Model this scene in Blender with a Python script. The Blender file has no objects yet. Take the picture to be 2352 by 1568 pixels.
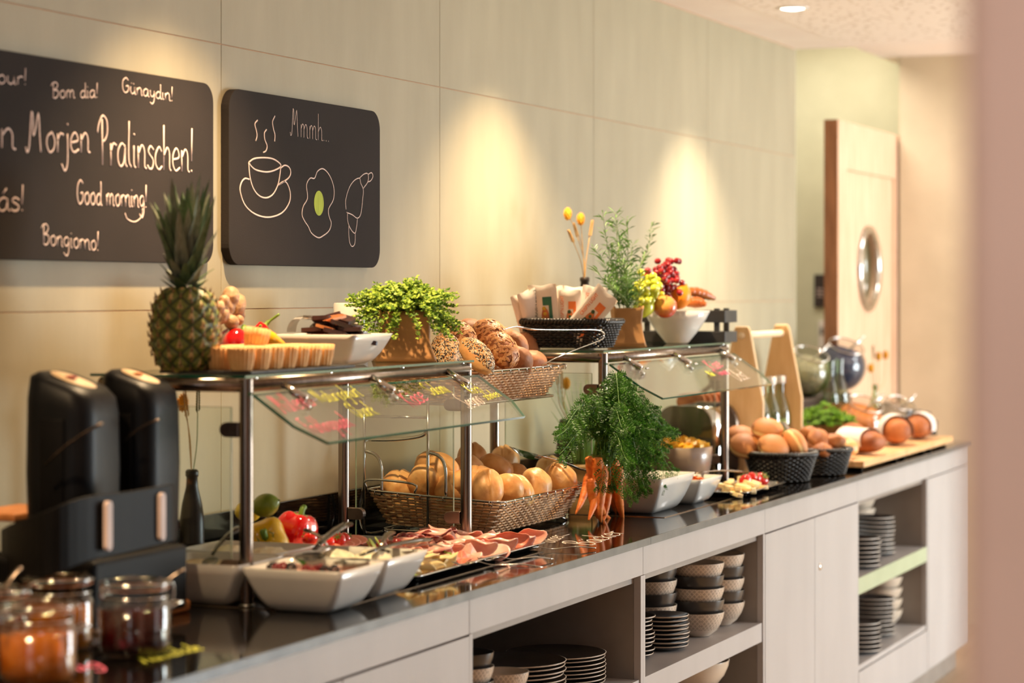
import bpy, math, random
from mathutils import Vector, Matrix, Euler, noise

random.seed(11)
scene = bpy.context.scene
COL = scene.collection
PI = math.pi
sin, cos = math.sin, math.cos

# ------------------------------------------------------------------ camera
EYE = 1.5                       # camera height above the floor (m)
YAW = math.radians(21.77)       # angle between the view axis and the counter
cam_data = bpy.data.cameras.new('camera')
cam = bpy.data.objects.new('camera', cam_data)
COL.objects.link(cam)
cam.location = (0, 0, EYE)
cam.rotation_euler = (PI / 2, 0, YAW - PI / 2)
cam_data.lens = 85
cam_data.sensor_width = 36
cam_data.shift_y = -0.04996
cam_data.clip_start = 0.05
cam_data.dof.use_dof = True
cam_data.dof.focus_distance = 5.85
cam_data.dof.aperture_fstop = 2.8
scene.camera = cam

# ------------------------------------------------------------------ light
scene.view_settings.view_transform = 'Standard'
scene.view_settings.look = 'None'
scene.view_settings.gamma = 1
scene.view_settings.use_curve_mapping = False
scene.view_settings.exposure = 0.0

world = bpy.data.worlds.new('world')
scene.world = world
world.use_nodes = True
wn = world.node_tree
bg = wn.nodes['Background']
bg.inputs['Color'].default_value = (1.0, 0.84, 0.68, 1)
bg.inputs['Strength'].default_value = 0.30

def add_light(name, kind, loc, rot, energy, color, **kw):
    d = bpy.data.lights.new(name, kind)
    d.energy = energy
    d.color = color
    for k, v in kw.items():
        setattr(d, k, v)
    o = bpy.data.objects.new(name, d)
    COL.objects.link(o)
    o.location = loc
    o.rotation_euler = rot
    return o

WARM = (1.0, 0.70, 0.39)
SPOTS = [(0.8, WARM, 140), (2.65, WARM, 160), (4.5, WARM, 185), (6.35, (1.0, 0.75, 0.46), 185), (8.2, (1.0, 0.85, 0.64), 180)]
for sx, sc, se in SPOTS:
    add_light('ceiling_spot_lamp', 'SPOT', (sx, 2.22, 2.462), (math.radians(-6), 0, 0), se, sc,
              spot_size=math.radians(104), spot_blend=0.8, shadow_soft_size=0.022)
# daylight of the tall windows on the guest side of the room
add_light('window_daylight', 'AREA', (9.9, -3.2, 1.1), (math.radians(90), 0, 0), 420, (0.84, 0.94, 0.98),
          shape='RECTANGLE', size=2.8, size_y=2.1)
add_light('window_daylight_middle', 'AREA', (5.0, -4.3, 1.35), (math.radians(90), 0, 0), 14, (0.92, 0.96, 1.0),
          shape='RECTANGLE', size=1.6, size_y=2.2)
add_light('window_daylight_behind', 'AREA', (-2.9, 0.9, 1.5), (math.radians(90), 0, math.radians(-90)), 12, (0.86, 0.94, 1.0),
          shape='RECTANGLE', size=1.8, size_y=1.6)
add_light('room_fill_light', 'AREA', (6.0, -1.4, 2.46), (0, 0, 0), 12, (1.0, 0.78, 0.58), shape='RECTANGLE', size=2.5, size_y=1.2)  # added fill for the ambient light of the room, no known lamp
add_light('near_wall_fill_light', 'AREA', (0.5, -0.5, 2.46), (0, 0, 0), 26, (1.0, 0.94, 0.90), shape='RECTANGLE', size=0.8, size_y=0.8)  # added to brighten the near wall corner, no such lamp there
add_light('door_fill_light', 'AREA', (10.2, 1.5, 2.53), (0, 0, 0), 12, (1.0, 0.95, 0.90), shape='RECTANGLE', size=0.6, size_y=0.6)  # extra light put in to brighten the door face
add_light('end_wall_fill_light', 'AREA', (10.45, 2.6, 2.74), (0, 0, 0), 24, (1.0, 0.93, 0.80), shape='RECTANGLE', size=0.8, size_y=0.8)  # extra light put in to brighten the end wall

# ------------------------------------------------------------------ photo geometry
FPX = 85 / 36 * 2352
HOR = 666.5
def ray(px):
    r = (px - 1176) / FPX
    return cos(YAW) + r * sin(YAW), sin(YAW) - r * cos(YAW)
def on_z(px, py, z):
    d = FPX * (EYE - z) / (py - HOR)
    a, b = ray(px)
    return a * d, b * d
def X_at(px, Y):
    a, b = ray(px)
    return a / b * Y
def Y_at(px, X):
    a, b = ray(px)
    return b / a * X
def Z_at(px, py, Y):
    a, b = ray(px)
    return EYE - (py - HOR) / FPX * (Y / b)
def P3(px, py, Y):
    return Vector((X_at(px, Y), Y, Z_at(px, py, Y)))

ORD = ['lowest', 'second from the bottom', 'third from the bottom', 'fourth from the bottom', 'fifth from the bottom', 'sixth from the bottom', 'seventh from the bottom', 'eighth from the bottom', 'ninth from the bottom', 'tenth from the bottom', 'eleventh from the bottom', 'twelfth from the bottom', 'thirteenth from the bottom']
ROW = ['leftmost', 'second from the left', 'third from the left', 'fourth from the left', 'fifth from the left', 'sixth from the left', 'seventh from the left']
# ------------------------------------------------------------------ mesh builder
class MB:
    def __init__(self):
        self.v = []; self.f = []; self.m = []; self.mi = 0
    def add(self, vs, fs):
        o = len(self.v)
        self.v.extend([tuple(p) for p in vs])
        for f in fs:
            self.f.append(tuple(i + o for i in f)); self.m.append(self.mi)
        return self
    def box(self, x0, x1, y0, y1, z0, z1, mat=None):
        vs = [(x, y, z) for x in (x0, x1) for y in (y0, y1) for z in (z0, z1)]
        if mat is not None: vs = [mat @ Vector(p) for p in vs]
        return self.add(vs, [(0, 1, 3, 2), (4, 6, 7, 5), (0, 4, 5, 1), (2, 3, 7, 6), (0, 2, 6, 4), (1, 5, 7, 3)])
    def cbox(self, c, s, mat=None):
        M = Matrix.Translation(c) @ (mat if mat is not None else Matrix.Identity(4))
        return self.box(-s[0]/2, s[0]/2, -s[1]/2, s[1]/2, -s[2]/2, s[2]/2, M)
    def loft(self, rings, cap0=True, cap1=True, closed=True):
        n = len(rings[0]); vs = [p for r in rings for p in r]; fs = []
        m = n if closed else n - 1
        for i in range(len(rings) - 1):
            for j in range(m):
                k = (j + 1) % n
                fs.append((i*n+j, i*n+k, (i+1)*n+k, (i+1)*n+j))
        if cap0: fs.append(tuple(range(n))[::-1])
        if cap1: fs.append(tuple((len(rings)-1)*n + j for j in range(n)))
        return self.add(vs, fs)
    def tube(self, path, r, n=8, closed=False, flat=None, caps=True):
        path = [Vector(p) for p in path]
        k = len(path)
        if k < 2: return self
        rs = r if isinstance(r, (list, tuple)) else [r] * k
        tans = []
        for i in range(k):
            if closed: t = path[(i+1) % k] - path[(i-1) % k]
            else: t = path[min(i+1, k-1)] - path[max(i-1, 0)]
            if t.length < 1e-9: t = Vector((0, 0, 1))
            tans.append(t.normalized())
        up = Vector((0, 0, 1)) if abs(tans[0].z) < 0.9 else Vector((1, 0, 0))
        if flat is not None: up = Vector(flat[0])
        nrm = (up - tans[0] * up.dot(tans[0])).normalized()
        rings = []
        for i in range(k):
            t = tans[i]
            if flat is not None: nrm = Vector(flat[0])
            nn = nrm - t * nrm.dot(t)
            if nn.length < 1e-6: nn = t.orthogonal()
            nrm = nn.normalized()
            b = t.cross(nrm)
            ring = []
            for j in range(n):
                a = 2 * PI * j / n + (PI / n)
                sc = flat[1] if flat is not None else 1.0
                ring.append(path[i] + nrm * (cos(a) * rs[i] * sc) + b * (sin(a) * rs[i]))
            rings.append(ring)
        if closed:
            rings.append(rings[0]); return self.loft(rings, False, False)
        return self.loft(rings, caps, caps)
    def lathe(self, prof, n=24, c=(0, 0, 0), mat=None, fn=None, cap0=False, cap1=False):
        rings = []
        for (r, z) in prof:
            ring = []
            for j in range(n):
                a = 2 * PI * j / n
                rr = r * (fn(a, z) if fn else 1)
                p = Vector((c[0] + rr * cos(a), c[1] + rr * sin(a), c[2] + z))
                ring.append(mat @ p if mat is not None else p)
            rings.append(ring)
        return self.loft(rings, cap0, cap1)
    def ball(self, c, r, n=16, m=10, mat=None, fn=None):
        if not isinstance(r, (tuple, list)): r = (r, r, r)
        rings = []; c = Vector(c)
        for i in range(m + 1):
            t = PI * i / m
            if i == 0: t = 0.02
            if i == m: t = PI - 0.02
            ring = []
            for j in range(n):
                a = 2 * PI * j / n
                d = Vector((sin(t) * cos(a), sin(t) * sin(a), -cos(t)))
                k = fn(d) if fn else 1.0
                p = Vector((d.x * r[0] * k, d.y * r[1] * k, d.z * r[2] * k))
                if mat is not None: p = mat @ p
                ring.append(c + p)
            rings.append(ring)
        return self.loft(rings, True, True)
    def prism(self, pts, y0, y1, axis='z'):
        def P(p, h):
            if axis == 'z': return (p[0], p[1], h)
            if axis == 'y': return (p[0], h, p[1])
            return (h, p[0], p[1])
        return self.loft([[P(p, y0) for p in pts], [P(p, y1) for p in pts]])
    def grid(self, nx, ny, fn):
        vs = [fn(i / nx, j / ny) for j in range(ny + 1) for i in range(nx + 1)]
        w = nx + 1
        return self.add(vs, [(j*w+i, j*w+i+1, (j+1)*w+i+1, (j+1)*w+i) for j in range(ny) for i in range(nx)])
    def mesh(self, name, mats, smooth=True):
        me = bpy.data.meshes.new(name)
        me.from_pydata(self.v, [], self.f)
        if not isinstance(mats, (list, tuple)): mats = [mats]
        for m in mats: me.materials.append(m)
        me.polygons.foreach_set('material_index', self.m)
        if smooth:
            me.polygons.foreach_set('use_smooth', [True] * len(me.polygons))
        me.update()
        return me

def rrect(a, b, r, n=4, z=0.0, cx=0, cy=0):
    """rounded rectangle outline, half sizes a,b"""
    r = min(r, a * 0.999, b * 0.999)
    pts = []
    for (sx, sy, a0) in ((1, 1, 0), (-1, 1, PI/2), (-1, -1, PI), (1, -1, 1.5*PI)):
        for k in range(n + 1):
            t = a0 + PI / 2 * k / n
            pts.append((cx + sx * (a - r) + r * cos(t), cy + sy * (b - r) + r * sin(t), z))
    return pts

def smooth_path(pts, k=4, closed=False):
    pts = [Vector(p) for p in pts]
    if len(pts) < 3: return pts
    out = []; n = len(pts)
    rng = range(n) if closed else range(n - 1)
    for i in rng:
        p0 = pts[(i-1) % n] if (closed or i > 0) else pts[0] * 2 - pts[1]
        p1 = pts[i]; p2 = pts[(i+1) % n]
        p3 = pts[(i+2) % n] if (closed or i < n - 2) else pts[-1] * 2 - pts[-2]
        for j in range(k):
            t = j / k
            out.append(0.5 * ((2*p1) + (p2-p0)*t + (2*p0-5*p1+4*p2-p3)*t*t + (3*p1-p0-3*p2+p3)*t*t*t))
    if not closed: out.append(pts[-1])
    return out

# ------------------------------------------------------------------ objects
def finish(o, bev=0, sub=0, auto=True):
    if bev:
        md = o.modifiers.new('bevel', 'BEVEL'); md.width = bev; md.segments = 2; md.limit_method = 'ANGLE'
        md.angle_limit = math.radians(40)
        try: md.harden_normals = False
        except Exception: pass
    if sub:
        md = o.modifiers.new('sub', 'SUBSURF'); md.levels = sub; md.render_levels = sub
def thing(name, label, cat, loc=(0, 0, 0), rz=0, group=None):
    o = bpy.data.objects.new(name, None)
    COL.objects.link(o)
    o.location = loc; o.rotation_euler = (0, 0, rz)
    o.empty_display_size = 0.02
    o['label'] = label; o['category'] = cat
    if group: o['group'] = group
    return o
def part(name, mb, mat, parent=None, smooth=True, bev=0, sub=0, label=None, kind=None, loc=None, rot=None):
    me = mb if isinstance(mb, bpy.types.Mesh) else mb.mesh(name, mat, smooth)
    o = bpy.data.objects.new(name, me)
    COL.objects.link(o)
    if parent is not None: o.parent = parent
    if loc is not None: o.location = loc
    if rot is not None: o.rotation_euler = rot
    if label: o['label'] = label
    if kind: o['kind'] = kind
    finish(o, bev, sub)
    return o
def solo(name, mb, mat, label, cat, loc=(0, 0, 0), rot=(0, 0, 0), group=None, smooth=True, bev=0, sub=0, kind=None):
    o = part(name, mb, mat, None, smooth, bev, sub)
    o.location = loc; o.rotation_euler = rot
    o['label'] = label; o['category'] = cat
    if group: o['group'] = group
    if kind: o['kind'] = kind
    return o
def struct(name, mb, mat, smooth=False, bev=0, parent=None, loc=None):
    o = part(name, mb, mat, parent, smooth, bev)
    if parent is None: o['kind'] = 'structure'
    if loc is not None: o.location = loc
    return o
def dup(root, loc=None, rot=None, label=None, group=None, scale=None):
    r = root.copy(); COL.objects.link(r)
    if loc is not None: r.location = loc
    if rot is not None: r.rotation_euler = rot
    if scale is not None: r.scale = scale if isinstance(scale, (tuple, list)) else (scale,) * 3
    if label: r['label'] = label
    if group: r['group'] = group
    for ch in list(root.children):
        c = ch.copy(); COL.objects.link(c); c.parent = r
        for g in list(ch.children):
            d = g.copy(); COL.objects.link(d); d.parent = c
    return r

# ------------------------------------------------------------------ materials
def lin(c):
    if len(c) == 4: c = c[:3]
    out = []
    for x in c:
        x = x / 255.0
        out.append(x / 12.92 if x <= 0.04045 else ((x + 0.055) / 1.055) ** 2.4)
    return (out[0], out[1], out[2], 1.0)
MATS = {}
def pm(name, col, col2=None, scale=20, rough=0.5, metal=0.0, bump=0.0, bscale=None, stretch=(1, 1, 1), coat=0.0,
       sss=0.0, detail=4, contrast=(0.35, 0.65), spec=0.5, rnd=0.0, trans=0.0, aniso=0.0, tl=0.0, rough2=None):
    if name in MATS: return MATS[name]
    m = bpy.data.materials.new(name); m.use_nodes = True
    nt = m.node_tree; N = nt.nodes; L = nt.links
    b = N['Principled BSDF']
    tc = N.new('ShaderNodeTexCoord'); mp = N.new('ShaderNodeMapping')
    mp.inputs['Scale'].default_value = stretch
    L.new(tc.outputs['Object'], mp.inputs['Vector'])
    nz = N.new('ShaderNodeTexNoise'); nz.inputs['Scale'].default_value = scale; nz.inputs['Detail'].default_value = detail
    if rnd:
        oi = N.new('ShaderNodeObjectInfo'); ad = N.new('ShaderNodeVectorMath'); ad.operation = 'ADD'
        ml = N.new('ShaderNodeMath'); ml.operation = 'MULTIPLY'; ml.inputs[1].default_value = 7.3
        L.new(oi.outputs['Random'], ml.inputs[0]); L.new(mp.outputs[0], ad.inputs[0]); L.new(ml.outputs[0], ad.inputs[1])
        vec = ad.outputs[0]
    else: vec = mp.outputs[0]
    L.new(vec, nz.inputs['Vector'])
    rp = N.new('ShaderNodeValToRGB')
    rp.color_ramp.elements[0].position = contrast[0]; rp.color_ramp.elements[1].position = contrast[1]
    if col2 is None: col2 = tuple(max(0, x * 0.9) for x in col)
    rp.color_ramp.elements[0].color = lin(col2); rp.color_ramp.elements[1].color = lin(col)
    L.new(nz.outputs['Fac'], rp.inputs['Fac'])
    cout = rp.outputs['Color']
    if rnd:
        hs = N.new('ShaderNodeHueSaturation'); mr = N.new('ShaderNodeMapRange')
        mr.inputs['To Min'].default_value = 1 - rnd; mr.inputs['To Max'].default_value = 1 + rnd
        L.new(oi.outputs['Random'], mr.inputs['Value']); L.new(mr.outputs[0], hs.inputs['Value']); L.new(cout, hs.inputs['Color'])
        cout = hs.outputs['Color']
    L.new(cout, b.inputs['Base Color'])
    b.inputs['Roughness'].default_value = rough
    b.inputs['Metallic'].default_value = metal
    b.inputs['Specular IOR Level'].default_value = spec
    b.inputs['Coat Weight'].default_value = coat
    b.inputs['Coat Roughness'].default_value = 0.06
    b.inputs['Anisotropic'].default_value = aniso
    if sss:
        b.inputs['Subsurface Weight'].default_value = sss
        b.inputs['Subsurface Radius'].default_value = (0.01, 0.004, 0.002)
        b.inputs['Subsurface Scale'].default_value = 1.0
    if bump:
        bz = N.new('ShaderNodeTexNoise'); bz.inputs['Scale'].default_value = bscale or scale; bz.inputs['Detail'].default_value = 5
        L.new(vec, bz.inputs['Vector'])
        bp = N.new('ShaderNodeBump'); bp.inputs['Strength'].default_value = 1.0; bp.inputs['Distance'].default_value = bump
        L.new(bz.outputs['Fac'], bp.inputs['Height']); L.new(bp.outputs[0], b.inputs['Normal'])
    MATS[name] = m
    if tl:
        mx = N.new('ShaderNodeMixShader'); tr = N.new('ShaderNodeBsdfTranslucent'); mx.inputs[0].default_value = tl
        L.new(cout, tr.inputs['Color']); L.new(b.outputs[0], mx.inputs[1]); L.new(tr.outputs[0], mx.inputs[2])
        L.new(mx.outputs[0], N['Material Output'].inputs['Surface'])
    return m
def thin_glass(name, tint=(248, 252, 249), rough=0.01, ior=1.5, base=0.0, streak=0.0):
    if name in MATS: return MATS[name]
    m = bpy.data.materials.new(name); m.use_nodes = True
    nt = m.node_tree; N = nt.nodes; L = nt.links
    N.remove(N['Principled BSDF'])
    tr = N.new('ShaderNodeBsdfTransparent')
    nz = N.new('ShaderNodeTexNoise'); nz.inputs['Scale'].default_value = 3; tc = N.new('ShaderNodeTexCoord')
    L.new(tc.outputs['Object'], nz.inputs['Vector'])
    mc = N.new('ShaderNodeMixRGB'); mc.inputs[1].default_value = lin(tint); mc.inputs[2].default_value = lin(tuple(x * 0.98 for x in tint))
    L.new(nz.outputs['Fac'], mc.inputs[0]); L.new(mc.outputs[0], tr.inputs['Color'])
    gl = N.new('ShaderNodeBsdfGlossy'); gl.inputs['Roughness'].default_value = rough
    fr = N.new('ShaderNodeFresnel')
    ge = N.new('ShaderNodeNewGeometry'); mr = N.new('ShaderNodeMapRange')      # same reflectance on both faces of a thin sheet
    mr.inputs['To Min'].default_value = ior; mr.inputs['To Max'].default_value = 1 / ior
    L.new(ge.outputs['Backfacing'], mr.inputs['Value']); L.new(mr.outputs[0], fr.inputs['IOR'])
    mx = N.new('ShaderNodeMixShader')
    if base:
        ad = N.new('ShaderNodeMath'); ad.operation = 'ADD'; ad.inputs[1].default_value = base; ad.use_clamp = True
        L.new(fr.outputs[0], ad.inputs[0]); L.new(ad.outputs[0], mx.inputs[0])
    else: L.new(fr.outputs[0], mx.inputs[0])
    L.new(tr.outputs[0], mx.inputs[1]); L.new(gl.outputs[0], mx.inputs[2])
    L.new(mx.outputs[0], N['Material Output'].inputs['Surface'])
    MATS[name] = m
    return m

WHITE_CER = pm('white_ceramic', (222, 218, 212), (214, 210, 204), 6, 0.16, coat=0.5)
SHADE_CER = pm('shaded_ceramic', (128, 122, 112), (120, 114, 105), 8, 0.3, coat=0.2)  # grey is the shade inside the white bowls, put into the colour
STEEL = pm('brushed_steel', (150, 134, 122), (130, 116, 104), 60, 0.24, 1.0, stretch=(1, 1, 0.1), aniso=0.4)
CHROME = pm('polished_steel', (215, 212, 206), (205, 200, 195), 30, 0.1, 1.0)
BLACK = pm('black_plastic', (15, 13, 13), (11, 10, 10), 15, 0.5, spec=.10)
DARKM = pm('dark_metal', (36, 33, 31), (28, 26, 24), 30, 0.3, 0.6)
GLASS = thin_glass('clear_glass', (249, 253, 250))
GLASS_EDGE = pm('green_glass_edge', (30, 110, 84), (14, 74, 58), 9, 0.12, coat=0.4)
JARGLASS = thin_glass('jar_glass', (236, 236, 230), 0.03, 1.6, 0.03)
SLATE = pm('slate', (42, 40, 40), (24, 23, 24), 35, 0.6, bump=0.002, bscale=40)
KRAFT = pm('kraft_paper', (176, 128, 76), (158, 112, 64), 14, 0.55, bump=0.003, bscale=9)
LEAF_L = pm('thyme_leaf', (186, 208, 84), (132, 164, 50), 60, 0.5, tl=0.3)
LEAF_D = pm('carrot_leaf', (66, 118, 34), (34, 78, 20), 50, 0.5, tl=0.25)
LEAF_M = pm('tarragon_leaf', (102, 138, 62), (60, 98, 42), 50, 0.5, tl=0.25)
STEMG = pm('green_stem', (122, 142, 62), (86, 108, 44), 40, 0.5)
CRUST = pm('roll_crust', (238, 190, 126), (208, 140, 76), 28, 0.42, bump=0.0012, bscale=60, rnd=0.06, contrast=(0.3, 0.7))
CRUST_D = pm('dark_crust', (186, 128, 88), (150, 96, 62), 22, 0.6, bump=0.002, bscale=70, rnd=0.07)
CRUST_R = pm('pumpkin_crust', (176, 106, 58), (126, 70, 36), 40, 0.6, bump=0.003, bscale=60, rnd=0.06)
SEED_P = pm('pumpkin_seed', (226, 166, 106), (186, 118, 66), 60, 0.45)
WICKER = pm('tan_wicker', (214, 174, 130), (180, 138, 98), 60, 0.55)
WICKER_B = pm('black_wicker', (32, 27, 25), (20, 17, 16), 60, 0.32)
PEARL = pm('chalk_line', (238, 214, 204), (226, 200, 190), 80, 0.8)
BOARD_M = pm('chalkboard', (47, 41, 39), (42, 37, 35), 4, 0.85, spec=.2, bump=0.0004, bscale=300)
OAK = pm('pale_oak', (206, 160, 112), (180, 132, 86), 9, 0.5, stretch=(1, 8, 8))
# ------------------------------------------------------------------ handwriting (stroke letters, x-height 1, capitals 2)
_O = [(.45, 1), (.15, .8), (.08, .4), (.3, 0), (.6, .15), (.68, .6), (.5, .98), (.4, 1)]
FONT = {
 'a': (.85, [[(.66, .85), (.4, 1), (.1, .7), (.08, .25), (.3, 0), (.55, .2), (.66, .9), (.66, .2), (.82, 0)]]),
 'b': (.8, [[(.12, 2), (.1, .1)], [(.1, .6), (.35, 1), (.65, .75), (.62, .25), (.35, 0), (.1, .2)]]),
 'c': (.7, [[(.62, .8), (.4, 1), (.1, .65), (.12, .2), (.4, 0), (.66, .15)]]),
 'd': (.85, [[(.62, .8), (.4, .95), (.1, .6), (.12, .15), (.4, 0), (.62, .3), (.68, 1.2), (.68, 2)], [(.66, .4), (.7, .05), (.85, 0)]]),
 'e': (.78, [[(.1, .5), (.6, .6), (.55, .9), (.35, 1), (.1, .7), (.1, .25), (.35, 0), (.7, .15)]]),
 'g': (.85, [[(.65, .85), (.4, 1), (.1, .7), (.12, .3), (.4, .1), (.62, .4), (.67, .9), (.66, -.4), (.4, -.9), (.05, -.6)]]),
 'h': (.82, [[(.12, 2), (.1, 0)], [(.1, .6), (.4, 1), (.6, .75), (.62, .1), (.75, 0)]]),
 'i': (.38, [[(.12, .95), (.12, .15), (.28, 0)], [(.13, 1.4), (.15, 1.48)]]),
 'ı': (.38, [[(.12, .95), (.12, .15), (.28, 0)]]),
 'j': (.42, [[(.25, .95), (.25, -.5), (.05, -.95), (-.2, -.6)], [(.25, 1.4), (.27, 1.48)]]),
 'k': (.75, [[(.12, 2), (.1, 0)], [(.6, .95), (.14, .45), (.65, 0)]]),
 'l': (.42, [[(.14, 2), (.1, .4), (.32, 0)]]),
 'm': (1.25, [[(.1, .95), (.1, 0)], [(.1, .6), (.3, 1), (.5, .8), (.52, 0)], [(.52, .6), (.75, 1), (.95, .8), (.98, .1), (1.15, 0)]]),
 'n': (.85, [[(.1, .95), (.1, 0)], [(.1, .6), (.4, 1), (.62, .75), (.64, .1), (.8, 0)]]),
 'o': (.8, [_O]),
 'p': (.8, [[(.1, .95), (.1, -.9)], [(.1, .6), (.35, 1), (.65, .75), (.62, .25), (.35, 0), (.1, .2)]]),
 'q': (.85, [[(.65, .85), (.4, 1), (.1, .7), (.12, .3), (.4, .1), (.62, .4), (.67, .9), (.66, -.9)]]),
 'r': (.6, [[(.1, .95), (.1, 0)], [(.1, .6), (.3, .95), (.55, .9)]]),
 's': (.62, [[(.55, .85), (.3, 1), (.1, .75), (.5, .4), (.45, .05), (.2, 0), (.03, .15)]]),
 't': (.5, [[(.25, 1.6), (.22, .2), (.45, 0)], [(0, 1.05), (.5, 1.05)]]),
 'u': (.85, [[(.1, .95), (.1, .3), (.35, 0), (.6, .3), (.64, .95), (.66, .1), (.8, 0)]]),
 'y': (.8, [[(.1, .95), (.15, .3), (.4, .1), (.6, .4), (.65, .95), (.62, -.4), (.35, -.9), (.1, -.7)]]),
 '!': (.45, [[(.17, 2), (.12, .5)], [(.12, .1), (.14, .0)]]),
 '.': (.35, [[(.1, .08), (.14, .0)]]),
 '-': (.6, [[(.05, .6), (.5, .65)]]),
 ' ': (.55, []),
 'B': (.95, [[(.18, 2), (.16, 0)], [(-.1, 1.6), (.1, 1.95), (.5, 2.05), (.72, 1.7), (.5, 1.2), (.2, 1.05), (.7, .95), (.8, .45), (.5, 0), (.1, .08)]]),
 'F': (.8, [[(.15, 2), (.15, 0)], [(-.1, 1.85), (.8, 2)], [(.15, 1.1), (.6, 1.15)]]),
 'G': (1.0, [[(.8, 1.75), (.5, 2), (.12, 1.5), (.1, .5), (.4, 0), (.78, .3), (.8, .95), (.5, .85)]]),
 'H': (1.0, [[(.12, 2), (.12, 0)], [(.75, 2), (.75, 0)], [(.12, 1.0), (.75, 1.05)]]),
 'K': (.95, [[(.12, 2), (.12, 0)], [(.75, 2), (.14, .95), (.8, 0)]]),
 'L': (.8, [[(.15, 2), (.12, .2), (.2, 0), (.7, .05)]]),
 'M': (1.35, [[(-.1, .25), (0, 0), (.15, .3), (.28, 1.8), (.36, 2), (.42, 1.7), (.42, .95), (.55, .95), (.82, 1.95), (.92, .8), (1.0, 0)]]),
 'N': (1.1, [[(.1, 0), (.12, 1.9)], [(.12, 1.9), (.7, .1)], [(.7, .1), (.78, 2)]]),
 'P': (.85, [[(.25, 1.95), (.28, 0)], [(-.12, 1.35), (0, 1.75), (.3, 2.1), (.62, 1.9), (.66, 1.4), (.5, 1.1), (.3, 1.0)]]),
 'Q': (1.2, [[(.55, 2), (.15, 1.6), (.08, .6), (.4, 0), (.85, .35), (.95, 1.3), (.65, 1.95), (.5, 2)], [(.5, .5), (1.05, -.15)]]),
 'S': (.95, [[(.8, 1.7), (.5, 2), (.15, 1.6), (.35, 1.1), (.7, .7), (.6, .15), (.3, 0), (.02, .3)]]),
}
def _acc(base, marks):
    w, s = FONT[base]
    return (w, s + marks)
FONT['ü'] = _acc('u', [[(.2, 1.35), (.22, 1.45)], [(.5, 1.35), (.52, 1.45)]])
FONT['ä'] = _acc('a', [[(.2, 1.35), (.24, 1.45)], [(.5, 1.35), (.54, 1.45)]])
FONT['á'] = _acc('a', [[(.35, 1.3), (.6, 1.7)]])

def write(mb, word, o, ux, uy, r, xsize=None, width=None, nrm=None, slant=0.0, n=5):
    """lay handwriting on a plane: origin o, unit baseline ux, unit up uy"""
    o = Vector(o); ux = Vector(ux); uy = Vector(uy)
    nv = nrm if nrm is not None else ux.cross(uy)
    tot = sum(FONT[c][0] for c in word)
    sx = width / tot
    x = 0
    for c in word:
        adv, strokes = FONT[c]
        for st in strokes:
            pts = [(x + p[0] * 1.0, p[1]) for p in st]
            P = [o + ux * ((p[0] + slant * p[1]) * sx) + uy * (p[1] * xsize) for p in pts]
            P = smooth_path(P, 4)
            mb.tube(P, r, n, flat=(nv, 0.35))
        x += adv
def write_px(mb, word, p0, p1, cap_px, Y, r, slant=0.0):
    """handwriting on a vertical board at depth Y; p0,p1 baseline ends, cap_px capital height in the photograph"""
    a = P3(p0[0], p0[1], Y); b = P3(p1[0], p1[1], Y)
    c = P3(p0[0], p0[1] - cap_px, Y)
    d = b - a
    write(mb, word, a, d.normalized(), Vector((0, 0, 1)), r, xsize=(c.z - a.z) / 2, width=d.length, nrm=Vector((0, -1, 0)), slant=slant)
FONT['U'] = (1.0, [[(.1, 2), (.1, .5), (.4, 0), (.75, .4), (.78, 2)]])
FONT['O'] = (1.1, [[(.5, 2), (.12, 1.5), (.1, .5), (.45, 0), (.85, .5), (.85, 1.5), (.5, 2)]])
FONT['T'] = (.9, [[(.4, 2), (.4, 0)], [(0, 1.95), (.85, 2)]])
# ================================================================== room
TILE = pm('wall_panel_finish', (168, 158, 132), (158, 148, 122), 4, 0.6, bump=0.0004, bscale=30, stretch=(2.2, 1, 0.6), contrast=(0.25, 0.75))
JOINT = pm('wall_joint', (206, 160, 124), (196, 150, 114), 20, 0.8)
PLASTER = pm('pale_green_plaster', (208, 206, 176), (200, 198, 168), 6, 0.8, bump=0.0005, bscale=60)
BEIGE = pm('beige_plaster', (214, 198, 170), (206, 190, 162), 5, 0.8)
PINKW = pm('rose_beige_plaster', (222, 190, 174), (214, 182, 166), 4, 0.8)
DIN = pm('dining_wall', (122, 102, 84), (112, 92, 76), 4, 0.8)
CEILM = pm('ceiling_paint', (246, 234, 224), (242, 228, 218), 5, 0.8)
FLOORM = pm('floor_planks_oak', (186, 162, 138), (166, 142, 116), 3, 0.45, stretch=(0.6, 6, 1))

YW = 2.6
HC = 2.49
ZJ = [0.277, 0.867, 1.4575, 2.048, HC - 0.002]
XJ = [-0.127 + 1.2225 * i for i in range(9)]
wall = struct('wall_back', MB().box(-3.2, XJ[-1] - 0.001, YW + 0.0025, YW + 0.2, 0, HC + 0.15), JOINT)
panel_mesh = {}
for zi in range(4):
    z0, z1 = ZJ[zi], ZJ[zi+1]
    w = 1.2225 - 0.0022; h = z1 - z0 - 0.0022
    me = MB().box(0, w, 0, 0.0024, 0, h).mesh('panel', TILE, False)
    for xi in range(8):
        p = part('panel', me, TILE, wall, smooth=False, bev=0.0006)
        p.location = (XJ[xi] + 0.0011, YW, z0 + 0.0011)
struct('floor', MB().box(-3, 13, -5, 4.5, -0.06, 0), FLOORM)

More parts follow.
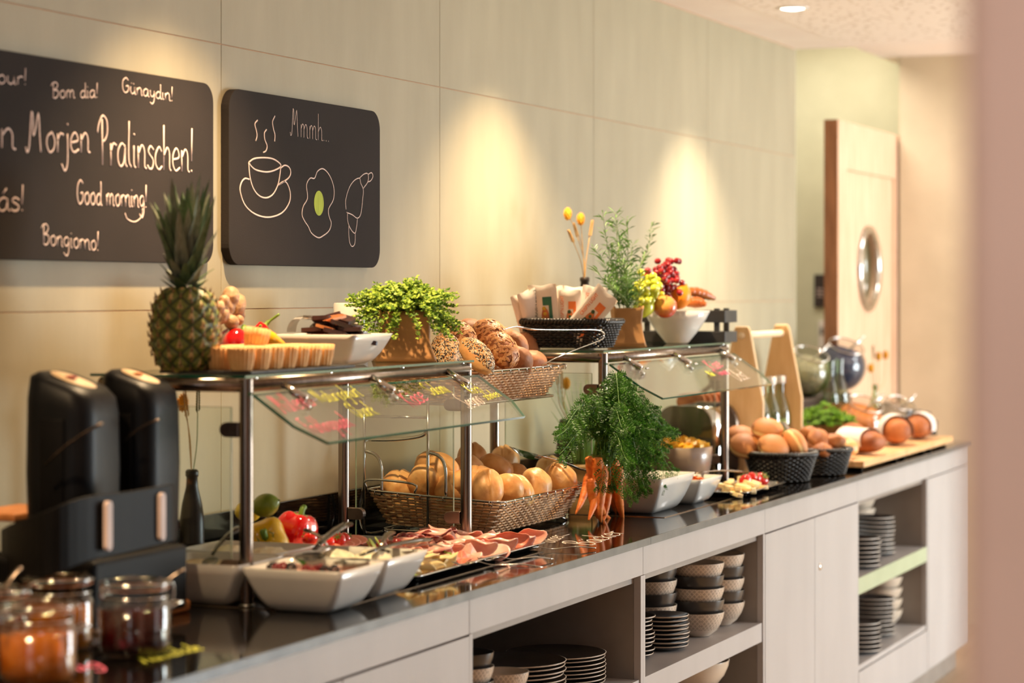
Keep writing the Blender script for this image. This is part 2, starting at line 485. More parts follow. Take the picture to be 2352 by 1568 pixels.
# ceiling with a perforated acoustic field
HOLES = bpy.data.materials.new('perforated_ceiling'); HOLES.use_nodes = True
_n = HOLES.node_tree.nodes; _l = HOLES.node_tree.links
_tc = _n.new('ShaderNodeTexCoord'); _vo = _n.new('ShaderNodeTexVoronoi'); _vo.inputs['Scale'].default_value = 26
_rp = _n.new('ShaderNodeValToRGB'); _rp.color_ramp.elements[0].position = 0.22; _rp.color_ramp.elements[1].position = 0.3
_rp.color_ramp.elements[0].color = lin((206, 186, 168)); _rp.color_ramp.elements[1].color = lin((246, 234, 224))
_l.new(_tc.outputs['Object'], _vo.inputs['Vector']); _l.new(_vo.outputs['Distance'], _rp.inputs['Fac'])
_l.new(_rp.outputs['Color'], _n['Principled BSDF'].inputs['Base Color']); _n['Principled BSDF'].inputs['Roughness'].default_value = 0.9
ceil = struct('ceiling', MB().box(-3.2, 9.66, -4.6, YW + 0.2, HC, HC + 0.16), CEILM)
part('acoustic_panel', MB().box(7.5, 9.45, -1.0, 2.36, HC - 0.004, HC + 0.003), HOLES, ceil, smooth=False, label='perforated acoustic ceiling field')
struct('ceiling', MB().box(9.661, 13, -3, Y_at(2062, 11.2), 2.56, 2.72), CEILM)
struct('ceiling', MB().box(9.661, 13, Y_at(2062, 11.2), 3.6, 2.80, 2.95), CEILM)
struct('wall_front', MB().box(-3.2, 13, -4.75, -4.6, 0, HC), DIN)
struct('wall_behind', MB().box(-3.35, -3.2, -4.6, YW + 0.2, 0, HC), DIN)
struct('wall_end', MB().box(11.2, 11.35, 1.0, 3.6, 0, 2.95), PLASTER)
struct('wall_right', MB().box(10.85, 11.19, -4.0, Y_at(2066, 10.85), 0, 2.56), BEIGE)
struct('trim_1', MB().box(9.642, 9.66, YW + 0.001, YW + 0.9, 0, 2.80), PLASTER)
# near wall corner, close to the camera on the right
struct('wall_near', MB().box(1.40, 1.72, -0.75, Y_at(2205, 1.40), 0, HC - 0.002), PINKW, bev=0.01)

# recessed ceiling spots
EMIT = bpy.data.materials.new('lamp_glow'); EMIT.use_nodes = True
_e = EMIT.node_tree.nodes['Principled BSDF']; _e.inputs['Emission Color'].default_value = (1, 0.86, 0.66, 1); _e.inputs['Emission Strength'].default_value = 14
_nz = EMIT.node_tree.nodes.new('ShaderNodeTexNoise'); EMIT.node_tree.links.new(_nz.outputs['Fac'], _e.inputs['Roughness'])
RIM = pm('lamp_ring_white', (236, 228, 220), (230, 222, 214), 20, 0.4)
for i, (sx, sc, se) in enumerate(SPOTS):
    lab = ['recessed ceiling spot above the near end of the counter', 'recessed ceiling spot above the jam jars', 'recessed ceiling spot lighting the large chalkboard',
           'recessed ceiling spot lighting the wall right of the small chalkboard', 'round white recessed ceiling spot visible near the perforated ceiling field'][i]
    t = thing('ceiling_spot', lab, 'ceiling light', (sx, 2.22, HC))
    part('ring', MB().lathe([(0.040, 0.0), (0.055, 0.0), (0.057, -0.006), (0.043, -0.009), (0.042, -0.004)], 32), RIM, t)
    part('lens', MB().lathe([(0.0005, -0.014), (0.02, -0.0125), (0.043, -0.007)], 24), EMIT, t)

# wooden sliding door with a porthole, beyond the end of the tiled wall
DOORM = pm('pine_door', (234, 198, 168), (208, 164, 130), 6, 0.5, stretch=(7, 7, 0.7), contrast=(0.25, 0.75))
DOORS = pm('pine_door_edge', (176, 120, 82), (146, 96, 62), 7, 0.5, stretch=(7, 7, 0.7))
dY = 2.45; dx0 = X_at(1925, dY); dx1 = X_at(2073, dY); dz = Z_at(1925, 274, dY)
door = bpy.data.objects.new('door_1', None); COL.objects.link(door); door['kind'] = 'structure'; door.location = (dx0, dY, 0)
W = dx1 - dx0; T = 0.058
m = MB(); fr = 0.15
m.box(0, fr, 0, T, 0.02, dz); m.box(W - 0.17, W, 0, T, 0.02, dz)
part('stile', MB().box(0.001, fr, 0, T, 0.02, dz), DOORM, door, smooth=False, bev=0.004)
part('stile', MB().box(W - fr, W, 0, T, 0.02, dz), DOORM, door, smooth=False, bev=0.004)
part('rail', MB().box(fr, W - fr, 0, T, dz - 0.20, dz), DOORM, door, smooth=False, bev=0.003)
part('rail', MB().box(fr, W - fr, 0, T, 0.02, 0.25), DOORM, door, smooth=False, bev=0.003)
part('edge_board', MB().box(-0.006, 0.0, 0, T, 0.02, dz), DOORS, door, smooth=False, label='darker knotty door edge')
# centre panel with a real round hole
phx = (X_at(1978, dY) + X_at(2022, dY)) / 2 - dx0; phz = Z_at(2000, 617, dY); pr = 0.165
m = MB(); NN = 48; x0, x1, z0, z1 = fr, W - fr, 0.25, dz - 0.20
inner = []; outer = []
for j in range(NN):
    a = 2 * PI * j / NN; ca, sa = cos(a), sin(a)
    inner.append((phx + pr * ca, phz + pr * sa))
    ts = []
    if ca > 1e-6: ts.append((x1 - phx) / ca)
    if ca < -1e-6: ts.append((x0 - phx) / ca)
    if sa > 1e-6: ts.append((z1 - phz) / sa)
    if sa < -1e-6: ts.append((z0 - phz) / sa)
    t = min(ts); outer.append((phx + t * ca, phz + t * sa))
for cx_, cz_ in ((x0, z0), (x1, z0), (x1, z1), (x0, z1)):      # snap the nearest ray to each corner
    k = min(range(NN), key=lambda q: (outer[q][0] - cx_) ** 2 + (outer[q][1] - cz_) ** 2); outer[k] = (cx_, cz_)
yf, yb = 0.014, 0.044
m.loft([[(p[0], yb, p[1]) for p in outer], [(p[0], yf, p[1]) for p in outer], [(p[0], yf, p[1]) for p in inner], [(p[0], yb, p[1]) for p in inner], [(p[0], yb, p[1]) for p in outer]], False, False)
part('door_panel', m, DOORM, door, smooth=False)
RX = Matrix.Rotation(PI / 2, 4, 'X')
m = MB().lathe([(pr - 0.012, -0.0), (pr - 0.012, 0.012), (pr + 0.005, 0.02), (pr + 0.022, 0.012), (pr + 0.024, 0.0)], 48, mat=Matrix.Translation((phx, 0.012, phz)) @ RX)
part('porthole_ring', m, CHROME, door, label='polished steel porthole ring')
m = MB().lathe([(0.001, 0.0), (pr - 0.004, 0.0)], 40, mat=Matrix.Translation((phx, 0.03, phz)) @ RX)
part('porthole_glass', m, thin_glass('porthole_pane', (196, 204, 190), 0.05, 1.5, 0.1), door)
m = MB()
hz0, hz1 = Z_at(2058, 585, dY), Z_at(2058, 490, dY)
m.box(W - 0.085, W - 0.055, -0.022, -0.002, hz0, hz1)
part('door_handle', m, DARKM, door, smooth=False, bev=0.005, label='dark vertical handle bar')

# small dark sign and light switch on the end wall
sx = 11.2 - 0.012
SIGN = pm('dark_sign', (58, 46, 42), (50, 40, 36), 20, 0.5)
def onend(px, py):
    Y = Y_at(px, sx); return Y, Z_at(px, py, Y)
y0, z0 = onend(1870, 705); y1, z1 = onend(1906, 630)
t = thing('wall_sign', 'small dark brown sign with pale lettering on the wall beside the wooden door', 'sign', (sx, (y0 + y1) / 2, (z0 + z1) / 2))
w_, h_ = abs(y0 - y1), abs(z1 - z0)
part('plate', MB().box(-0.004, 0.012, -w_/2, w_/2, -h_/2, h_/2), SIGN, t, smooth=False, bev=0.003)
m = MB()
for k in range(3):
    zz = 0.002 - k * 0.016
    m.tube(smooth_path([(-0.0055, w_/2 - 0.012, zz), (-0.0055, w_/2 - 0.02, zz + 0.01), (-0.0055, w_/2 - 0.028, zz), (-0.0055, w_/2 - 0.036, zz + 0.008), (-0.0055, w_/2 - 0.044, zz)], 3), 0.0018, 5)
part('lettering', m, PEARL, t)
y0, z0 = onend(1880, 800); y1, z1 = onend(1897, 736)
t = thing('wall_switch', 'tall white switch plate on the pale wall behind the jars', 'switch', (sx, (y0 + y1) / 2, (z0 + z1) / 2))
w_, h_ = abs(y0 - y1), abs(z1 - z0)
part('plate', MB().box(-0.006, 0.012, -w_/2, w_/2, -h_/2, h_/2), RIM, t, smooth=False, bev=0.004)
part('button', MB().box(-0.012, -0.006, -w_/5, w_/5, 0.0, h_/4), pm('switch_grey', (120, 116, 110), None, 20, 0.5), t, smooth=False, bev=0.002)

# ================================================================== chalkboards
def board(name, label, px0, px1, top0, top1, bot, corner_r):
    Yf = YW - 0.021
    x0, x1 = X_at(px0, Yf), X_at(px1, Yf)
    zt = Z_at(top0[0], top0[1], Yf); zb = Z_at(bot[0], bot[1], Yf)
    cx, cz = (x0 + x1) / 2, (zt + zb) / 2
    t = thing(name, label, 'chalkboard', (cx, Yf, cz))
    pts = rrect((x1 - x0) / 2, (zt - zb) / 2, corner_r, 8)
    m = MB().prism([(p[0], p[1]) for p in pts], 0.0, 0.0205, 'y')
    part('panel', m, BOARD_M, t, smooth=False, bev=0.0012)
    return t, Yf
xL = 3.2
tb, Yf = board('chalkboard', 'large dark chalkboard with good-morning greetings in many languages', -420, 490.5, (474, 191), None, (344, 602.8), 0.042)
R0 = 0.0013
YT = Yf - 0.0006
def chalk(name, words, parent, r):
    m = MB()
    for (w, p0, p1, cap) in words: write_px(m, w, p0, p1, cap, YT, r)
    o = part(name, m, PEARL, parent)
    o.location = -Vector(parent.location)
    return o
chalk('chalk_writing', [('Bonjour!', (-92, 186), (66, 195), 40)], tb, 0.0015)
chalk('chalk_writing', [('Bom dia!', (119, 225), (228, 224), 35)], tb, 0.0015)
chalk('chalk_writing', [('Günaydın!', (280, 211), (400, 233), 34)], tb, 0.0015)
chalk('chalk_writing', [('Guten', (-150, 322), (38, 343), 96)], tb, 0.0024)
chalk('chalk_writing', [('Morjen', (62, 349), (208, 350), 92)], tb, 0.0024)
chalk('chalk_writing', [('Pralinschen!', (227, 378), (448, 396), 108)], tb, 0.0024)
chalk('chalk_writing', [('Buenos', (-215, 486), (-75, 485), 62)], tb, 0.0021)
chalk('chalk_writing', [('diás!', (-52, 485), (62, 484), 62)], tb, 0.0021)
chalk('chalk_writing', [('Good morning!', (176, 468), (340, 477), 55)], tb, 0.0019)
chalk('chalk_writing', [('Bongiorno!', (97, 561), (230, 576), 46)], tb, 0.0015)
def zpx(p): return (p[0] / 2.6133, 80 + p[1] / 2.6133)
m = MB()
P_ = smooth_path([P3(*zpx(p), YT) for p in [(856, 1040), (850, 1090), (810, 1122), (765, 1105), (750, 1070)]], 4)
m.tube(P_, 0.0015, 5, flat=((0, -1, 0), 0.35)); o = part('chalk_flourish', m, PEARL, tb); o.location = -Vector(tb.location)

ts, Yf2 = board('chalkboard', 'smaller dark chalkboard with a drawn cup, fried egg and croissant', 526, 873, (547, 204.4), None, (543, 608), 0.046)
def draw(name, lines, r, mat=PEARL, closed=False):
    m = MB()
    for ln in lines:
        P_ = smooth_path([P3(*zpx(p), YT) for p in ln], 5, closed)
        m.tube(P_, r, 5, closed=closed, flat=((0, -1, 0), 0.35))
    o = part(name, m, mat, ts); o.location = -Vector(ts.location)
draw('cup_drawing', [
 [(1493,765),(1530,742),(1600,738),(1650,750),(1687,785),(1650,812),(1600,823),(1540,812),(1510,790),(1493,765)],
 [(1493,765),(1500,850),(1520,920),(1555,965),(1600,978),(1640,955),(1668,900),(1680,840),(1686,785)],
 [(1687,797),(1710,783),(1735,795),(1745,825),(1735,855),(1705,880),(1678,897)],
 [(1497,867),(1470,863),(1448,890),(1442,940),(1470,1020),(1530,1075),(1610,1095),(1690,1070),(1735,1010),(1742,950),(1725,895),(1703,880),(1668,903)]], 0.0021)
draw('steam_drawing', [[(1546,512),(1530,535),(1537,570),(1543,605),(1535,637)], [(1600,568),(1587,590),(1590,630),(1603,665),(1597,695),(1580,706)], [(1650,487),(1636,520),(1640,560),(1650,600),(1648,640)]], 0.0019)
draw('egg_drawing', [[(1888,860),(1905,820),(1935,803),(1965,825),(1990,870),(2005,930),(2000,990),(1972,1045),(1975,1090),(1988,1130),(1975,1175),(1940,1205),(1910,1217),(1870,1190),(1850,1150),(1830,1120),(1813,1080),(1820,1030),(1845,980),(1840,900),(1862,860)]], 0.0017, closed=True)
draw('croissant_drawing', [
 [(2077,1048),(2075,990),(2095,920),(2125,875),(2157,860),(2165,890),(2180,930),(2175,1000),(2165,1075),(2145,1100),(2115,1080),(2080,1065)],
 [(2157,860),(2185,835),(2208,835),(2208,880),(2180,922)], [(2208,838),(2230,827),(2238,850),(2225,875),(2208,882)],
 [(2085,1068),(2087,1120),(2105,1165),(2130,1190),(2140,1150),(2145,1105)], [(2093,1145),(2093,1200),(2100,1250),(2115,1270),(2130,1250),(2132,1190)]], 0.0014)
YOLK = pm('green_chalk', (178, 190, 62), (156, 168, 50), 40, 0.8, stretch=(3, 1, 0.6))
m = MB(); c = P3(*zpx((1914, 1010)), YT); e = P3(*zpx((1943, 1010)), YT); f = P3(*zpx((1914, 935)), YT)
ra, rb = (e - c).length, (f - c).length
m.loft([[(c.x + ra*k*cos(a*PI/16), YT - 0.0002, c.z + rb*k*sin(a*PI/16)) for a in range(32)] for k in (1.0, 0.5, 0.02)], False, True)
o = part('yolk_drawing', m, YOLK, ts); o.location = -Vector(ts.location)
m = MB(); write_px(m, 'Mmmh...', (668, 311), (758, 326), 62, YT, 0.0010)
o = part('chalk_writing', m, PEARL, ts); o.location = -Vector(ts.location)

# ================================================================== counter
STONE = pm('black_glass_top', (16, 13, 12), (12, 10, 9), 5, 0.07, spec=0.6)
EDGE = pm('blue_grey_edge', (104, 110, 116), (84, 90, 98), 12, 0.28, 0.5)
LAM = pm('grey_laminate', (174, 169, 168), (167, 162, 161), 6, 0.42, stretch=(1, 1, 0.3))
LAM_SHADE = pm('grey_laminate_shaded', (142, 132, 124), (132, 122, 114), 8, 0.5)  # darker laminate copy, the shade inside the cabinets put into its colour
GREENLIT = pm('green_lit_edge', (170, 180, 150), (162, 172, 142), 6, 0.4)  # green light on the far shelf edge, painted as its colour
ZC = 0.9; YF = 1.866; YB = 2.59
top = thing('worktop', 'long black glossy worktop with a grey front edge running under the buffet', 'worktop', (2.0, YF, ZC))
for a, b in ((2.0, 5.5814), (5.5828, 9.62)):
    part('slab', MB().box(a - 2.0, b - 2.0, 0.003, YB - YF, -0.0175, 0), STONE, top, smooth=False, bev=0.0008)
    part('front_edge', MB().box(a - 2.0, b - 2.0, 0.0, 0.003, -0.0175, -0.0002), EDGE, top, smooth=False)
struct('trim_2', MB().box(2.0, 7.45, YB - 0.012, YB, ZC + 0.0005, ZC + 0.109), STONE, bev=0.002)
for a, b, n_ in ((4.05, 5.18, 1), (6.07, 7.24, 2)):
    t = part('inset_plate', MB().box(a - 2, b - 2, 1.992 - YF, 2.50 - YF, -0.001, 0.0012), STONE, top, smooth=False)
    m = MB(); P_ = [(a - 2, 1.992 - YF, 0.0006), (b - 2, 1.992 - YF, 0.0006), (b - 2, 2.5 - YF, 0.0006), (a - 2, 2.5 - YF, 0.0006)]
    m.tube(P_, 0.0013, 6, closed=True)
    part('plate_rim', m, STEEL, t)
# handwriting directly on the worktop
def write_top(word, p0, p1, capv, mat, r, z=ZC + 0.0004, label=None):
    a = Vector((*on_z(*p0, z), z)); b = Vector((*on_z(*p1, z), z)); c = Vector((*on_z(*capv, z), z))
    m = MB(); write(m, word, a, (b - a).normalized(), (c - a).normalized(), r, xsize=(c - a).length / 2, width=(b - a).length, nrm=Vector((0, 0, 1)))
    o = part('marker_writing', m, mat, top); o.location = -Vector(top.location)
MPINK = pm('pink_marker', (238, 110, 140), (228, 96, 128), 50, 0.6)
MYEL = pm('yellow_marker', (222, 224, 90), (206, 210, 70), 50, 0.6)
MWHT = pm('white_marker', (240, 226, 216), (228, 212, 200), 50, 0.6)
write_top('Unser', (1272, 1246), (1300, 1231), (1224, 1240), MWHT, 0.0011)
write_top('-', (1295, 1232), (1316, 1226), (1280, 1230), MWHT, 0.0011)
write_top('Bäcker', (1358, 1252), (1440, 1222), (1288, 1246), MWHT, 0.0013)
write_top('Honig', (90, 1560), (240, 1528), (60, 1540), MPINK, 0.0022)
write_top('Marmelade', (335, 1521), (470, 1490), (300, 1505), MYEL, 0.0018)

def openbox(m, x0, x1, z0, z1, y0, y1, t=0.018):
    m.box(x0, x0 + t, y0, y1, z0, z1); m.box(x1 - t, x1, y0, y1, z0, z1)
    m.box(x0 + t, x1 - t, y1 - 0.012, y1, z0, z1)
YFA = 1.877   # face of the fronts
def X_(px): return X_at(px, YFA)
xB0, xB1 = X_(1078), X_(1477)
xC1 = X_(1757); xD1 = X_(1969); xE1 = X_(2131)
ZT = 0.8815; ZFB = 0.811
def unit(label, x0, x1, kind):
    t = thing('cabinet', label, 'cabinet', (x0, YFA, 0))
    w = x1 - x0; D = YB - YFA - 0.002
    tt = 0.017
    part('fascia', MB().box(0.0008, w - 0.0008, 0.0, 0.018, ZFB, ZT), LAM, t, smooth=False, bev=0.0007)
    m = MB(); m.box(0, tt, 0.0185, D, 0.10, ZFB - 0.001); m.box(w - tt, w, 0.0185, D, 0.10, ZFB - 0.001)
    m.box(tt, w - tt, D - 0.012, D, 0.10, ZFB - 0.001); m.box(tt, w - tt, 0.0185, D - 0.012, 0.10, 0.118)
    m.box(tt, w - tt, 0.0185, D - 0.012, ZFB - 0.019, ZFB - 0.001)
    part('body', m, LAM_SHADE, t, smooth=False)
    part('plinth', MB().box(0, w, 0.05, D, 0.001, 0.0995), LAM_SHADE, t, smooth=False)
    if kind != 'doors':
        part('side_edge', MB().box(0, tt, 0, 0.018, 0.10, ZFB - 0.0012), LAM, t, smooth=False, bev=0.0006)
        part('side_edge', MB().box(w - tt, w, 0, 0.018, 0.10, ZFB - 0.0012), LAM, t, smooth=False, bev=0.0006)
        part('shelf', MB().box(tt + .0005, w - tt - .0005, 0.004, D - 0.0125, 0.506, 0.5595), LAM, t, smooth=False, bev=0.0006)
        if kind == 'far':
            part('lit_shelf_edge', MB().box(tt + .0005, w - tt - .0005, 0.0, 0.0036, 0.506, 0.5595), GREENLIT, t, smooth=False, label='shelf edge tinted with green light')
        part('lower_shelf', MB().box(tt + .0005, w - tt - .0005, 0.004, D - 0.0125, 0.255, 0.272), LAM, t, smooth=False, bev=0.0006)
        part('drawer_front', MB().box(tt + .002, w - tt - .002, -0.001, 0.017, 0.102, 0.252), LAM, t, smooth=False, bev=0.0007)
    return t, w
tA, wA = unit('grey cabinet at the near end under the glass jars, closed doors', 3.30, xB0, 'doors')
tA0, wA0 = unit('grey cabinet furthest to the left, outside the stacked-plate shelves', 2.0, 3.299, 'doors')
tB, wB = unit('grey open cabinet holding the large dark dinner plates', xB0 + .0005, xB1, 'open')
tC, wC = unit('grey open cabinet holding the patterned bowls and small plates', xB1 + .0005, xC1, 'open')
tD, wD = unit('grey cabinet with two closed doors and a small round lock', xC1 + .0005, xD1, 'doors')
tE, wE = unit('grey open cabinet at the far right with a shelf edge tinted with green light', xD1 + .0005, xE1, 'far')
tF, wF = unit('plain grey end cabinet furthest along the counter', xE1 + .0005, 9.60, 'doors')
def doors(t, w, splits, lock=None):
    e = [0] + splits + [w]
    for i in range(len(e) - 1):
        d = part('door', MB().box(e[i] + 0.002, e[i+1] - 0.002, -0.001, 0.017, 0.103, ZFB - 0.004), LAM, t, smooth=False, bev=0.001)
        if lock is not None and i == lock:
            lm = MB().lathe([(0.0005, 0.004), (0.009, 0.004), (0.012, 0.0), (0.012, -0.002)], 20, mat=Matrix.Translation((X_at(1882, YFA) - t.location.x, -0.0015, Z_at(1882, 1301, YFA))) @ RX)
            part('lock', lm, CHROME, d, label='small round steel lock')
doors(tA, wA, [wA / 2]); doors(tA0, wA0, [wA0 / 2])
doors(tD, wD, [X_(1871) - xC1], 1); doors(tF, wF, [])

# ================================================================== glass sneeze guards
def capsule(m, x0, x1, y0, y1, z0, z1):
    pass
def guard(label, X0, X1, gX0, gX1, brackets, glabel):
    Y0, Y1 = 2.169, 2.482; R = 0.0132; ZTB = 1.3195
    t = thing('sneeze_guard', label, 'food guard', (X0, Y0, ZC))
    L = X1 - X0; Dp = Y1 - Y0; H = ZTB - ZC
    for (x, y) in ((0, 0), (L, 0), (0, Dp), (L, Dp)):
        p = part('post', MB().lathe([(R, 0.0012), (R, H + (R * 0.9 if y == 0 else 0))], 20, (x, y, 0)), STEEL, t)
        part('foot_ring', MB().lathe([(R + 0.0005, 0.006), (R + 0.003, 0.005), (R + 0.003, 0.0012), (R, 0.0012)], 20, (x, y, 0)), CHROME, p)
    for y in (0, Dp):
        part('long_tube', MB().tube([(0 if y else R * 0.0, y, H), (L, y, H)], R, 20), STEEL, t)
    for x in (0, L):
        part('cross_tube', MB().tube([(x, 0, H), (x, Dp, H)], R, 20), STEEL, t)
    # glass shelf on pads
    gz = 1.334 - ZC
    g = part('glass_shelf', MB().box(gX0 - X0, gX1 - X0, -0.012, Dp + 0.012, gz, gz + 0.005), [GLASS], t, smooth=False)
    m = MB(); e = 0.0008
    a, b, c, d = gX0 - X0, gX1 - X0, -0.012, Dp + 0.012
    m.box(a - e, b + e, c - e, c, gz, gz + 0.005); m.box(a - e, b + e, d, d + e, gz, gz + 0.005)
    m.box(a - e, a, c, d, gz, gz + 0.005); m.box(b, b + e, c, d, gz, gz + 0.005)
    part('glass_rim', m, GLASS_EDGE, g, smooth=False, label='green cut edge of the glass')
    for x in (0.03, L * .33, L * .66, L - 0.03):
        for y in (0, Dp): part('pad', MB().lathe([(0.008, H + R - 0.001), (0.008, gz)], 12, (x, y, 0)), CHROME, t)
    # vertical end panes held by rounded clamps
    for x, s in ((0, 1), (L, -1)):
        pane = part('end_pane', MB().box(x - 0.003, x + 0.003, 0.032, Dp - 0.032, 0.012, H - 0.042), GLASS, t, smooth=False)
        em = MB(); y0_, y1_, z0_, z1_ = 0.032, Dp - 0.032, 0.012, H - 0.042
        for q in ((y0_ - e, y0_, z0_, z1_), (y1_, y1_ + e, z0_, z1_), (y0_, y1_, z1_, z1_ + e)):
            em.box(x - 0.003, x + 0.003, *q)
        part('pane_rim', em, pm('pale_glass_edge', (150, 150, 110), (120, 120, 84), 9, 0.2), pane, smooth=False)
        for (zz) in (0.075, 0.335):
            for (yb, sg) in ((R, 1), (Dp - R, -1)):
                pts = [(yb, zz - 0.014), (yb + sg * 0.027, zz - 0.014)] + [(yb + sg * (0.027 + 0.014 * sin(k * PI / 8)), zz - 0.014 * cos(k * PI / 8)) for k in range(1, 8)] + [(yb + sg * 0.027, zz + 0.014), (yb, zz + 0.014)]
                if sg < 0: pts = pts[::-1]
                part('pane_clamp', MB().prism(pts, x - 0.008, x + 0.008, 'x'), pm('clamp_steel', (150, 132, 122), (130, 112, 104), 40, 0.35, 1.0), t, smooth=False, bev=0.0015)
    # sloping front pane with clipped lower corners
    A = Vector((0, 2.138 - Y0, 1.305 - ZC)); B = Vector((0, 2.005 - Y0, 1.215 - ZC))
    nrm = Vector((1, 0, 0)).cross(B - A).normalized()
    a, b = gX0 - X0, (X1 - X0) + 0.0
    ck = 0.045
    def PT(x, k): return Vector((x, 0, 0)) + A + (B - A) * k
    out = [PT(a, 0), PT(a, 0.64), PT(a + ck, 1), PT(b - ck, 1), PT(b, 0.64), PT(b, 0)]
    th = nrm * 0.0055
    m = MB(); m.loft([out, [p + th for p in out]])
    g = part('front_pane', m, GLASS, t, smooth=False)
    m = MB()
    for i in range(6):
        p, q = out[i], out[(i+1) % 6]
        d = (q - p).normalized(); o_ = d.cross(nrm)
        if o_.dot(p - (out[0] + out[3]) / 2) < 0: o_ = -o_
        o_ = o_ * 0.0008
        m.loft([[p, p + th, p + th + o_, p + o_], [q, q + th, q + th + o_, q + o_]])
    part('pane_rim', m, GLASS_EDGE, g, smooth=False, label='green cut edge of the sloping glass')
    sd = (B - A).normalized()
    for bx in brackets:
        x = bx - X0
        c0 = Vector((x, -R * 0.6, H - R * 0.2))
        c1 = A + sd * 0.035 + Vector((x, 0, 0)) - nrm * 0.004
        br = part('clamp_arm', MB().tube([c0, c0 + (c1 - c0) * 0.5, c1], [0.011, 0.0105, 0.0105], 8, flat=(nrm, 0.8)), CHROME, t)
        mm = MB(); mm.tube([A + sd * 0.022 + Vector((x, 0, 0)) + nrm * 0.0055, A + sd * 0.05 + Vector((x, 0, 0)) + nrm * 0.0055], 0.0105, 8, flat=(nrm, 0.5))
        for s in (-0.006, 0.006):
            mm.ball(A + sd * 0.047 + Vector((x + s, 0, 0)) - nrm * 0.012, 0.0035, 10, 6)
        part('clamp_jaw', mm, CHROME, br)
    return t, A + Vector((X0, Y0, ZC)), B + Vector((X0, Y0, ZC)), nrm, g
g1, A1, B1, n1, pane1 = guard('left glass food guard with steel posts, carrying the pineapple and thyme', 4.072, 5.146, 4.045, 5.162,
      [X_at(648, 2.16), X_at(852, 2.16), X_at(1026, 2.16)], '')
g2, A2, B2, n2, pane2 = guard('right glass food guard with steel posts, carrying the fruit bowl and crispbread basket', 6.087, 7.21, 6.055, 7.235,
      [X_at(1432, 2.16), X_at(1546, 2.16), X_at(1650, 2.16)], '')
# marker writing on the sloping panes; written on the guest side, seen from the top
def solve_pane(px, py, A, B):
    a, b = ray(px)
    best = None
    # pane plane: points A + s*(B-A) + x*(1,0,0)
    for i in range(400):
        k = -0.1 + 1.3 * i / 399
        p = A + (B - A) * k
        x = a / b * p.y
        zz = Z_at(px, py, p.y)
        e = abs(zz - p.z)
        if best is None or e < best[0]: best = (e, Vector((x, p.y, p.z)))
    return best[1]
def glass_write(word, pane, root, A, B, nr, p0, p1, size, mat, r):
    a = solve_pane(*p0, A, B); b = solve_pane(*p1, A, B)
    up = (A - B).normalized(); ux = (b - a).normalized()
    m = MB(); write(m, word, a - nr * 0.0006, ux, up, r, xsize=size / 2, width=(b - a).length, nrm=nr)
    o = part('marker_writing', m, mat, pane); o.location = -Vector(root.location)
for (w, p0, p1, s, mt) in (('Müllerins', (657, 950), (727, 930), 0.055, MPINK), ('Naturjoghurt', (742, 926), (836, 909), 0.045, MYEL),
      ('Quark', (826, 960), (873, 951), 0.048, MYEL), ('Frühlingsquark', (722, 997), (818, 978), 0.050, MPINK),
      ('Käse', (950, 936), (986, 917), 0.055, MPINK), ('Salami', (995, 908), (1037, 900), 0.045, MYEL),
      ('Serano', (1080, 940), (1116, 926), 0.055, MWHT), ('Koch', (1086, 905), (1112, 899), 0.036, MYEL), ('schinken', (1120, 919), (1152, 909), 0.030, MYEL)):
    glass_write(w, pane1, g1, A1, B1, n1, p0, p1, s, mt, 0.0011)
for (w, p0, p1, s, mt) in (('Käse', (1642, 852), (1662, 840), 0.05, MPINK), ('Tomate', (1652, 862), (1678, 858), 0.026, MPINK), ('Obst', (1700, 876), (1722, 868), 0.060, MWHT), ('Müsli', (1634, 864), (1644, 862), 0.026, MYEL)):
    glass_write(w, pane2, g2, A2, B2, n2, p0, p1, s, mt, 0.0013)
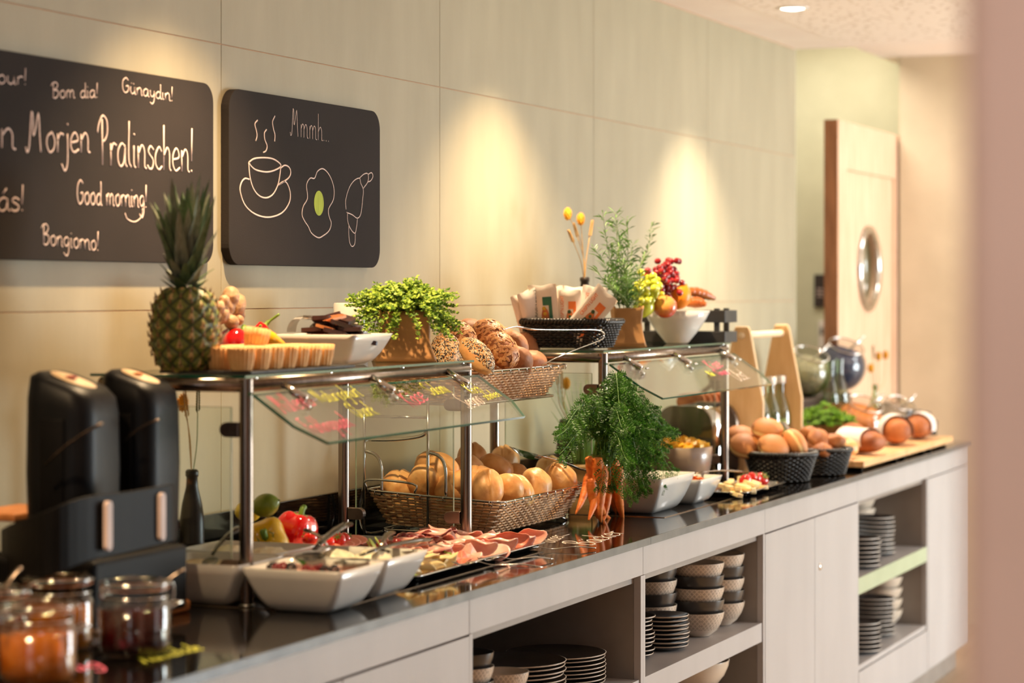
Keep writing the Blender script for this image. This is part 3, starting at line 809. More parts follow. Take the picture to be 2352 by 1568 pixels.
# ================================================================== jam jars at the near end
def jam_jar(label, x, y, col, rz, fill=0.075, spoon=None):
    t = thing('jam_jar', label, 'jar', (x, y, ZC + 0.0008), rz, None)
    R = 0.060
    prof = [(0.001, 0.0), (R * .8, 0.0), (R * .97, 0.006), (R, 0.02), (R, 0.078), (R * .95, 0.088), (R * .86, 0.094), (R * .86, 0.1), (R * .92, 0.103), (R * .92, 0.108)]
    part('glass_body', MB().lathe(prof, 40), JARGLASS, t)
    part('jam', MB().lathe([(0.001, 0.004), (R * .9, 0.005), (R * .955, 0.02), (R * .955, fill), (R * .5, fill + 0.001), (0.001, fill + 0.0015)], 32), col, t)
    part('rubber_ring', MB().lathe([(R * .92, 0.1085), (R * .95, 0.1095), (R * .92, 0.1105)], 32), pm('rubber', (190, 120, 80), None, 20, 0.6), t)
    lid = part('glass_lid', MB().lathe([(R * .93, 0.111), (R * .95, 0.116), (R * .9, 0.123), (R * .6, 0.125), (R * .55, 0.121), (0.001, 0.121)], 36), JARGLASS, t)
    m = MB()
    rr = R * .93
    m.tube([(rr * cos(a), rr * sin(a), 0.096) for a in [2 * PI * k / 28 for k in range(28)]], 0.0016, 6, closed=True)
    rr = R * .99
    m.tube([(rr * cos(a), rr * sin(a), 0.118) for a in [2 * PI * k / 28 for k in range(28)]], 0.0016, 6, closed=True)
    part('wire_bail', m, CHROME, t)
    m = MB()
    for s in (-1, 1):
        m.tube(smooth_path([(rr, s * 0.012, 0.118), (rr + 0.012, s * 0.012, 0.11), (rr + 0.014, s * 0.01, 0.085), (rr + 0.006, s * 0.009, 0.072)], 4), 0.0018, 6)
    m.tube(smooth_path([(rr + 0.004, 0.012, 0.07), (rr + 0.03, 0.009, 0.078), (rr + 0.042, 0, 0.074), (rr + 0.03, -0.009, 0.078), (rr + 0.004, -0.012, 0.07)], 5), 0.0022, 6)
    part('clasp', m, CHROME, t)
    m = MB()
    m.tube(smooth_path([(-rr, -0.01, 0.118), (-rr - 0.01, 0, 0.11), (-rr - 0.008, 0, 0.096)], 4), 0.003, 6)
    part('hinge', m, CHROME, t)
    return t
def jam(name, c, c2):
    return pm(name, c, c2, 25, 0.12, bump=0.003, bscale=35, coat=0.6)
J_OR = jam('apricot_jam', (214, 124, 40), (184, 92, 22)); J_RED = jam('cherry_jam', (70, 10, 12), (34, 5, 8)); J_AM = jam('amber_honey', (190, 116, 20), (150, 80, 12)); J_BR = jam('berry_jam', (96, 26, 16), (52, 10, 8))
jam_jar('clip-top glass jar of orange jam, front left corner of the picture', 3.165, 2.045, J_OR, -0.35)
jam_jar('clip-top glass jar of dark red jam standing in front of the wooden board', 3.47, 2.055, J_RED, -0.35)
jam_jar('clip-top glass jar of amber jam behind the orange one', 3.475, 2.205, J_AM, -0.2)
jam_jar('clip-top glass jar of brown-red jam cut off by the left edge', 3.30, 2.215, J_BR, 0.1)
def spoon(label, a, b, mat=STEEL, w=0.006, bowl=True, name='spoon', cat='spoon', group=None):
    """long spoon: bowl at a, handle end at b"""
    a = Vector(a); b = Vector(b); d = b - a; L = d.length; u = d.normalized()
    up = Vector((0, 0, 1)); nv = (up - u * up.dot(u)).normalized()
    t = thing(name, label, cat, tuple(a), 0, group)
    z = Vector((0, 0, 0))
    m = MB(); path = [u * (L * k) + nv * (0.01 * sin(PI * k)) for k in (0.22, 0.4, 0.6, 0.8, 0.95, 1.0)]
    m.tube(path, [w * .5, w * .55, w * .7, w * .95, w * 1.1, w * .9], 8, flat=(nv, 0.35))
    part('handle', m, mat, t)
    if bowl:
        side = u.cross(nv); rw = w * 2.3
        def F(s, q):
            s2 = s * 2 - 1; q2 = q * 2 - 1; wd = math.sqrt(max(0, 1 - s2 * s2)) * rw
            return u * (L * 0.12 * (1 + s2)) + side * (q2 * wd) + nv * (-0.006 * (1 - s2 * s2) * (1 - q2 * q2))
        part('bowl', MB().grid(12, 8, F), mat, t)
    return t
def W(px, py, Y): return tuple(P3(px, py, Y))
def WX(px, py, X): return tuple(P3(px, py, Y_at(px, X)))
spoon('jam spoon leaning out of the dark red jam jar', (3.49, 2.05, ZC + .07), W(424, 1306, 2.0))
spoon('jam spoon leaning out of the amber jam jar', (3.49, 2.20, ZC + .07), W(226, 1285, 2.19))
spoon('jam spoon leaning out of the jar at the left edge', (3.29, 2.21, ZC + .07), W(48, 1302, 2.19))

# wooden board under the dispensers
WOODB = pm('warm_board', (196, 128, 70), (166, 100, 50), 8, 0.45, stretch=(1, 8, 8))
t = thing('wooden_board', 'small warm brown wooden board behind the dark red jam jar', 'board', (3.42, 2.235, ZC + 0.0008))
part('slab', MB().box(0, 0.56, -0.0, 0.24, 0, 0.022), WOODB, t, smooth=False, bev=0.006)

# black cereal dispensers in a black curved holder
LABELM = pm('cream_label', (236, 206, 166), (226, 194, 152), 12, 0.5)
BLUEBL = pm('dispenser_black', (17, 17, 20), (12, 12, 14), 10, 0.42, spec=.16)
def dispenser(label, cx, cy, top, w, dcol, rz):
    t = thing('drink_dispenser', label, 'dispenser', (cx, cy, ZC + 0.12), rz)
    H = top - ZC - 0.12
    def ring(z, a, b, tilt=0.0, off=0.0):
        return [(p[0] + off, p[1], z + tilt * (p[1]) ) for p in rrect(a, b, min(a, b) * 0.62, 6)]
    a, b = w * 0.62, w * 0.5
    rings = [ring(0, a * .86, b * .86), ring(0.02, a * .94, b * .94), ring(H * .5, a, b * .98), ring(H * .86, a * .96, b * .96, 0.25), ring(H * .965, a * .9, b * .9, 0.36), ring(H, a * .75, b * .72, 0.36)]
    part('container', MB().loft(rings), BLUEBL, t)
    # oval cream label lying on the sloping top
    m = MB(); z = H + 0.0012
    lp = rrect(a * .42, b * .60, a * .40, 8)
    m.loft([[(p[0], p[1], z + 0.36 * p[1]) for p in lp], [(p[0], p[1], z + 0.0012 + 0.36 * p[1]) for p in lp]])
    part('label', m, LABELM, t)
    m = MB().ball((0, 0.006, z + 0.005), (a * .14, b * .2, 0.003), 12, 6)
    part('fruit_mark', m, dcol, t)
    m = MB().box(-a - 0.004, -a + 0.004, -b * .35, b * .35, H * .15, H * .8)
    part('inner_ridge', m, BLACK, t, bev=0.003)
    return t, H
REDD = pm('strawberry_mark', (176, 48, 40), (150, 34, 30), 30, 0.5); ORM = pm('orange_mark', (214, 124, 40), (190, 100, 28), 30, 0.5)
cxa = X_at(180, 2.31); cxb = X_at(312, 2.31)
dispenser('tall black dispenser with a cream oval label, left one of the pair', cxa, 2.32, Z_at(180, 874, 2.31), 0.135, REDD, 0.10)
dispenser('tall black dispenser with a cream oval label, right one nearer the guard', cxb, 2.30, Z_at(310, 866, 2.31), 0.118, ORM, 0.05)
spoon('steel serving tongs hanging across the left black dispenser', WX(72, 1105, 3.585), WX(234, 972, 3.590), STEEL, 0.007, False, 'tongs', 'tongs')
spoon('steel serving tongs hanging across the right black dispenser', WX(268, 1040, 3.790), WX(365, 963, 3.800), STEEL, 0.007, False, 'tongs', 'tongs')
# holder band
t = thing('dispenser_holder', 'curved matt black holder with two white slots around the dispensers', 'holder', (3.42, 2.10, ZC))
outer = []
for (px, Y) in ((2, 2.42), (20, 2.34), (60, 2.26), (120, 2.195), (200, 2.17), (300, 2.16), (390, 2.15), (403, 2.16)):
    outer.append((X_at(px, Y), Y, px))
zb = {}
tops = [(2, 1215), (20, 1205), (60, 1190), (120, 1168), (200, 1140), (300, 1128), (390, 1112), (403, 1112)]
bots = [(2, 1330), (20, 1335), (60, 1335), (120, 1322), (200, 1290), (300, 1268), (390, 1245), (403, 1243)]
rin = []
path = smooth_path([Vector((o[0], o[1], 0)) for o in outer], 4)
zt = smooth_path([Vector((Z_at(a_, b_, o[1]), Z_at(c_, d_, o[1]), 0)) for (a_, b_), (c_, d_), o in zip(tops, bots, outer)], 4)
m = MB(); rings = []
for i, p in enumerate(path):
    q = path[min(i + 1, len(path) - 1)] - path[max(i - 1, 0)]
    nn = Vector((-q.y, q.x, 0)).normalized() * 0.006
    o = Vector((3.42, 2.10, ZC))
    a_, b_ = zt[i].x, zt[i].y
    rings.append([Vector((p.x, p.y, b_)) - o, Vector((p.x, p.y, a_)) - o, Vector((p.x, p.y, a_)) + nn - o, Vector((p.x, p.y, b_)) + nn - o])
m.loft(rings); part('band', m, BLACK, t, smooth=False, bev=0.002)
for (px, pt, pb) in ((247, 1150, 1264), (370, 1131, 1241)):
    Y = 2.150 if px > 300 else 2.158
    x = X_at(px, Y); z0, z1 = Z_at(px, pb, Y), Z_at(px, pt, Y)
    pts = rrect(0.0085, (z1 - z0) / 2, 0.0084, 6)
    m = MB().prism([(x - 3.42 + p[0], (z0 + z1) / 2 - ZC + p[1]) for p in pts], Y - 2.10 - 0.005, Y - 2.10 + 0.003, 'y')
    part('slot_inlay', m, pm('slot_white', (226, 200, 190), (216, 190, 180), 20, 0.5), t, smooth=False, label='white vertical slot')
part('pedestal', MB().box(0.12, 0.44, 0.075, 0.30, 0.0235, 0.14), BLACK, t, smooth=False, bev=0.008)
part('base_plate', MB().box(0.02, 0.50, 0.145, 0.36, 0.0232, 0.03), BLACK, t, smooth=False, bev=0.002)
m = MB(); m.tube([W_ - Vector((3.42, 2.10, ZC)) for W_ in (Vector((*[X_at(44, 2.46)], 2.46, ZC + .001)), Vector((X_at(44, 2.46), 2.46, Z_at(44, 1190, 2.46))))], 0.008, 10)
part('steel_leg', m, CHROME, t)
t2 = thing('wooden_ledge', 'narrow oak ledge on a steel leg behind the black holder, left edge', 'shelf', (X_at(44, 2.46), 2.46, Z_at(44, 1188, 2.46) + 0.001))
part('slab', MB().box(-0.09, 0.09, -0.05, 0.06, 0, 0.015), WOODB, t2, smooth=False, bev=0.004)

# ================================================================== square white bowls with spreads
def square_bowl_mesh(A, Bw, h, a, b, th=0.006, flare=1.7):
    def ring(k, inset, z):
        s = (k ** (1 / flare))
        return [(p[0], p[1], z) for p in rrect(a + (A - a) * s - inset, b + (Bw - b) * s - inset, 0.010 + 0.006 * (1 - k), 3)]
    rings = []
    K = [0, 0.06, 0.15, 0.3, 0.5, 0.75, 1.0]
    rings.append([(p[0] * .9, p[1] * .9, 0.0) for p in ring(0, 0, 0)])
    for k in K: rings.append(ring(k, 0, 0.004 + (h - 0.004) * k))
    rings.append(ring(1.0, th, h))
    for k in K[::-1][1:-1]: rings.append(ring(k, th, 0.008 + (h - 0.008) * k))
    rings.append([(p[0] * .8, p[1] * .8, 0.009) for p in ring(0, th, 0)])
    return MB().loft(rings)
def fill_mesh(A, Bw, z, amp, seed, n=22, dome=0.0, fs=30):
    def F(u, v):
        x, y = (u * 2 - 1) * A, (v * 2 - 1) * Bw
        e = min(1, 6 * (1 - max(abs(u * 2 - 1), abs(v * 2 - 1))))
        q = noise.noise(Vector((x * fs + seed, y * fs, seed))) + 0.5 * noise.noise(Vector((x * fs * 2.3, y * fs * 2.3 + seed, 0)))
        return Vector((x, y, z + e * (amp * q + dome * (1 - (u * 2 - 1) ** 2) * (1 - (v * 2 - 1) ** 2))))
    return MB().grid(n, n, F)
COTT = pm('cottage_cheese', (250, 240, 212), (236, 222, 190), 60, 0.4, bump=0.003, bscale=90, sss=0.1)
QUARK = pm('herb_quark', (232, 206, 166), (214, 186, 140), 40, 0.45, bump=0.002, bscale=60)
PINKQ = pm('strawberry_quark', (232, 162, 144), (222, 148, 130), 20, 0.3, bump=0.001, bscale=30)
CREAMQ = pm('plain_quark', (232, 214, 182), (220, 198, 162), 25, 0.35, bump=0.002, bscale=40)
def white_bowl(label, x, y, A, Bw, h, a, b, fillm=None, fz=0.8, amp=0.004, seed=1, z=ZC + 0.0015, rz=0, mat=WHITE_CER, fname='filling', off=(0, 0), dome=0.0):
    t = thing('square_bowl', label, 'bowl', (x, y, z), rz)
    part('bowl_wall', square_bowl_mesh(A, Bw, h, a, b), mat, t)
    if fillm:
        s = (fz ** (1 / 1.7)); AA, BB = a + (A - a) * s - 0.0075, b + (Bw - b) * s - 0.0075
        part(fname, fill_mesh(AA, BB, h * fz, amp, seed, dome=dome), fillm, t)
    return t
HB = 0.082
bB = white_bowl('white square bowl with pink strawberry quark and berries, nearest the front edge', 4.09, 2.035, 0.098, 0.105, HB, 0.060, 0.062, PINKQ, 0.86, 0.002, 3)
bA = white_bowl('white square bowl with beige herb quark, left of the near guard post', 4.115, 2.262, 0.100, 0.105, HB, 0.060, 0.062, QUARK, 0.84, 0.006, 5)
bD = white_bowl('white square bowl with cottage cheese behind the pink quark bowl', 4.315, 2.055, 0.100, 0.115, HB, 0.062, 0.070, SHADE_CER, 0.45, 0.001, 7)  # grey sheet paints the shaded interior, it is no spread
bC = white_bowl('white square bowl with cottage cheese furthest back on the left', 4.325, 2.300, 0.100, 0.115, HB, 0.062, 0.070, SHADE_CER, 0.45, 0.001, 9)
def curd(label, c, r, h, seed, mat=COTT, group=None, name='cottage_cheese', cat='cheese'):
    m = MB().ball((0, 0, 0), (r[0], r[1], h), 30, 16, fn=lambda d: 1 + 0.16 * noise.noise(d * 5 + Vector((seed, 0, 0))) + 0.12 * noise.noise(d * 13 + Vector((seed, 0, 0))))
    return solo(name, m, mat, label, cat, c)
curd('heap of cottage cheese, right one in the bowl behind the pink quark', (4.315, 2.02, ZC + 0.062), (0.055, 0.040), 0.026, 1)
curd('heap of cottage cheese, left one in the bowl behind the pink quark', (4.315, 2.10, ZC + 0.062), (0.055, 0.038), 0.024, 2)
curd('heap of cottage cheese, right one in the back left bowl', (4.325, 2.255, ZC + 0.062), (0.055, 0.045), 0.022, 3)
curd('heap of cottage cheese, left one in the back left bowl', (4.325, 2.345, ZC + 0.062), (0.055, 0.040), 0.022, 4)
BERRY_R = pm('red_berry', (170, 22, 30), (120, 10, 20), 60, 0.25, coat=0.5); BERRY_B = pm('blackberry', (32, 16, 30), (14, 6, 14), 60, 0.25, coat=0.5)
def berry_mb(r, n=5):
    m = MB()
    for i in range(26):
        z = 1 - 2 * (i + .5) / 26; a = i * 2.39996; q = math.sqrt(1 - z * z)
        m.ball((r * q * cos(a), r * q * sin(a), r * z * 1.1), r * 0.34, 6, 4)
    return m
bm_r = berry_mb(0.0085).mesh('berry', BERRY_R); bm_b = berry_mb(0.009).mesh('berry', BERRY_B)
zq = ZC + HB * 0.86 + 0.008
for i, (dx, dy, k) in enumerate([(-0.055, -0.012, 'r'), (-0.048, -0.03, 'r'), (-0.05, -0.048, 'b'), (-0.036, -0.060, 'b'), (-0.06, 0.045, 'r'), (-0.05, 0.062, 'b'), (-0.03, 0.05, 'r'), (-0.035, 0.03, 'b'), (-0.03, -0.03, 'r')]):
    o = solo('berry', bm_r if k == 'r' else bm_b, None, 'red raspberry on the pink quark' if k == 'r' else 'dark blackberry on the pink quark', 'berry', (4.09 + dx, 2.035 + dy, zq + 0.001), (i, i * .7, 0),
             group='raspberries on the pink quark' if k == 'r' else 'blackberries on the pink quark')
def leaf_mb(L, w, bend=0.3, n=8):
    def F(u, v):
        s = v; q = (u * 2 - 1); wd = w * math.sin(PI * min(1, s * 1.02)) ** 0.8
        return Vector((q * wd, s * L, bend * L * s * s * -1 + 0.15 * wd * q * q * 4))
    return MB().grid(4, n, F)
MINT = pm('mint_leaf', (64, 128, 40), (40, 96, 26), 30, 0.45, bump=0.001, bscale=60, tl=0.2)
solo('mint_leaf', leaf_mb(0.03, 0.011), MINT, 'single green mint leaf standing in the pink quark', 'leaf', (4.06, 2.035, zq - 0.006), (1.2, 0.3, 0.6))
solo('mint_leaf', leaf_mb(0.035, 0.013), MINT, 'green herb leaf in the beige quark bowl', 'leaf', (4.05, 2.335, zq - 0.008), (0.7, 0.2, 0.4))
CLEARH = thin_glass('smoked_handle', (120, 116, 112), 0.05, 1.5, 0.12)
# tongs and spoons lying in the bowls; flat handles point up to the right
for lab, a_, b_, mt, w_ in (('clear plastic serving spoon in the beige quark bowl', (4.10, 2.27, ZC + .070), W(548, 1212, 2.24), CLEARH, 0.010),
     ('grey serving spoon in the pink quark bowl, handle towards the peppers', (4.30, 2.10, ZC + .080), W(700, 1216, 2.16), STEEL, 0.010),
     ('dark clear serving tongs rising over the tomatoes', (4.12, 2.07, ZC + .085), W(800, 1202, 2.14), CLEARH, 0.013),
     ('steel serving spoon in the right cottage cheese bowl', (4.32, 2.01, ZC + .080), W(899, 1222, 2.10), STEEL, 0.010),
     ('clear plastic serving tongs leaning over the ham', (4.10, 1.985, ZC + .085), W(985, 1238, 2.03), CLEARH, 0.013),
     ('thin steel fork handle over the sliced cheese', (4.34, 1.965, ZC + .085), W(1017, 1255, 2.0), STEEL, 0.004)):
    spoon(lab, a_, b_, mt, w_, True, 'serving_spoon', 'spoon')

# ================================================================== vase with dried flowers
VASE = pm('dark_vase', (40, 30, 26), (28, 22, 20), 30, 0.4, bump=0.0006, bscale=60)
STRAW = pm('wheat_straw', (206, 158, 82), (176, 128, 56), 60, 0.6); BLOOM = pm('yellow_bloom', (240, 176, 40), (216, 140, 20), 60, 0.7)
def wheat(path, ear, r=0.0011):
    m = MB(); P_ = smooth_path(path, 5); m.tube(P_, r, 5)
    e = MB(); n = 9
    a = P_[-1]; d = (P_[-1] - P_[-3]).normalized()
    side = d.orthogonal().normalized(); s2 = d.cross(side)
    for i in range(n * 3):
        k = i / (n * 3); an = i * 2.1
        c = a + d * (ear * k) + (side * cos(an) + s2 * sin(an)) * 0.0024 * (1 - k * .4)
        e.tube([c, c + d * 0.006 + (side * cos(an) + s2 * sin(an)) * 0.002, c + d * 0.011], [0.0008, 0.0020, 0.0004], 5)
    return m, e
def vase(label, x, y, z, h, r, stems, vmat=VASE):
    t = thing('bottle_vase', label, 'vase', (x, y, z))
    part('bottle', MB().lathe([(0.001, 0), (r * .92, 0), (r, 0.004), (r * 1.0, h * .30), (r * 1.04, h * .31), (r * .97, h * .33), (r * .95, h * .55), (r * .8, h * .68), (r * .48, h * .84), (r * .44, h * .93), (r * .52, h * .94), (r * .52, h * .985), (r * .40, h), (r * .36, h * .9)], 28), vmat, t)
    for kind, pts in stems:
        pts = [Vector(p) - Vector((x, y, z)) for p in pts]
        if kind == 'wheat':
            m, e = wheat(pts, 0.05); s = part('stem', m, STRAW, t); part('ear', e, STRAW, s)
        elif kind == 'green':
            m, e = wheat(pts, 0.05); s = part('stem', m, STEMG, t); part('ear', e, pm('green_wheat', (120, 118, 62), (92, 92, 44), 60, 0.6), s)
        else:
            P_ = smooth_path(pts, 5); s = part('stem', MB().tube(P_, 0.001, 5), STRAW, t)
            c = P_[-1]; rr = 0.011
            bm_ = MB()
            for i in range(60):
                zz = 1 - 2 * (i + .5) / 60; a = i * 2.39996; q = math.sqrt(1 - zz * zz)
                d = Vector((q * cos(a), q * sin(a), zz * 1.5)) * rr
                bm_.tube([c + d * .5, c + d * 1.0, c + d * 1.25], [0.0022, 0.0018, 0.0004], 4)
            bm_.ball(c, (rr * .9, rr * .9, rr * 1.3), 10, 8)
            part('bloom', bm_, BLOOM, s)
    return t
vx, vy = X_at(441, 2.50), 2.50; vz = ZC + 0.0008; vh = Z_at(441, 1078, 2.5) - vz
vase('dark brown bottle vase with dried flowers at the left, behind the quark bowls', vx, vy, vz, vh, 0.0265,
     [('bloom', [(vx, vy, vz + vh * .9), W(436, 1000, 2.5), W(420, 925, 2.5)]), ('wheat', [(vx, vy, vz + vh * .9), W(434, 1000, 2.49), W(430, 960, 2.49)]),
      ('green', [(vx, vy, vz + vh * .9), W(452, 1020, 2.5), W(454, 948, 2.5)])])

# ================================================================== riser with peppers and tomatoes
xr0, xr1 = 4.50, 5.05
t = thing('display_riser', 'low black riser under the peppers and the sausage platter', 'riser', (xr0, 2.28, ZC + 0.0015))
part('top_board', MB().box(0, xr1 - xr0, 0, 0.20, 0.024, 0.034), SLATE, t, smooth=False, bev=0.001)
for (a_, b_) in ((0.01, 0.01), (xr1 - xr0 - .03, 0.01), (0.01, .17), (xr1 - xr0 - .03, .17)):
    part('leg', MB().box(a_, a_ + .02, b_, b_ + .02, 0, 0.0239), SLATE, t, smooth=False)
ZR = ZC + 0.0358
def pepper_mb(r, h, lobes=4, ph=0.0):
    def F(d):
        a = math.atan2(d.y, d.x)
        lob = 1 + 0.10 * cos(lobes * (a + ph)) * (1 - abs(d.z) ** 3)
        top = 1 - 0.32 * math.exp(-((1 - d.z) / 0.10)) - 0.18 * math.exp(-((1 + d.z) / 0.12))
        sh = (1.06 + 0.08 * d.z)
        return lob * top * sh
    return MB().ball((0, 0, 0), (r, r, h), 40, 22, fn=F)
PEP_R = pm('red_pepper_skin', (214, 18, 20), (168, 8, 14), 8, 0.12, coat=0.8); PEP_Y = pm('yellow_pepper_skin', (244, 184, 22), (222, 186, 22), 10, 0.14, coat=0.8, contrast=(0.3, 0.6))
PEP_S = pm('pepper_stalk', (116, 148, 40), (84, 116, 26), 40, 0.5)
def pepper(label, loc, r, h, mat, rot, ph=0.0, name='bell_pepper'):
    t = thing(name, label, 'pepper', loc); t.rotation_euler = rot
    part('flesh', pepper_mb(r, h, 4, ph), mat, t)
    m = MB(); m.tube(smooth_path([(0, 0, h * .62), (0.002, 0, h * .85), (0.006, 0.002, h * 1.1), (0.014, 0.003, h * 1.22)], 4), [r * .16] * 13, 8)
    m.lathe([(r * .14, h * .74), (r * .34, h * .80), (r * .40, h * .90), (r * .30, h * .84), (r * .1, h * .80)], 12, fn=lambda a, z: 1 + .2 * cos(5 * a))
    part('stalk', m, PEP_S, t)
    return t
px_ = P3(612, 1206, 2.33); pepper('yellow-green bell pepper lying with its stalk towards the front', (px_.x, px_.y, ZR + 0.046), 0.044, 0.040, PEP_Y, (0, -1.3, 0.4), 0.4)
px_ = P3(679, 1208, 2.36); pepper('big red bell pepper standing beside the yellow one', (px_.x, px_.y, ZR + 0.043), 0.041, 0.047, PEP_R, (0.25, 0.1, 0), 0.9)
CITR = pm('lime_skin', (136, 150, 44), (100, 124, 26), 20, 0.35, bump=0.0008, bscale=180, coat=0.2); LEM = pm('lemon_skin', (236, 214, 60), (220, 190, 40), 20, 0.35, bump=0.0008, bscale=180)
def citrus(label, loc, r, mat, name, rot=(0, 0, 0)):
    m = MB().ball((0, 0, 0), (r * .95, r * .95, r * 1.12), 24, 16, fn=lambda d: 1 + 0.10 * math.exp(-(1 - abs(d.z)) / 0.05))
    t = thing(name, label, 'fruit', loc); t.rotation_euler = rot
    part('peel', m, mat, t); part('stem_scar', MB().ball((0, 0, r * 1.22), r * .1, 8, 5), STEMG, t)
    return t
px_ = P3(610, 1160, 2.37); citrus('green lime lying on top of the peppers', tuple(px_), 0.026, CITR, 'lime', (1.2, 0.4, 0))
px_ = P3(571, 1173, 2.42); citrus('yellow lemon behind the yellow-green pepper', tuple(px_), 0.026, LEM, 'lemon', (1.4, 0.4, 0))
px_ = P3(528, 1232, 2.46); citrus('green lime on the worktop beside the dark vase', (px_.x, px_.y, ZC + 0.027), 0.024, CITR, 'lime', (1.5, 0.4, 0.5))
TOM = pm('tomato_skin', (222, 34, 18), (196, 20, 12), 10, 0.1, coat=0.8)
def tomato_obj(label, loc, r, group=None, rot=(0, 0, 0), name='tomato'):
    t = thing(name, label, 'tomato', loc, 0, group); t.rotation_euler = rot
    part('flesh', MB().ball((0, 0, 0), (r, r, r * .88), 20, 14, fn=lambda d: 1 - 0.12 * math.exp(-(1 - d.z) / 0.06)), TOM, t)
    m = MB()
    for k in range(6):
        a = k * PI / 3; m.tube(smooth_path([(0, 0, r * .78), (r * .35 * cos(a), r * .35 * sin(a), r * .86), (r * .6 * cos(a + .2), r * .6 * sin(a + .2), r * .98)], 3), [r * .07] * 6 + [r * .02], 5)
    m.tube([(0, 0, r * .75), (0, r * .1, r * 1.2)], r * .06, 5)
    part('calyx', m, PEP_S, t)
    return t

# ================================================================== steel platters with ham, sausage and cheese
TRAYM = pm('tray_steel', (186, 182, 178), (170, 166, 162), 60, 0.16, 1.0)
def tray(label, x0, x1, y0, y1, z):
    t = thing('serving_tray', label, 'tray', ((x0 + x1) / 2, (y0 + y1) / 2, z))
    A, B_ = (x1 - x0) / 2, (y1 - y0) / 2
    r = lambda i, zz: [(p[0], p[1], zz) for p in rrect(A - i, B_ - i, 0.03, 5)]
    part('pan', MB().loft([r(0.022, 0.0), r(0.016, 0.002), r(0.010, 0.012), r(0, 0.013), r(0, 0.0155), r(0.011, 0.0145), r(0.018, 0.0035), r(0.024, 0.0025)]), TRAYM, t)
    return t
TR1 = tray('long polished steel tray of ham and sliced cheese along the front', 4.50, 5.255, 2.005, 2.235, ZC + 0.0018)
TR2 = tray('steel tray of folded ham behind the front tray', 4.53, 5.255, 2.24, 2.277, ZC + 0.0018) if False else None
PLAT = thing('slate_platter', 'dark slate platter of red sausage and tomatoes on the black riser', 'platter', (4.66, 2.335, ZR + 0.0004))
part('slab', MB().box(-0.16, 0.13, -0.085, 0.03, 0, 0.006), SLATE, PLAT, smooth=False, bev=0.001)

HAM = pm('pink_ham', (248, 196, 184), (230, 156, 144), 18, 0.3, sss=0.15, rnd=0.05, coat=0.15)
HAMD = pm('dark_ham', (214, 132, 124), (176, 88, 84), 14, 0.3, sss=0.1, rnd=0.08, coat=0.15)
CHEE = pm('sliced_cheese', (250, 222, 168), (244, 208, 146), 10, 0.35, sss=0.15, rnd=0.04)
CHEO = pm('cheese_rind', (240, 150, 50), (228, 132, 40), 10, 0.35)
SAUS = pm('red_sausage', (232, 140, 116), (214, 112, 92), 40, 0.35, rnd=0.05)
def slice_mesh(kind, seed):
    rnd_ = random.Random(seed); r = 0.045
    n = 20; mb = MB(); rings = []
    f1 = rnd_.uniform(0.8, 1.3)
    for k in range(9):
        q = k / 8; ring = []
        for j in range(n):
            a = 2 * PI * j / n
            x, y = r * q * cos(a), r * q * sin(a)
            if kind == 'fold':                       # folded over once, with a rounded back
                th = (x / r + 1) * 1.35 * f1
                X = 0.018 * math.sin(th * 1.15) * 1.2 + (x * .1); Zp = 0.018 * (1 - math.cos(th * 1.15)) + 0.003 * math.sin(5 * y / r + seed)
                p = (X, y, Zp)
            elif kind == 'ruffle':
                Zp = 0.012 + 0.010 * q * math.sin(3 * a + seed) + 0.006 * q * math.sin(5 * a + 1.3 * seed)
                p = (x * .75, y * .75, Zp)
            elif kind == 'roll':
                th = (x / r) * 2.6
                p = (0.013 * math.sin(th), y * 1.0, 0.013 + 0.013 * -math.cos(th) + 0.002 * abs(th))
            else:
                p = (x, y, 0.002 + 0.0018 * math.sin(2 * a + seed) * q)
            ring.append(p)
        if k == 0: ring = [(p[0] + 1e-5 * cos(j), p[1] + 1e-5 * sin(j), p[2]) for j, p in enumerate(ring)]
        rings.append(ring)
    mb.loft(rings, False, False)
    return mb
SL = {}
for kd in ('fold', 'ruffle', 'roll', 'flat'):
    for mn, mt in (('ham', HAM), ('hamd', HAMD), ('cheese', CHEE), ('saus', SAUS)):
        SL[kd, mn] = [slice_mesh(kd, s).mesh(mn + '_slice', mt) for s in range(3)]
def put_slice(kind, mn, x, y, z, rot, sc, label, group, name, cat):
    me = random.choice(SL[kind, mn])
    o = bpy.data.objects.new(name, me); COL.objects.link(o)
    o.location = (x, y, z); o.rotation_euler = rot; o.scale = (sc, sc, sc)
    md = o.modifiers.new('thickness', 'SOLIDIFY'); md.thickness = 0.0016
    o['label'] = label; o['category'] = cat; o['group'] = group
    return o
rs = random.Random(5)
zt_ = ZC + 0.0075
# front row from the near end: cheese, then sausage, then ham
for i in range(18):                        # cheese slices, fanned
    x = 4.56 + 0.024 * (i % 9) + rs.uniform(-.004, .004); y = 2.045 + 0.060 * (i // 9) + rs.uniform(-.01, .01)
    put_slice('fold' if i % 2 else 'roll', 'cheese', x, y, zt_ + 0.004 * (i % 3), (rs.uniform(-.2, .2), rs.uniform(-.5, .1), rs.uniform(0.6, 1.6)), rs.uniform(0.62, 0.8), 'folded pale yellow cheese slice at the near end of the steel tray', 'cheese slices on the steel tray', 'cheese_slice', 'cheese')
for i in range(30):
    c = i % 10; r_ = i // 10
    x = 4.60 + 0.055 * c + rs.uniform(-.01, .01); y = 2.100 + 0.055 * r_ + rs.uniform(-.008, .008)
    if x < 4.78 and y < 2.12: x += 0.25
    put_slice(rs.choice(['fold', 'ruffle', 'fold']), 'ham', x, y, zt_ + 0.008 * r_ * .5 + rs.uniform(0, .006), (rs.uniform(-.3, .3), rs.uniform(-.6, .0), rs.uniform(-.6, .9)), rs.uniform(0.8, 1.0), 'folded pink ham slice in the middle of the steel tray', 'pink ham slices on the steel tray', 'ham_slice', 'ham')
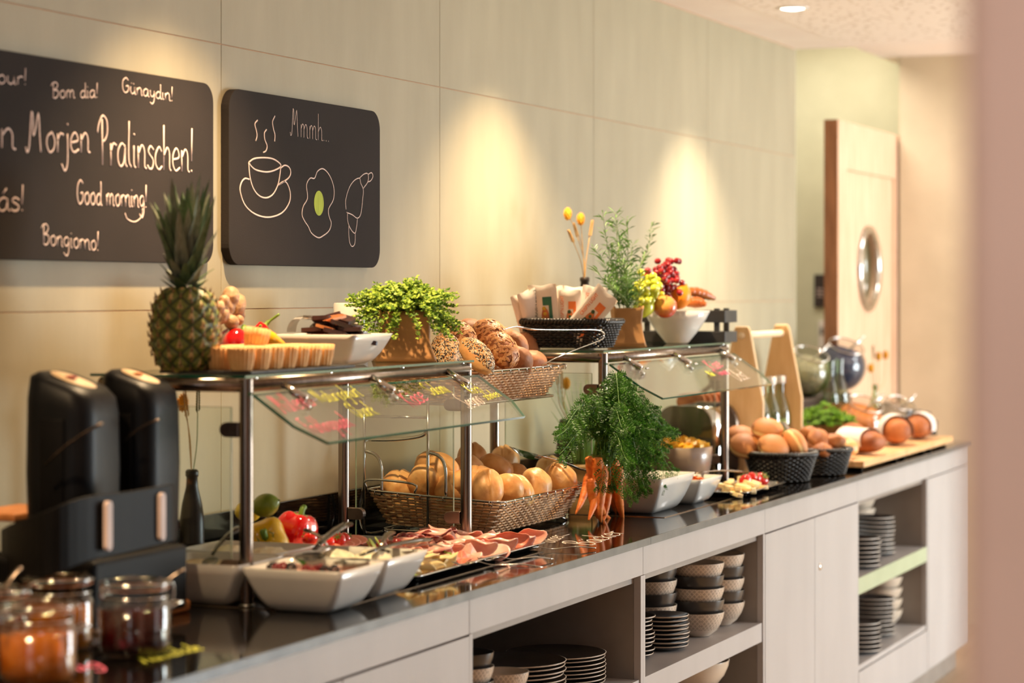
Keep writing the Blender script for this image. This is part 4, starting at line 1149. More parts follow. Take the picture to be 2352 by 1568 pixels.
for i in range(16):
    x = 4.84 + 0.056 * (i % 8) * .95 + rs.uniform(-.006, .006); y = 2.045 + 0.05 * (i // 8) + rs.uniform(-.01, .01)
    put_slice(rs.choice(['flat', 'ruffle', 'fold']), 'ham' if i % 5 else 'saus', x, y, zt_ + 0.003 * (i % 3) + 0.002, (rs.uniform(-.2, .2), rs.uniform(-.55, -.1), rs.uniform(-.4, .6)), rs.uniform(0.75, 0.95), 'pink sausage slice lying along the front rim of the steel tray', 'sausage slices along the tray rim', 'sausage_slice', 'sausage')
for i in range(16):
    x = 4.74 + 0.055 * (i % 8) + rs.uniform(-.01, .01); y = 2.205 + 0.035 * (i // 8)
    put_slice(rs.choice(['fold', 'ruffle']), 'hamd', x, y, zt_ + 0.010, (rs.uniform(-.3, .3), rs.uniform(-.7, -.1), rs.uniform(-.5, .7)), rs.uniform(0.8, 1.0), 'darker smoked ham slice at the back of the steel tray', 'smoked ham slices at the back', 'ham_slice', 'ham')
for i in range(16):
    x = 4.53 + 0.032 * (i % 8); y = 2.275 + 0.045 * (i // 8)
    put_slice('flat', 'saus' if i < 8 else 'ham', x, y, ZR + 0.008 + 0.0015 * (i % 8), (0, -0.18, rs.uniform(-.3, .3)), 0.8, 'round red sausage slice on the slate platter', 'sausage slices on the slate platter', 'sausage_slice', 'sausage')
for i, (px, py, Y, r) in enumerate([(712, 1238, 2.29, .017), (755, 1245, 2.275, .014), (778, 1240, 2.27, .016), (768, 1230, 2.30, .015), (792, 1236, 2.28, .014)]):
    x = X_at(px, Y)
    tomato_obj('small red tomato with a green calyx on the slate platter', (x, Y, max(ZR + .024, Z_at(px, py, Y))), r, 'tomatoes on the slate platter', (-0.9, 0.3, i))
for i, (px, py, Y) in enumerate([(925, 1232, 2.22), (940, 1236, 2.20), (912, 1246, 2.19), (877, 1250, 2.17)]):
    solo('red_grape', MB().ball((0, 0, 0), (0.010, 0.010, 0.0125), 16, 10), pm('grape_red', (150, 26, 30), (110, 14, 24), 30, 0.12, coat=0.6), 'dark red grape lying on the ham', 'grape', W(px, py, Y), (1.2, i, 0), group='red grapes on the ham')
for i, (px, py, Y) in enumerate([(855, 1250, 2.16), (868, 1247, 2.17), (848, 1256, 2.15)]):
    solo('cucumber_slice', MB().lathe([(0.001, 0), (0.014, 0), (0.015, 0.001), (0.014, 0.0025), (0.001, 0.0025)], 20), pm('cucumber', (214, 214, 110), (170, 190, 70), 30, 0.3), 'fanned cucumber slice beside the ham', 'cucumber', W(px, py, Y), (0.9, 0.4 + i * .2, 0), group='cucumber slices beside the ham')
LETT = pm('lettuce', (156, 178, 54), (112, 150, 34), 20, 0.5, tl=0.2)
solo('lettuce_leaf', fill_mesh(0.02, 0.016, 0.004, 0.008, 4, 12, fs=60), LETT, 'green lettuce scrap at the near corner of the steel tray', 'lettuce', (4.545, 2.035, ZC + 0.009))
solo('lettuce_leaf', fill_mesh(0.014, 0.02, 0.004, 0.008, 8, 12, fs=60), LETT, 'green celery piece between the cheese and the ham', 'lettuce', W(1035, 1278, 2.08), (0.5, 0, 0.5))
def fork(label, a, b, group=None):
    a = Vector(a); b = Vector(b); u = (b - a).normalized(); L = (b - a).length
    side = Vector((0, 0, 1)).cross(u).normalized(); nv = u.cross(side)
    t = thing('serving_fork', label, 'fork', tuple(a))
    part('handle', MB().tube(smooth_path([u * L * .28 + nv * .006, u * L * .45 + nv * 0.0, u * L * .75 + nv * .004, u * L], 5), [0.002] * 4 + [0.0025] * 6 + [0.004] * 5 + [0.0035], 8, flat=(nv, 0.4)), CHROME, t)
    part('neck', MB().tube([u * L * .29 + nv * .006, u * L * .22 + nv * .004, u * L * .16 + nv * .0], [0.002, 0.006, 0.010], 8, flat=(nv, 0.3)), CHROME, t)
    for s in (-1, 0, 1):
        part('tine', MB().tube(smooth_path([u * L * .16 + side * (s * .007), u * L * .08 + side * (s * .0075) - nv * .002, side * (s * .0075) + nv * .003], 3), 0.0013, 5), CHROME, t)
    return t
fork('serving fork resting on the far front corner of the steel tray', W(1184, 1262, 2.05), (*on_z(1368, 1259, ZC + .004), ZC + .005))
fork('serving fork whose handle points along the front edge, nearer one', W(1040, 1293, 2.01), (*on_z(1245, 1303, ZC + .004), ZC + .005))
fork('serving fork between the other two on the tray rim', W(1100, 1284, 2.02), (*on_z(1270, 1284, ZC + .004), ZC + .005))
# ================================================================== things on the left glass shelf
ZG = 1.3395
# ---- pineapple
PINE = bpy.data.materials.new('pineapple_skin'); PINE.use_nodes = True
def _vc(mat, rough=0.5):
    nt = mat.node_tree; a = nt.nodes.new('ShaderNodeVertexColor'); a.layer_name = 'tint'
    nz = nt.nodes.new('ShaderNodeTexNoise'); nz.inputs['Scale'].default_value = 180
    mx = nt.nodes.new('ShaderNodeMixRGB'); mx.blend_type = 'MULTIPLY'; mx.inputs[0].default_value = 0.25
    nt.links.new(a.outputs['Color'], mx.inputs[1]); nt.links.new(nz.outputs['Fac'], mx.inputs[2])
    nt.links.new(mx.outputs[0], nt.nodes['Principled BSDF'].inputs['Base Color']); nt.nodes['Principled BSDF'].inputs['Roughness'].default_value = rough
_vc(PINE)
py_ = 2.33; pxx = X_at(425, py_)
pt = thing('pineapple', 'whole pineapple with its spiky crown on the left end of the glass shelf', 'pineapple', (pxx, py_, ZG))
HP = 0.168; RP = 0.063
NR, ND = 14, 110
m = MB(); rings = []; tint = []
ROWS = 9; COLS = 9
for i in range(ND + 1):
    s = i / ND; th = PI * (0.06 + 0.88 * s)
    z = HP * (0.5 - 0.5 * cos(th)) ; rr = RP * (sin(th) ** 0.55)
    ring = []
    for j in range(180):
        a = 2 * PI * j / 180
        u = a / (2 * PI) * COLS; v = z / HP * ROWS
        p = u + v * .5; q = -u + v * .5 + 50
        fu = (p % 1) - .5; fv = (q % 1) - .5
        e = max(abs(fu), abs(fv)) * 2           # 0 centre .. 1 seam
        bump = (1 - e ** 2.2) * 0.0055
        cz = (fu + fv); cx = (fu - fv)
        tip = math.exp(-((cx / .12) ** 2 + ((cz - .02) / .30) ** 2)) * 0.0025
        ring.append(Vector(((rr + bump + tip) * cos(a), (rr + bump + tip) * sin(a), z)))
        if e > 0.80: c = (0.035, 0.05, 0.012)
        elif abs(cx) < 0.16 - 0.3 * (cz) and cz > -0.30 and e < .8: c = (0.45, 0.30, 0.13)
        else:
            g = 0.5 + .5 * noise.noise(Vector((u * 3, v * 3, 0))); c = (0.085 + .06 * g, 0.105 + 0.05 * g, 0.022)
        if s < 0.12: c = tuple(x * 1.2 + y for x, y in zip(c, (0.10, 0.06, 0.01)))
        tint.append(tuple(x * 1.7 for x in c))
    rings.append(ring)
m.loft(rings)
me = m.mesh('flesh', PINE)
ca = me.color_attributes.new('tint', 'FLOAT_COLOR', 'POINT')
for i, c in enumerate(tint): ca.data[i].color = (*c, 1)
part('flesh', me, PINE, pt)
# spiky bracts
m = MB()
for r_ in range(1, ROWS * 2):
    for c_ in range(COLS):
        v = r_ * .5; u = c_ + (0.5 if r_ % 2 else 0)
        s = v / ROWS
        z = HP * s; th = math.acos(max(-1, min(1, 1 - 2 * s))); rr = RP * (sin(th) ** 0.55) + 0.006
        a = u / COLS * 2 * PI + 0.02
        d = Vector((cos(a), sin(a), 0)); p = d * rr + Vector((0, 0, z))
        m.tube([p - Vector((0, 0, .004)), p + d * .002 + Vector((0, 0, .003)), p + d * .004 + Vector((0, 0, .009))], [.0028, .0016, .0002], 4)
part('eye_spikes', m, pm('pine_spike', (150, 112, 70), (110, 84, 50), 60, 0.6), pt, kind='stuff')
CROWN = pm('pineapple_leaf', (104, 124, 88), (66, 92, 58), 40, 0.42, stretch=(1, 1, .2))
CROWN_T = pm('pineapple_leaf_light', (150, 154, 134), (112, 120, 100), 40, 0.45, stretch=(1, 1, .2))
rp_ = random.Random(3)
def crown_leaf(L, w, lean, curl):
    def F(u, v):
        q = u * 2 - 1; wd = w * (1 - v) ** 0.62 * (0.75 + .25 * min(1, v * 4))
        a = lean + curl * v
        x = L * (math.sin(lean) * v + curl * v * v * .5)
        z = L * v * math.cos(lean) * (1 - 0.15 * abs(curl) * v)
        return Vector((x - abs(q) ** 2 * -wd * .5, q * wd, z))
    return MB().grid(4, 9, F)
lm_ = [crown_leaf(1.0, 0.16, 0.0, c).mesh('leaf', m_) for c in (0.0, 0.15, 0.3) for m_ in (CROWN, CROWN_T)]
nl = 58
for i in range(nl):
    k = i / nl                                   # 0 outer/low ... 1 inner/high
    a = i * 2.39996
    if k < 0.36: L = 0.032 + .014 * rp_.random() + .05 * k; tilt = 1.05 - k * 1.3; base = HP - 0.006 + .07 * k
    else: L = 0.088 + 0.055 * k + .03 * rp_.random(); tilt = 0.34 * (1 - k) + 0.06 + rp_.uniform(-.05, .14); base = HP + 0.016 + 0.070 * (k - .36)
    o = part('leaf', lm_[(i * 7) % 6], None, pt)
    rr = 0.013 * (1 - k * .8) + 0.003
    o.location = (rr * cos(a), rr * sin(a), base); o.rotation_euler = (0, tilt, a)
    o.scale = (L, 0.105 if k >= .36 else .085, L)

# ---- ginger
GING = pm('ginger_skin', (198, 162, 124), (156, 116, 82), 60, 0.6, bump=0.002, bscale=60)
gy = 2.43
t = thing('ginger_root', 'knobbly ginger root lying on the red pepper behind the pineapple', 'ginger', tuple(P3(527, 715, gy)))
m = MB()
for (px, py, r, e) in ((530, 682, .019, 1.2), (543, 700, .021, 1.25), (521, 705, .018, 1.1), (502, 706, .014, 1.0), (507, 722, .019, 1.1), (545, 722, .017, 1.2), (532, 740, .016, 1.0), (515, 690, .012, 1.0), (550, 735, .010, 1.1)):
    c = P3(px, py, gy + rs.uniform(-.012, .012)) - Vector(t.location)
    m.ball(c, (r, r, r * e), 16, 12, mat=Matrix.Rotation(rs.uniform(-.5, .5), 4, 'Y'), fn=lambda d: 1 + .06 * noise.noise(d * 3 + c * 80))
o = part('root', m, GING, t)
rm = o.modifiers.new('blend', 'REMESH'); rm.mode = 'VOXEL'; rm.voxel_size = 0.0022; rm.use_smooth_shade = True
# ---- red pepper, chili, yellow pepper
c = P3(543, 772, 2.415); pepper('glossy red bell pepper lying behind the tart shells', (c.x, c.y, ZG + .040), 0.041, 0.040, PEP_R, (0.4, 0.2, 0.5), 0.3)
def chili(label, a, b, r, mat):
    a = Vector(a); b = Vector(b); t = thing('pointed_pepper', label, 'pepper', tuple(a))
    d = b - a; P_ = [d * k for k in (0, .08, .25, .5, .8, 1)]
    part('flesh', MB().tube(smooth_path(P_, 4), [r * (.4 + .6 * min(1, k / 3)) * (1 if k < 10 else max(.12, 1 - (k - 10) / 12)) for k in range(21)], 16), mat, t)
    u = d.normalized()
    part('stalk', MB().tube(smooth_path([u * .008, -u * .008, -u * .016 + Vector((0.0, -.008, .004)), -u * .022 + Vector((.0, -.02, .010))], 4), [r * .62] * 3 + [r * .3] * 3 + [r * .18] * 7, 8), PEP_S, t)
    return t
chili('small pointed red pepper with a curved green stalk', P3(608, 748, 2.40), P3(570, 790, 2.42), 0.015, PEP_R)
PEP_O = pm('orange_pepper_skin', (244, 178, 24), (240, 150, 20), 8, 0.14, coat=0.7)
chili('pointed yellow pepper lying beside the red pepper', P3(600, 768, 2.38), P3(662, 800, 2.34), 0.017, PEP_O)

# ---- slate with tart shells
t = thing('slate_plate', 'black slate plate under the tart shells on the glass shelf', 'plate', (4.09, 2.168, ZG + .0004))
part('slab', MB().box(0, 0.46, 0, 0.20, 0, 0.0055), SLATE, t, smooth=False, bev=0.001)
TART = pm('tart_pastry', (240, 192, 130), (222, 164, 98), 30, 0.6, bump=0.0015, bscale=80, rnd=0.04)
def tart_mesh():
    fn = lambda a, z: 1 + 0.055 * cos(18 * a) * min(1, z / 0.01 + .3)
    return MB().lathe([(0.001, 0), (0.019, 0), (0.0205, 0.003), (0.0245, 0.025), (0.0262, 0.044), (0.0235, 0.0445), (0.0215, 0.025), (0.0175, 0.006), (0.001, 0.005)], 108, fn=fn)
tm = tart_mesh().mesh('tart_shell', TART)
k = 0
for row, (yy, x0, n) in enumerate(((2.198, 4.112, 7), (2.262, 4.135, 7), (2.326, 4.17, 5))):
    for i in range(n):
        solo('tart_shell', tm, None, 'fluted pastry tart shell on the black slate, ' + ['front', 'middle', 'back'][row] + ' row, ' + ROW[i], 'pastry', (x0 + i * (0.0555 if row else 0.0565), yy + rs.uniform(-.003, .003), ZG + 0.0062), (rs.uniform(-.02, .02), 0, rs.random()), group='tart shells on the slate plate')
solo('tart_shell', tm, None, 'single pastry tart shell lying on top of the others', 'pastry', (4.335, 2.29, ZG + 0.040), (0.15, 0.1, 0.5))

# ---- white bowl with dark chocolates
b = white_bowl('white square bowl filled with dark chocolate pieces on the glass shelf', 4.72, 2.30, 0.100, 0.098, 0.066, 0.060, 0.058, None, z=ZG + .0006, rz=0.0)
b['label'] = 'white square bowl filled with dark chocolate pieces on the glass shelf'
CHOC = pm('dark_chocolate', (62, 34, 28), (40, 20, 18), 20, 0.35, rnd=0.1); FOIL = pm('copper_foil', (232, 160, 110), (206, 128, 84), 30, 0.25, 0.6)
cm = MB().prism(rrect(0.026, 0.021, 0.006, 2), 0, 0.009).mesh('chocolate_piece', CHOC, False); fm = MB().prism(rrect(0.024, 0.02, 0.004, 2), 0, 0.006).mesh('chocolate_piece', FOIL, False)
for i in range(26):
    k = i / 26
    R_ = 0.072 * (1 - k * .8); a = i * 2.39996
    solo('chocolate_piece', fm if i % 4 == 1 else cm, None, 'copper-wrapped chocolate in the white bowl' if i % 4 == 1 else 'dark chocolate piece heaped in the white bowl', 'chocolate',
         (4.72 + R_ * cos(a), 2.30 + R_ * sin(a), ZG + 0.044 + 0.058 * k ** 1.3), (rs.uniform(-.3, .3), rs.uniform(-.3, .3), rs.uniform(0, 3)), group='copper-wrapped chocolates' if i % 4 == 1 else 'dark chocolate pieces', smooth=False)
t = thing('glass_scoop', 'clear scoop lying in the chocolate bowl', 'scoop', tuple(P3(697, 752, 2.36)))
part('scoop_cup', MB().grid(14, 8, lambda u, v: Vector((0.03 * (v - .3), 0.036 * cos(PI * u) * (1 - .2 * v), 0.035 * sin(PI * u) - .01))), thin_glass('scoop_glass', (236, 226, 216), .1, 1.5, .25), t)
part('handle', MB().tube([(0.0, 0.0, 0.022), (0.06, -0.05, 0.02)], 0.005, 8), thin_glass('scoop_glass'), t)
c = P3(806, 760, 2.44)
t = thing('white_canister', 'plain white cylindrical canister behind the chocolate bowl', 'canister', (c.x, 2.44, ZG + .0006))
part('body', MB().lathe([(0.001, 0), (0.038, 0), (0.040, 0.002), (0.041, 0.128), (0.039, 0.131), (0.037, 0.128), (0.036, 0.01), (0.001, 0.008)], 36), WHITE_CER, t)

# ---- kraft bag helper
def kraft_bag(label, x, y, z, a, b, h, top, rz, seed=1):
    t = thing('kraft_bag', label, 'bag', (x, y, z), rz)
    rings = []
    for k in range(9):
        q = k / 8; s = 1 + (top - 1) * q
        ring = []
        for j, p in enumerate(rrect(a * s, b * (s if k < 8 else s * 1.0), 0.008, 4)):
            n_ = noise.noise(Vector((p[0] * 22, p[1] * 22, q * 4 + seed)))
            cr = 0.010 * sin(q * PI) * (1 if abs(p[0]) > a * s * .8 else -0.3)
            d = Vector((p[0], p[1], 0)).normalized()
            ring.append(Vector((p[0], p[1], h * q + (0.004 * sin(j * 1.3 + seed) if k == 8 else 0))) - d * (cr + .004 * n_ * (q > 0)))
        rings.append(ring)
    inner = [[v * 0.97 if False else Vector((v.x * .96, v.y * .96, v.z)) for v in r_] for r_ in rings[::-1]]
    part('paper', MB().loft(rings + inner[:6], True, False), KRAFT, t)
    part('soil', MB().loft([[(p[0] * .93 * top, p[1] * .93 * top, h * .8) for p in rrect(a, b, .008, 4)], [(p[0] * .4, p[1] * .4, h * .84) for p in rrect(a, b, .008, 4)]], False, True), pm('potting_soil', (54, 40, 28), (34, 26, 18), 60, 0.9, bump=.004, bscale=80), t)
    return t
def leaflet(m, c, d, L, w, up=None):
    d = Vector(d).normalized(); s = d.orthogonal().normalized()
    if up is not None:
        s = d.cross(up)
        if s.length < 1e-4: s = d.orthogonal()
        s.normalize()
    nn = s.cross(d) * (L * .12)
    c = Vector(c)
    m.add([c, c + d * L * .45 + s * w + nn, c + d * L - nn * .5, c + d * L * .45 - s * w + nn], [(0, 1, 2), (0, 2, 3)])

# ---- thyme in its bag
bx, by = 5.02, 2.270
kb = kraft_bag('brown kraft paper bag planted with thyme on the left glass shelf', bx, by, ZG + .0006, 0.074, 0.070, 0.112, 0.84, 0.5)
t = thing('thyme_plant', 'bushy light green thyme overflowing its brown paper bag', 'plant', (bx, by, ZG + 0.10))
rt = random.Random(21)
ms = MB(); ml1 = MB(); ml2 = MB()
for i in range(330):
    a = rt.uniform(0, 2 * PI); rr = rt.random() ** .6
    hgt = rt.uniform(0.02, 0.085) * (1.15 - .55 * rr)
    out = 0.125 * rr + .01
    if rr > .72: hgt = rt.uniform(-0.055, 0.055)
    p0 = Vector((0.035 * rr * cos(a), 0.035 * rr * sin(a), 0))
    p3 = Vector((out * cos(a), out * sin(a), hgt)); p1 = p0 + Vector((0, 0, 0.035)) + (p3 - p0) * .3; p2 = p0 * .3 + p3 * .7 + Vector((0, 0, .012))
    P_ = smooth_path([p0, p1, p2, p3], 4); ms.tube(P_, 0.0006, 3)
    for j in range(3, len(P_)):
        if j > 4 or rr < .9:
            for s in range(4):
                an = rt.uniform(0, 6.28); d = Vector((cos(an), sin(an), rt.uniform(-.2, .7)))
                leaflet(ml1 if rt.random() < .6 else ml2, P_[j] + d * .001, d, rt.uniform(.007, .0115), rt.uniform(.0026, .0040))
part('stems', ms, STEMG, t, kind='stuff'); part('leaves', ml1, LEAF_L, t, kind='stuff', smooth=False)
part('dark_leaves', ml2, pm('thyme_leaf_dark', (112, 150, 48), (80, 118, 34), 60, .5, tl=.3), t, kind='stuff', smooth=False)

# ================================================================== things on the right glass shelf
# ---- black woven basket with crispbread packets
def wicker_basket(label, x, y, z, a, b, A, B_, h, rows, stake, mat, rz=0, cr=.02, name='wicker_basket', group=None, rim=None, tube_r=None, tilt=None, round_=False, amp=None):
    t = thing(name, label, 'basket', (x, y, z), rz, group)
    if tilt: t.rotation_euler = (tilt[0], tilt[1], rz)
    def outline(q, n):
        aa, bb = a + (A - a) * q, b + (B_ - b) * q
        if round_: return [(aa * cos(2*PI*k/n), bb * sin(2*PI*k/n)) for k in range(n)]
        pts = [Vector((p[0], p[1], 0)) for p in rrect(aa, bb, cr, 6)]
        pts.append(pts[0]); Ls = [0]
        for i in range(1, len(pts)): Ls.append(Ls[-1] + (pts[i] - pts[i-1]).length)
        out = []; k = 0
        for i in range(n):
            d = Ls[-1] * i / n
            while Ls[k+1] < d: k += 1
            f = (d - Ls[k]) / max(1e-9, Ls[k+1] - Ls[k]); p = pts[k].lerp(pts[k+1], f); out.append((p.x, p.y))
        return out
    per = 4 * (A + B_) * (.8 if round_ else 1); ns = int(per / stake / 2) * 2 + 1; n = ns * 4
    dz = h / rows; r = tube_r or dz * .5; am = amp or r * 1.1
    m = MB()
    for k in range(rows):
        q = (k + .5) / rows; pts = outline(q, n); ph = PI * (k % 2)
        path = []
        for i, p in enumerate(pts):
            d = Vector((p[0], p[1], 0)).normalized()
            o = am * math.sin(PI * i / 4 + ph)
            path.append(Vector((p[0], p[1], h * q)) + d * o)
        m.tube(path, r, 5, closed=True)
    part('weave', m, mat, t, kind='stuff')
    m = MB()
    b0 = outline(0, ns); b1 = outline(1, ns)
    for p, q in zip(b0, b1): m.tube([(p[0], p[1], 0), (q[0], q[1], h)], r * .7, 4)
    part('stakes', m, mat, t, kind='stuff')
    bt = outline(0, 40)
    part('base', MB().loft([[(p[0], p[1], 0.0) for p in bt], [(p[0], p[1], 0.003) for p in bt]]), mat, t)
    if rim != 'none':
        m = MB(); pts = outline(1.0, n)
        for ph in (0, PI):
            path = []
            for i, p in enumerate(pts):
                d = Vector((p[0], p[1], 0)).normalized(); a_ = 2 * PI * i / 6 + ph
                path.append(Vector((p[0], p[1], h)) + d * (r * 1.5 * cos(a_)) + Vector((0, 0, r * 1.5 * sin(a_))))
            m.tube(path, r * 1.5, 6, closed=True)
        part('braided_rim', m, mat, t)
    return t
wicker_basket('low black woven basket holding crispbread packets on the right glass shelf', 6.235, 2.315, ZG + .0035, 0.075, 0.103, 0.092, 0.128, 0.072, 11, 0.014, WICKER_B, cr=.04)
PACK = pm('packet_paper', (246, 236, 226), (238, 226, 214), 10, 0.3, coat=0.3, bump=0.002, bscale=20)
PK = {'g': pm('pack_green', (40, 116, 92), (30, 100, 80), 20, .4), 'o': pm('pack_orange', (236, 130, 66), (222, 112, 50), 20, .4), 'txt': pm('pack_dark_text', (40, 74, 58), None, 20, .5), 'bread': pm('pack_bread', (204, 120, 60), (168, 84, 40), 60, .5), 'leaf': pm('pack_leaf', (54, 84, 44), (40, 66, 34), 60, .5), 'navy': pm('pack_navy', (44, 42, 72), None, 20, .5), 'yel': pm('pack_yellow', (228, 190, 60), None, 30, .5)}
def text_mesh(s, size, mat, sx=1.0):
    cu = bpy.data.curves.new('txt', 'FONT'); cu.body = s; cu.size = size; cu.extrude = 0.00015; cu.align_x = 'CENTER'; cu.align_y = 'CENTER'
    ob = bpy.data.objects.new('txt', cu); COL.objects.link(ob)
    dg = bpy.context.evaluated_depsgraph_get(); me = bpy.data.meshes.new_from_object(ob.evaluated_get(dg))
    bpy.data.objects.remove(ob); me.materials.clear(); me.materials.append(mat)
    for v in me.vertices: v.co.x *= sx
    return me
def packet(label, loc, rot, kind, w=0.062, h=0.125, grp=None):
    """local: x = thickness normal (front = -x side), y = width, z = height"""
    t = thing('crispbread_packet', label, 'packet', loc, 0, grp); t.rotation_euler = rot
    def F(sgn):
        def G(u, v):
            q = (u * 2 - 1); p = (v * 2 - 1)
            th = 0.0085 * (1 - abs(q) ** 6) * (1 - abs(p) ** 8)
            return Vector((sgn * th, q * w / 2, v * h + .002 * sin(9 * u) * (v > .95)))
        return G
    m = MB(); m.grid(12, 14, F(-1)); m.grid(12, 14, F(1))
    part('wrapper', m, PACK, t)
    xf = -0.0098
    # faces: the packet's long side is vertical; print turned 90 degrees
    R = Matrix.Rotation(-PI / 2, 4, 'Y') @ Matrix.Rotation(0, 4, 'Z')
    def plate(name, y0, y1, z0, z1, mat, dx=0):
        return part(name, MB().box(xf - .0004 - dx, xf + .002, y0, y1, z0, z1), mat, t, smooth=False)
    if kind == 'edge': return t
    col = PK['g'] if kind == 'g' else PK['o']
    plate('print_band', -w * .22, -w * .33, h * .15, h * .80, col)
    plate('print_band', -w * .22, -w * .02, h * .66, h * .80, col)
    m = MB().ball((xf - .0002, -w * .08, h * .45), (0.0012, 0.011, 0.028), 12, 8); part('bread_picture', m, PK['bread'], t)
    m = MB()
    for k in range(4): m.ball((xf - .0008, -w * .04 + .004 * sin(k * 2), h * (.34 + .09 * k)), (0.001, 0.0055, 0.0055), 8, 5)
    part('topping_picture', m, PK['leaf' if kind != 'g' else 'yel'], t)
    s = 'ROGGEN DÜNN' if kind == 'g' else "CRISP'N LIGHT"
    me = text_mesh(s, 0.0140, PK['txt'] if kind == 'g' else PK['o'], .85 if kind == 'g' else .8)
    o = part('lettering', me, None, t, smooth=False)
    # text x -> +z, text y -> +y (reads upward), facing -x
    o.matrix_local = Matrix(((0, 0, -1, xf - .0003), (0, 1, 0, w * .24), (1, 0, 0, h * .66), (0, 0, 0, 1)))
    if kind == 'n':
        part('round_emblem', MB().lathe([(0.001, 0.0), (0.011, 0.0), (0.011, 0.0012)], 20, mat=Matrix.Translation((xf - .0006, w * .12, h * .12)) @ Matrix.Rotation(PI / 2, 4, 'Y')), PK['navy'], t)
    return t
G_ = 'crispbread packets in the black basket'
zb_ = ZG + .012
PS = 1.28
def pk(lab, px, Y, X, kind, tiltx, tilty, rz, h=.125, w=.062, g=None, z=zb_):
    packet(lab, (X, Y, z), (tiltx, tilty, rz), kind, w * 1.12, h * PS, g)
# seen from -X: image left = +Y
pk('crispbread packet with green ROGGEN DÜNN lettering in the black basket', 0, 2.368, 6.185, 'g', -0.06, -0.08, 0.05, .128, .074)
pk('orange-printed crispbread packet just right of the green-lettered one', 0, 2.302, 6.190, 'o', 0.0, -0.05, 0.0, .116, .062)
pk("crispbread packet with orange print and a dark round emblem, leaning far right", 0, 2.290, 6.160, 'n', 0.72, -0.05, 0.0, .132, .066, z=zb_ + .016)
pk('orange-striped crispbread packet standing behind the others', 0, 2.262, 6.22, 'o', 0.14, -0.02, 0.3, .125)
pk('plain white edge of a crispbread packet, leftmost in the basket', 0, 2.408, 6.20, 'edge', -0.36, -0.1, 0.9, .118)
pk('plain white edge of a crispbread packet, second from the left', 0, 2.390, 6.20, 'edge', -0.34, -0.1, 0.9, .122)
pk('crispbread packet showing a strip of orange print, third from the left', 0, 2.385, 6.23, 'o', -0.24, -0.1, 0.8, .122)
pk('crispbread packet at the back of the black basket', 0, 2.33, 6.27, 'edge', 0.05, 0.08, 0.1, .124)
pk('crispbread packet tucked behind the green-lettered one', 0, 2.345, 6.24, 'edge', -0.18, 0.02, 0.0, .124)
# ---- vase 2
vx, vy = X_at(1343, 2.45), 2.45; vz = ZG + .0006; vh = Z_at(1343, 636, 2.45) - vz
vase('dark bottle vase with yellow dried flowers behind the crispbread basket', vx, vy, vz, vh, 0.028,
     [('bloom', [(vx, vy, vz + vh * .9), W(1340, 590, 2.45), W(1334, 503, 2.45)]), ('bloom', [(vx, vy, vz + vh * .9), W(1336, 560, 2.46), W(1304, 491, 2.46)]),
      ('wheat', [(vx, vy, vz + vh * .9), W(1334, 600, 2.44), W(1318, 558, 2.44)]), ('wheat', [(vx, vy, vz + vh * .9), W(1346, 600, 2.45), W(1354, 545, 2.45)]), ('wheat', [(vx, vy, vz + vh * .9), W(1342, 600, 2.46), W(1327, 545, 2.46)])])
# ---- tarragon
bx, by = X_at(1440, 2.25), 2.25
kraft_bag('brown kraft paper bag planted with tarragon beside the fruit bowl', bx, by, ZG + .0006, 0.052, 0.052, 0.113, 0.86, 0.45, 5)
t = thing('tarragon_plant', 'tall slender tarragon growing out of the brown paper bag on the right shelf', 'plant', (bx, by, ZG + .095))
ms = MB(); ml = MB(); base = Vector((bx, by, ZG + .095))
tips = [(1385, 492, 2.25), (1412, 488, 2.26), (1440, 500, 2.24), (1495, 520, 2.26), (1365, 570, 2.24), (1425, 545, 2.22), (1452, 560, 2.27), (1400, 560, 2.28), (1372, 620, 2.22), (1478, 590, 2.22), (1430, 600, 2.2), (1395, 640, 2.2), (1460, 640, 2.3), (1415, 520, 2.3), (1440, 640, 2.18), (1405, 610, 2.3)]
for (px, py, Y) in tips:
    e = P3(px, py, Y) - base; p0 = Vector((rt.uniform(-.02, .02), rt.uniform(-.02, .02), 0))
    P_ = smooth_path([p0, p0 * .8 + e * .35 + Vector((0, 0, .01)), e * .72 + Vector((0, rt.uniform(-.01, .01), 0)), e], 9)
    ms.tube(P_, [0.0014 * (1 - .6 * k / len(P_)) for k in range(len(P_))], 4)
    for j in range(3, len(P_)):
        for s in range(3 if j < 18 else 2):
            an = rt.uniform(0, 6.28); d = Vector((cos(an), sin(an), rt.uniform(.2, 1.2))).normalized(); L = rt.uniform(.020, .042)
            c = P_[j]; side = d.cross(Vector((0, 0, 1))).normalized() * .0021
            mid = c + d * L * .55; end = c + d * L + Vector((0, 0, -L * .25 * rt.random()))
            ml.add([c, mid + side, end, mid - side], [(0, 1, 2), (0, 2, 3)])
part('stems', ms, STEMG, t, kind='stuff'); part('leaves', ml, LEAF_M, t, kind='stuff', smooth=False)
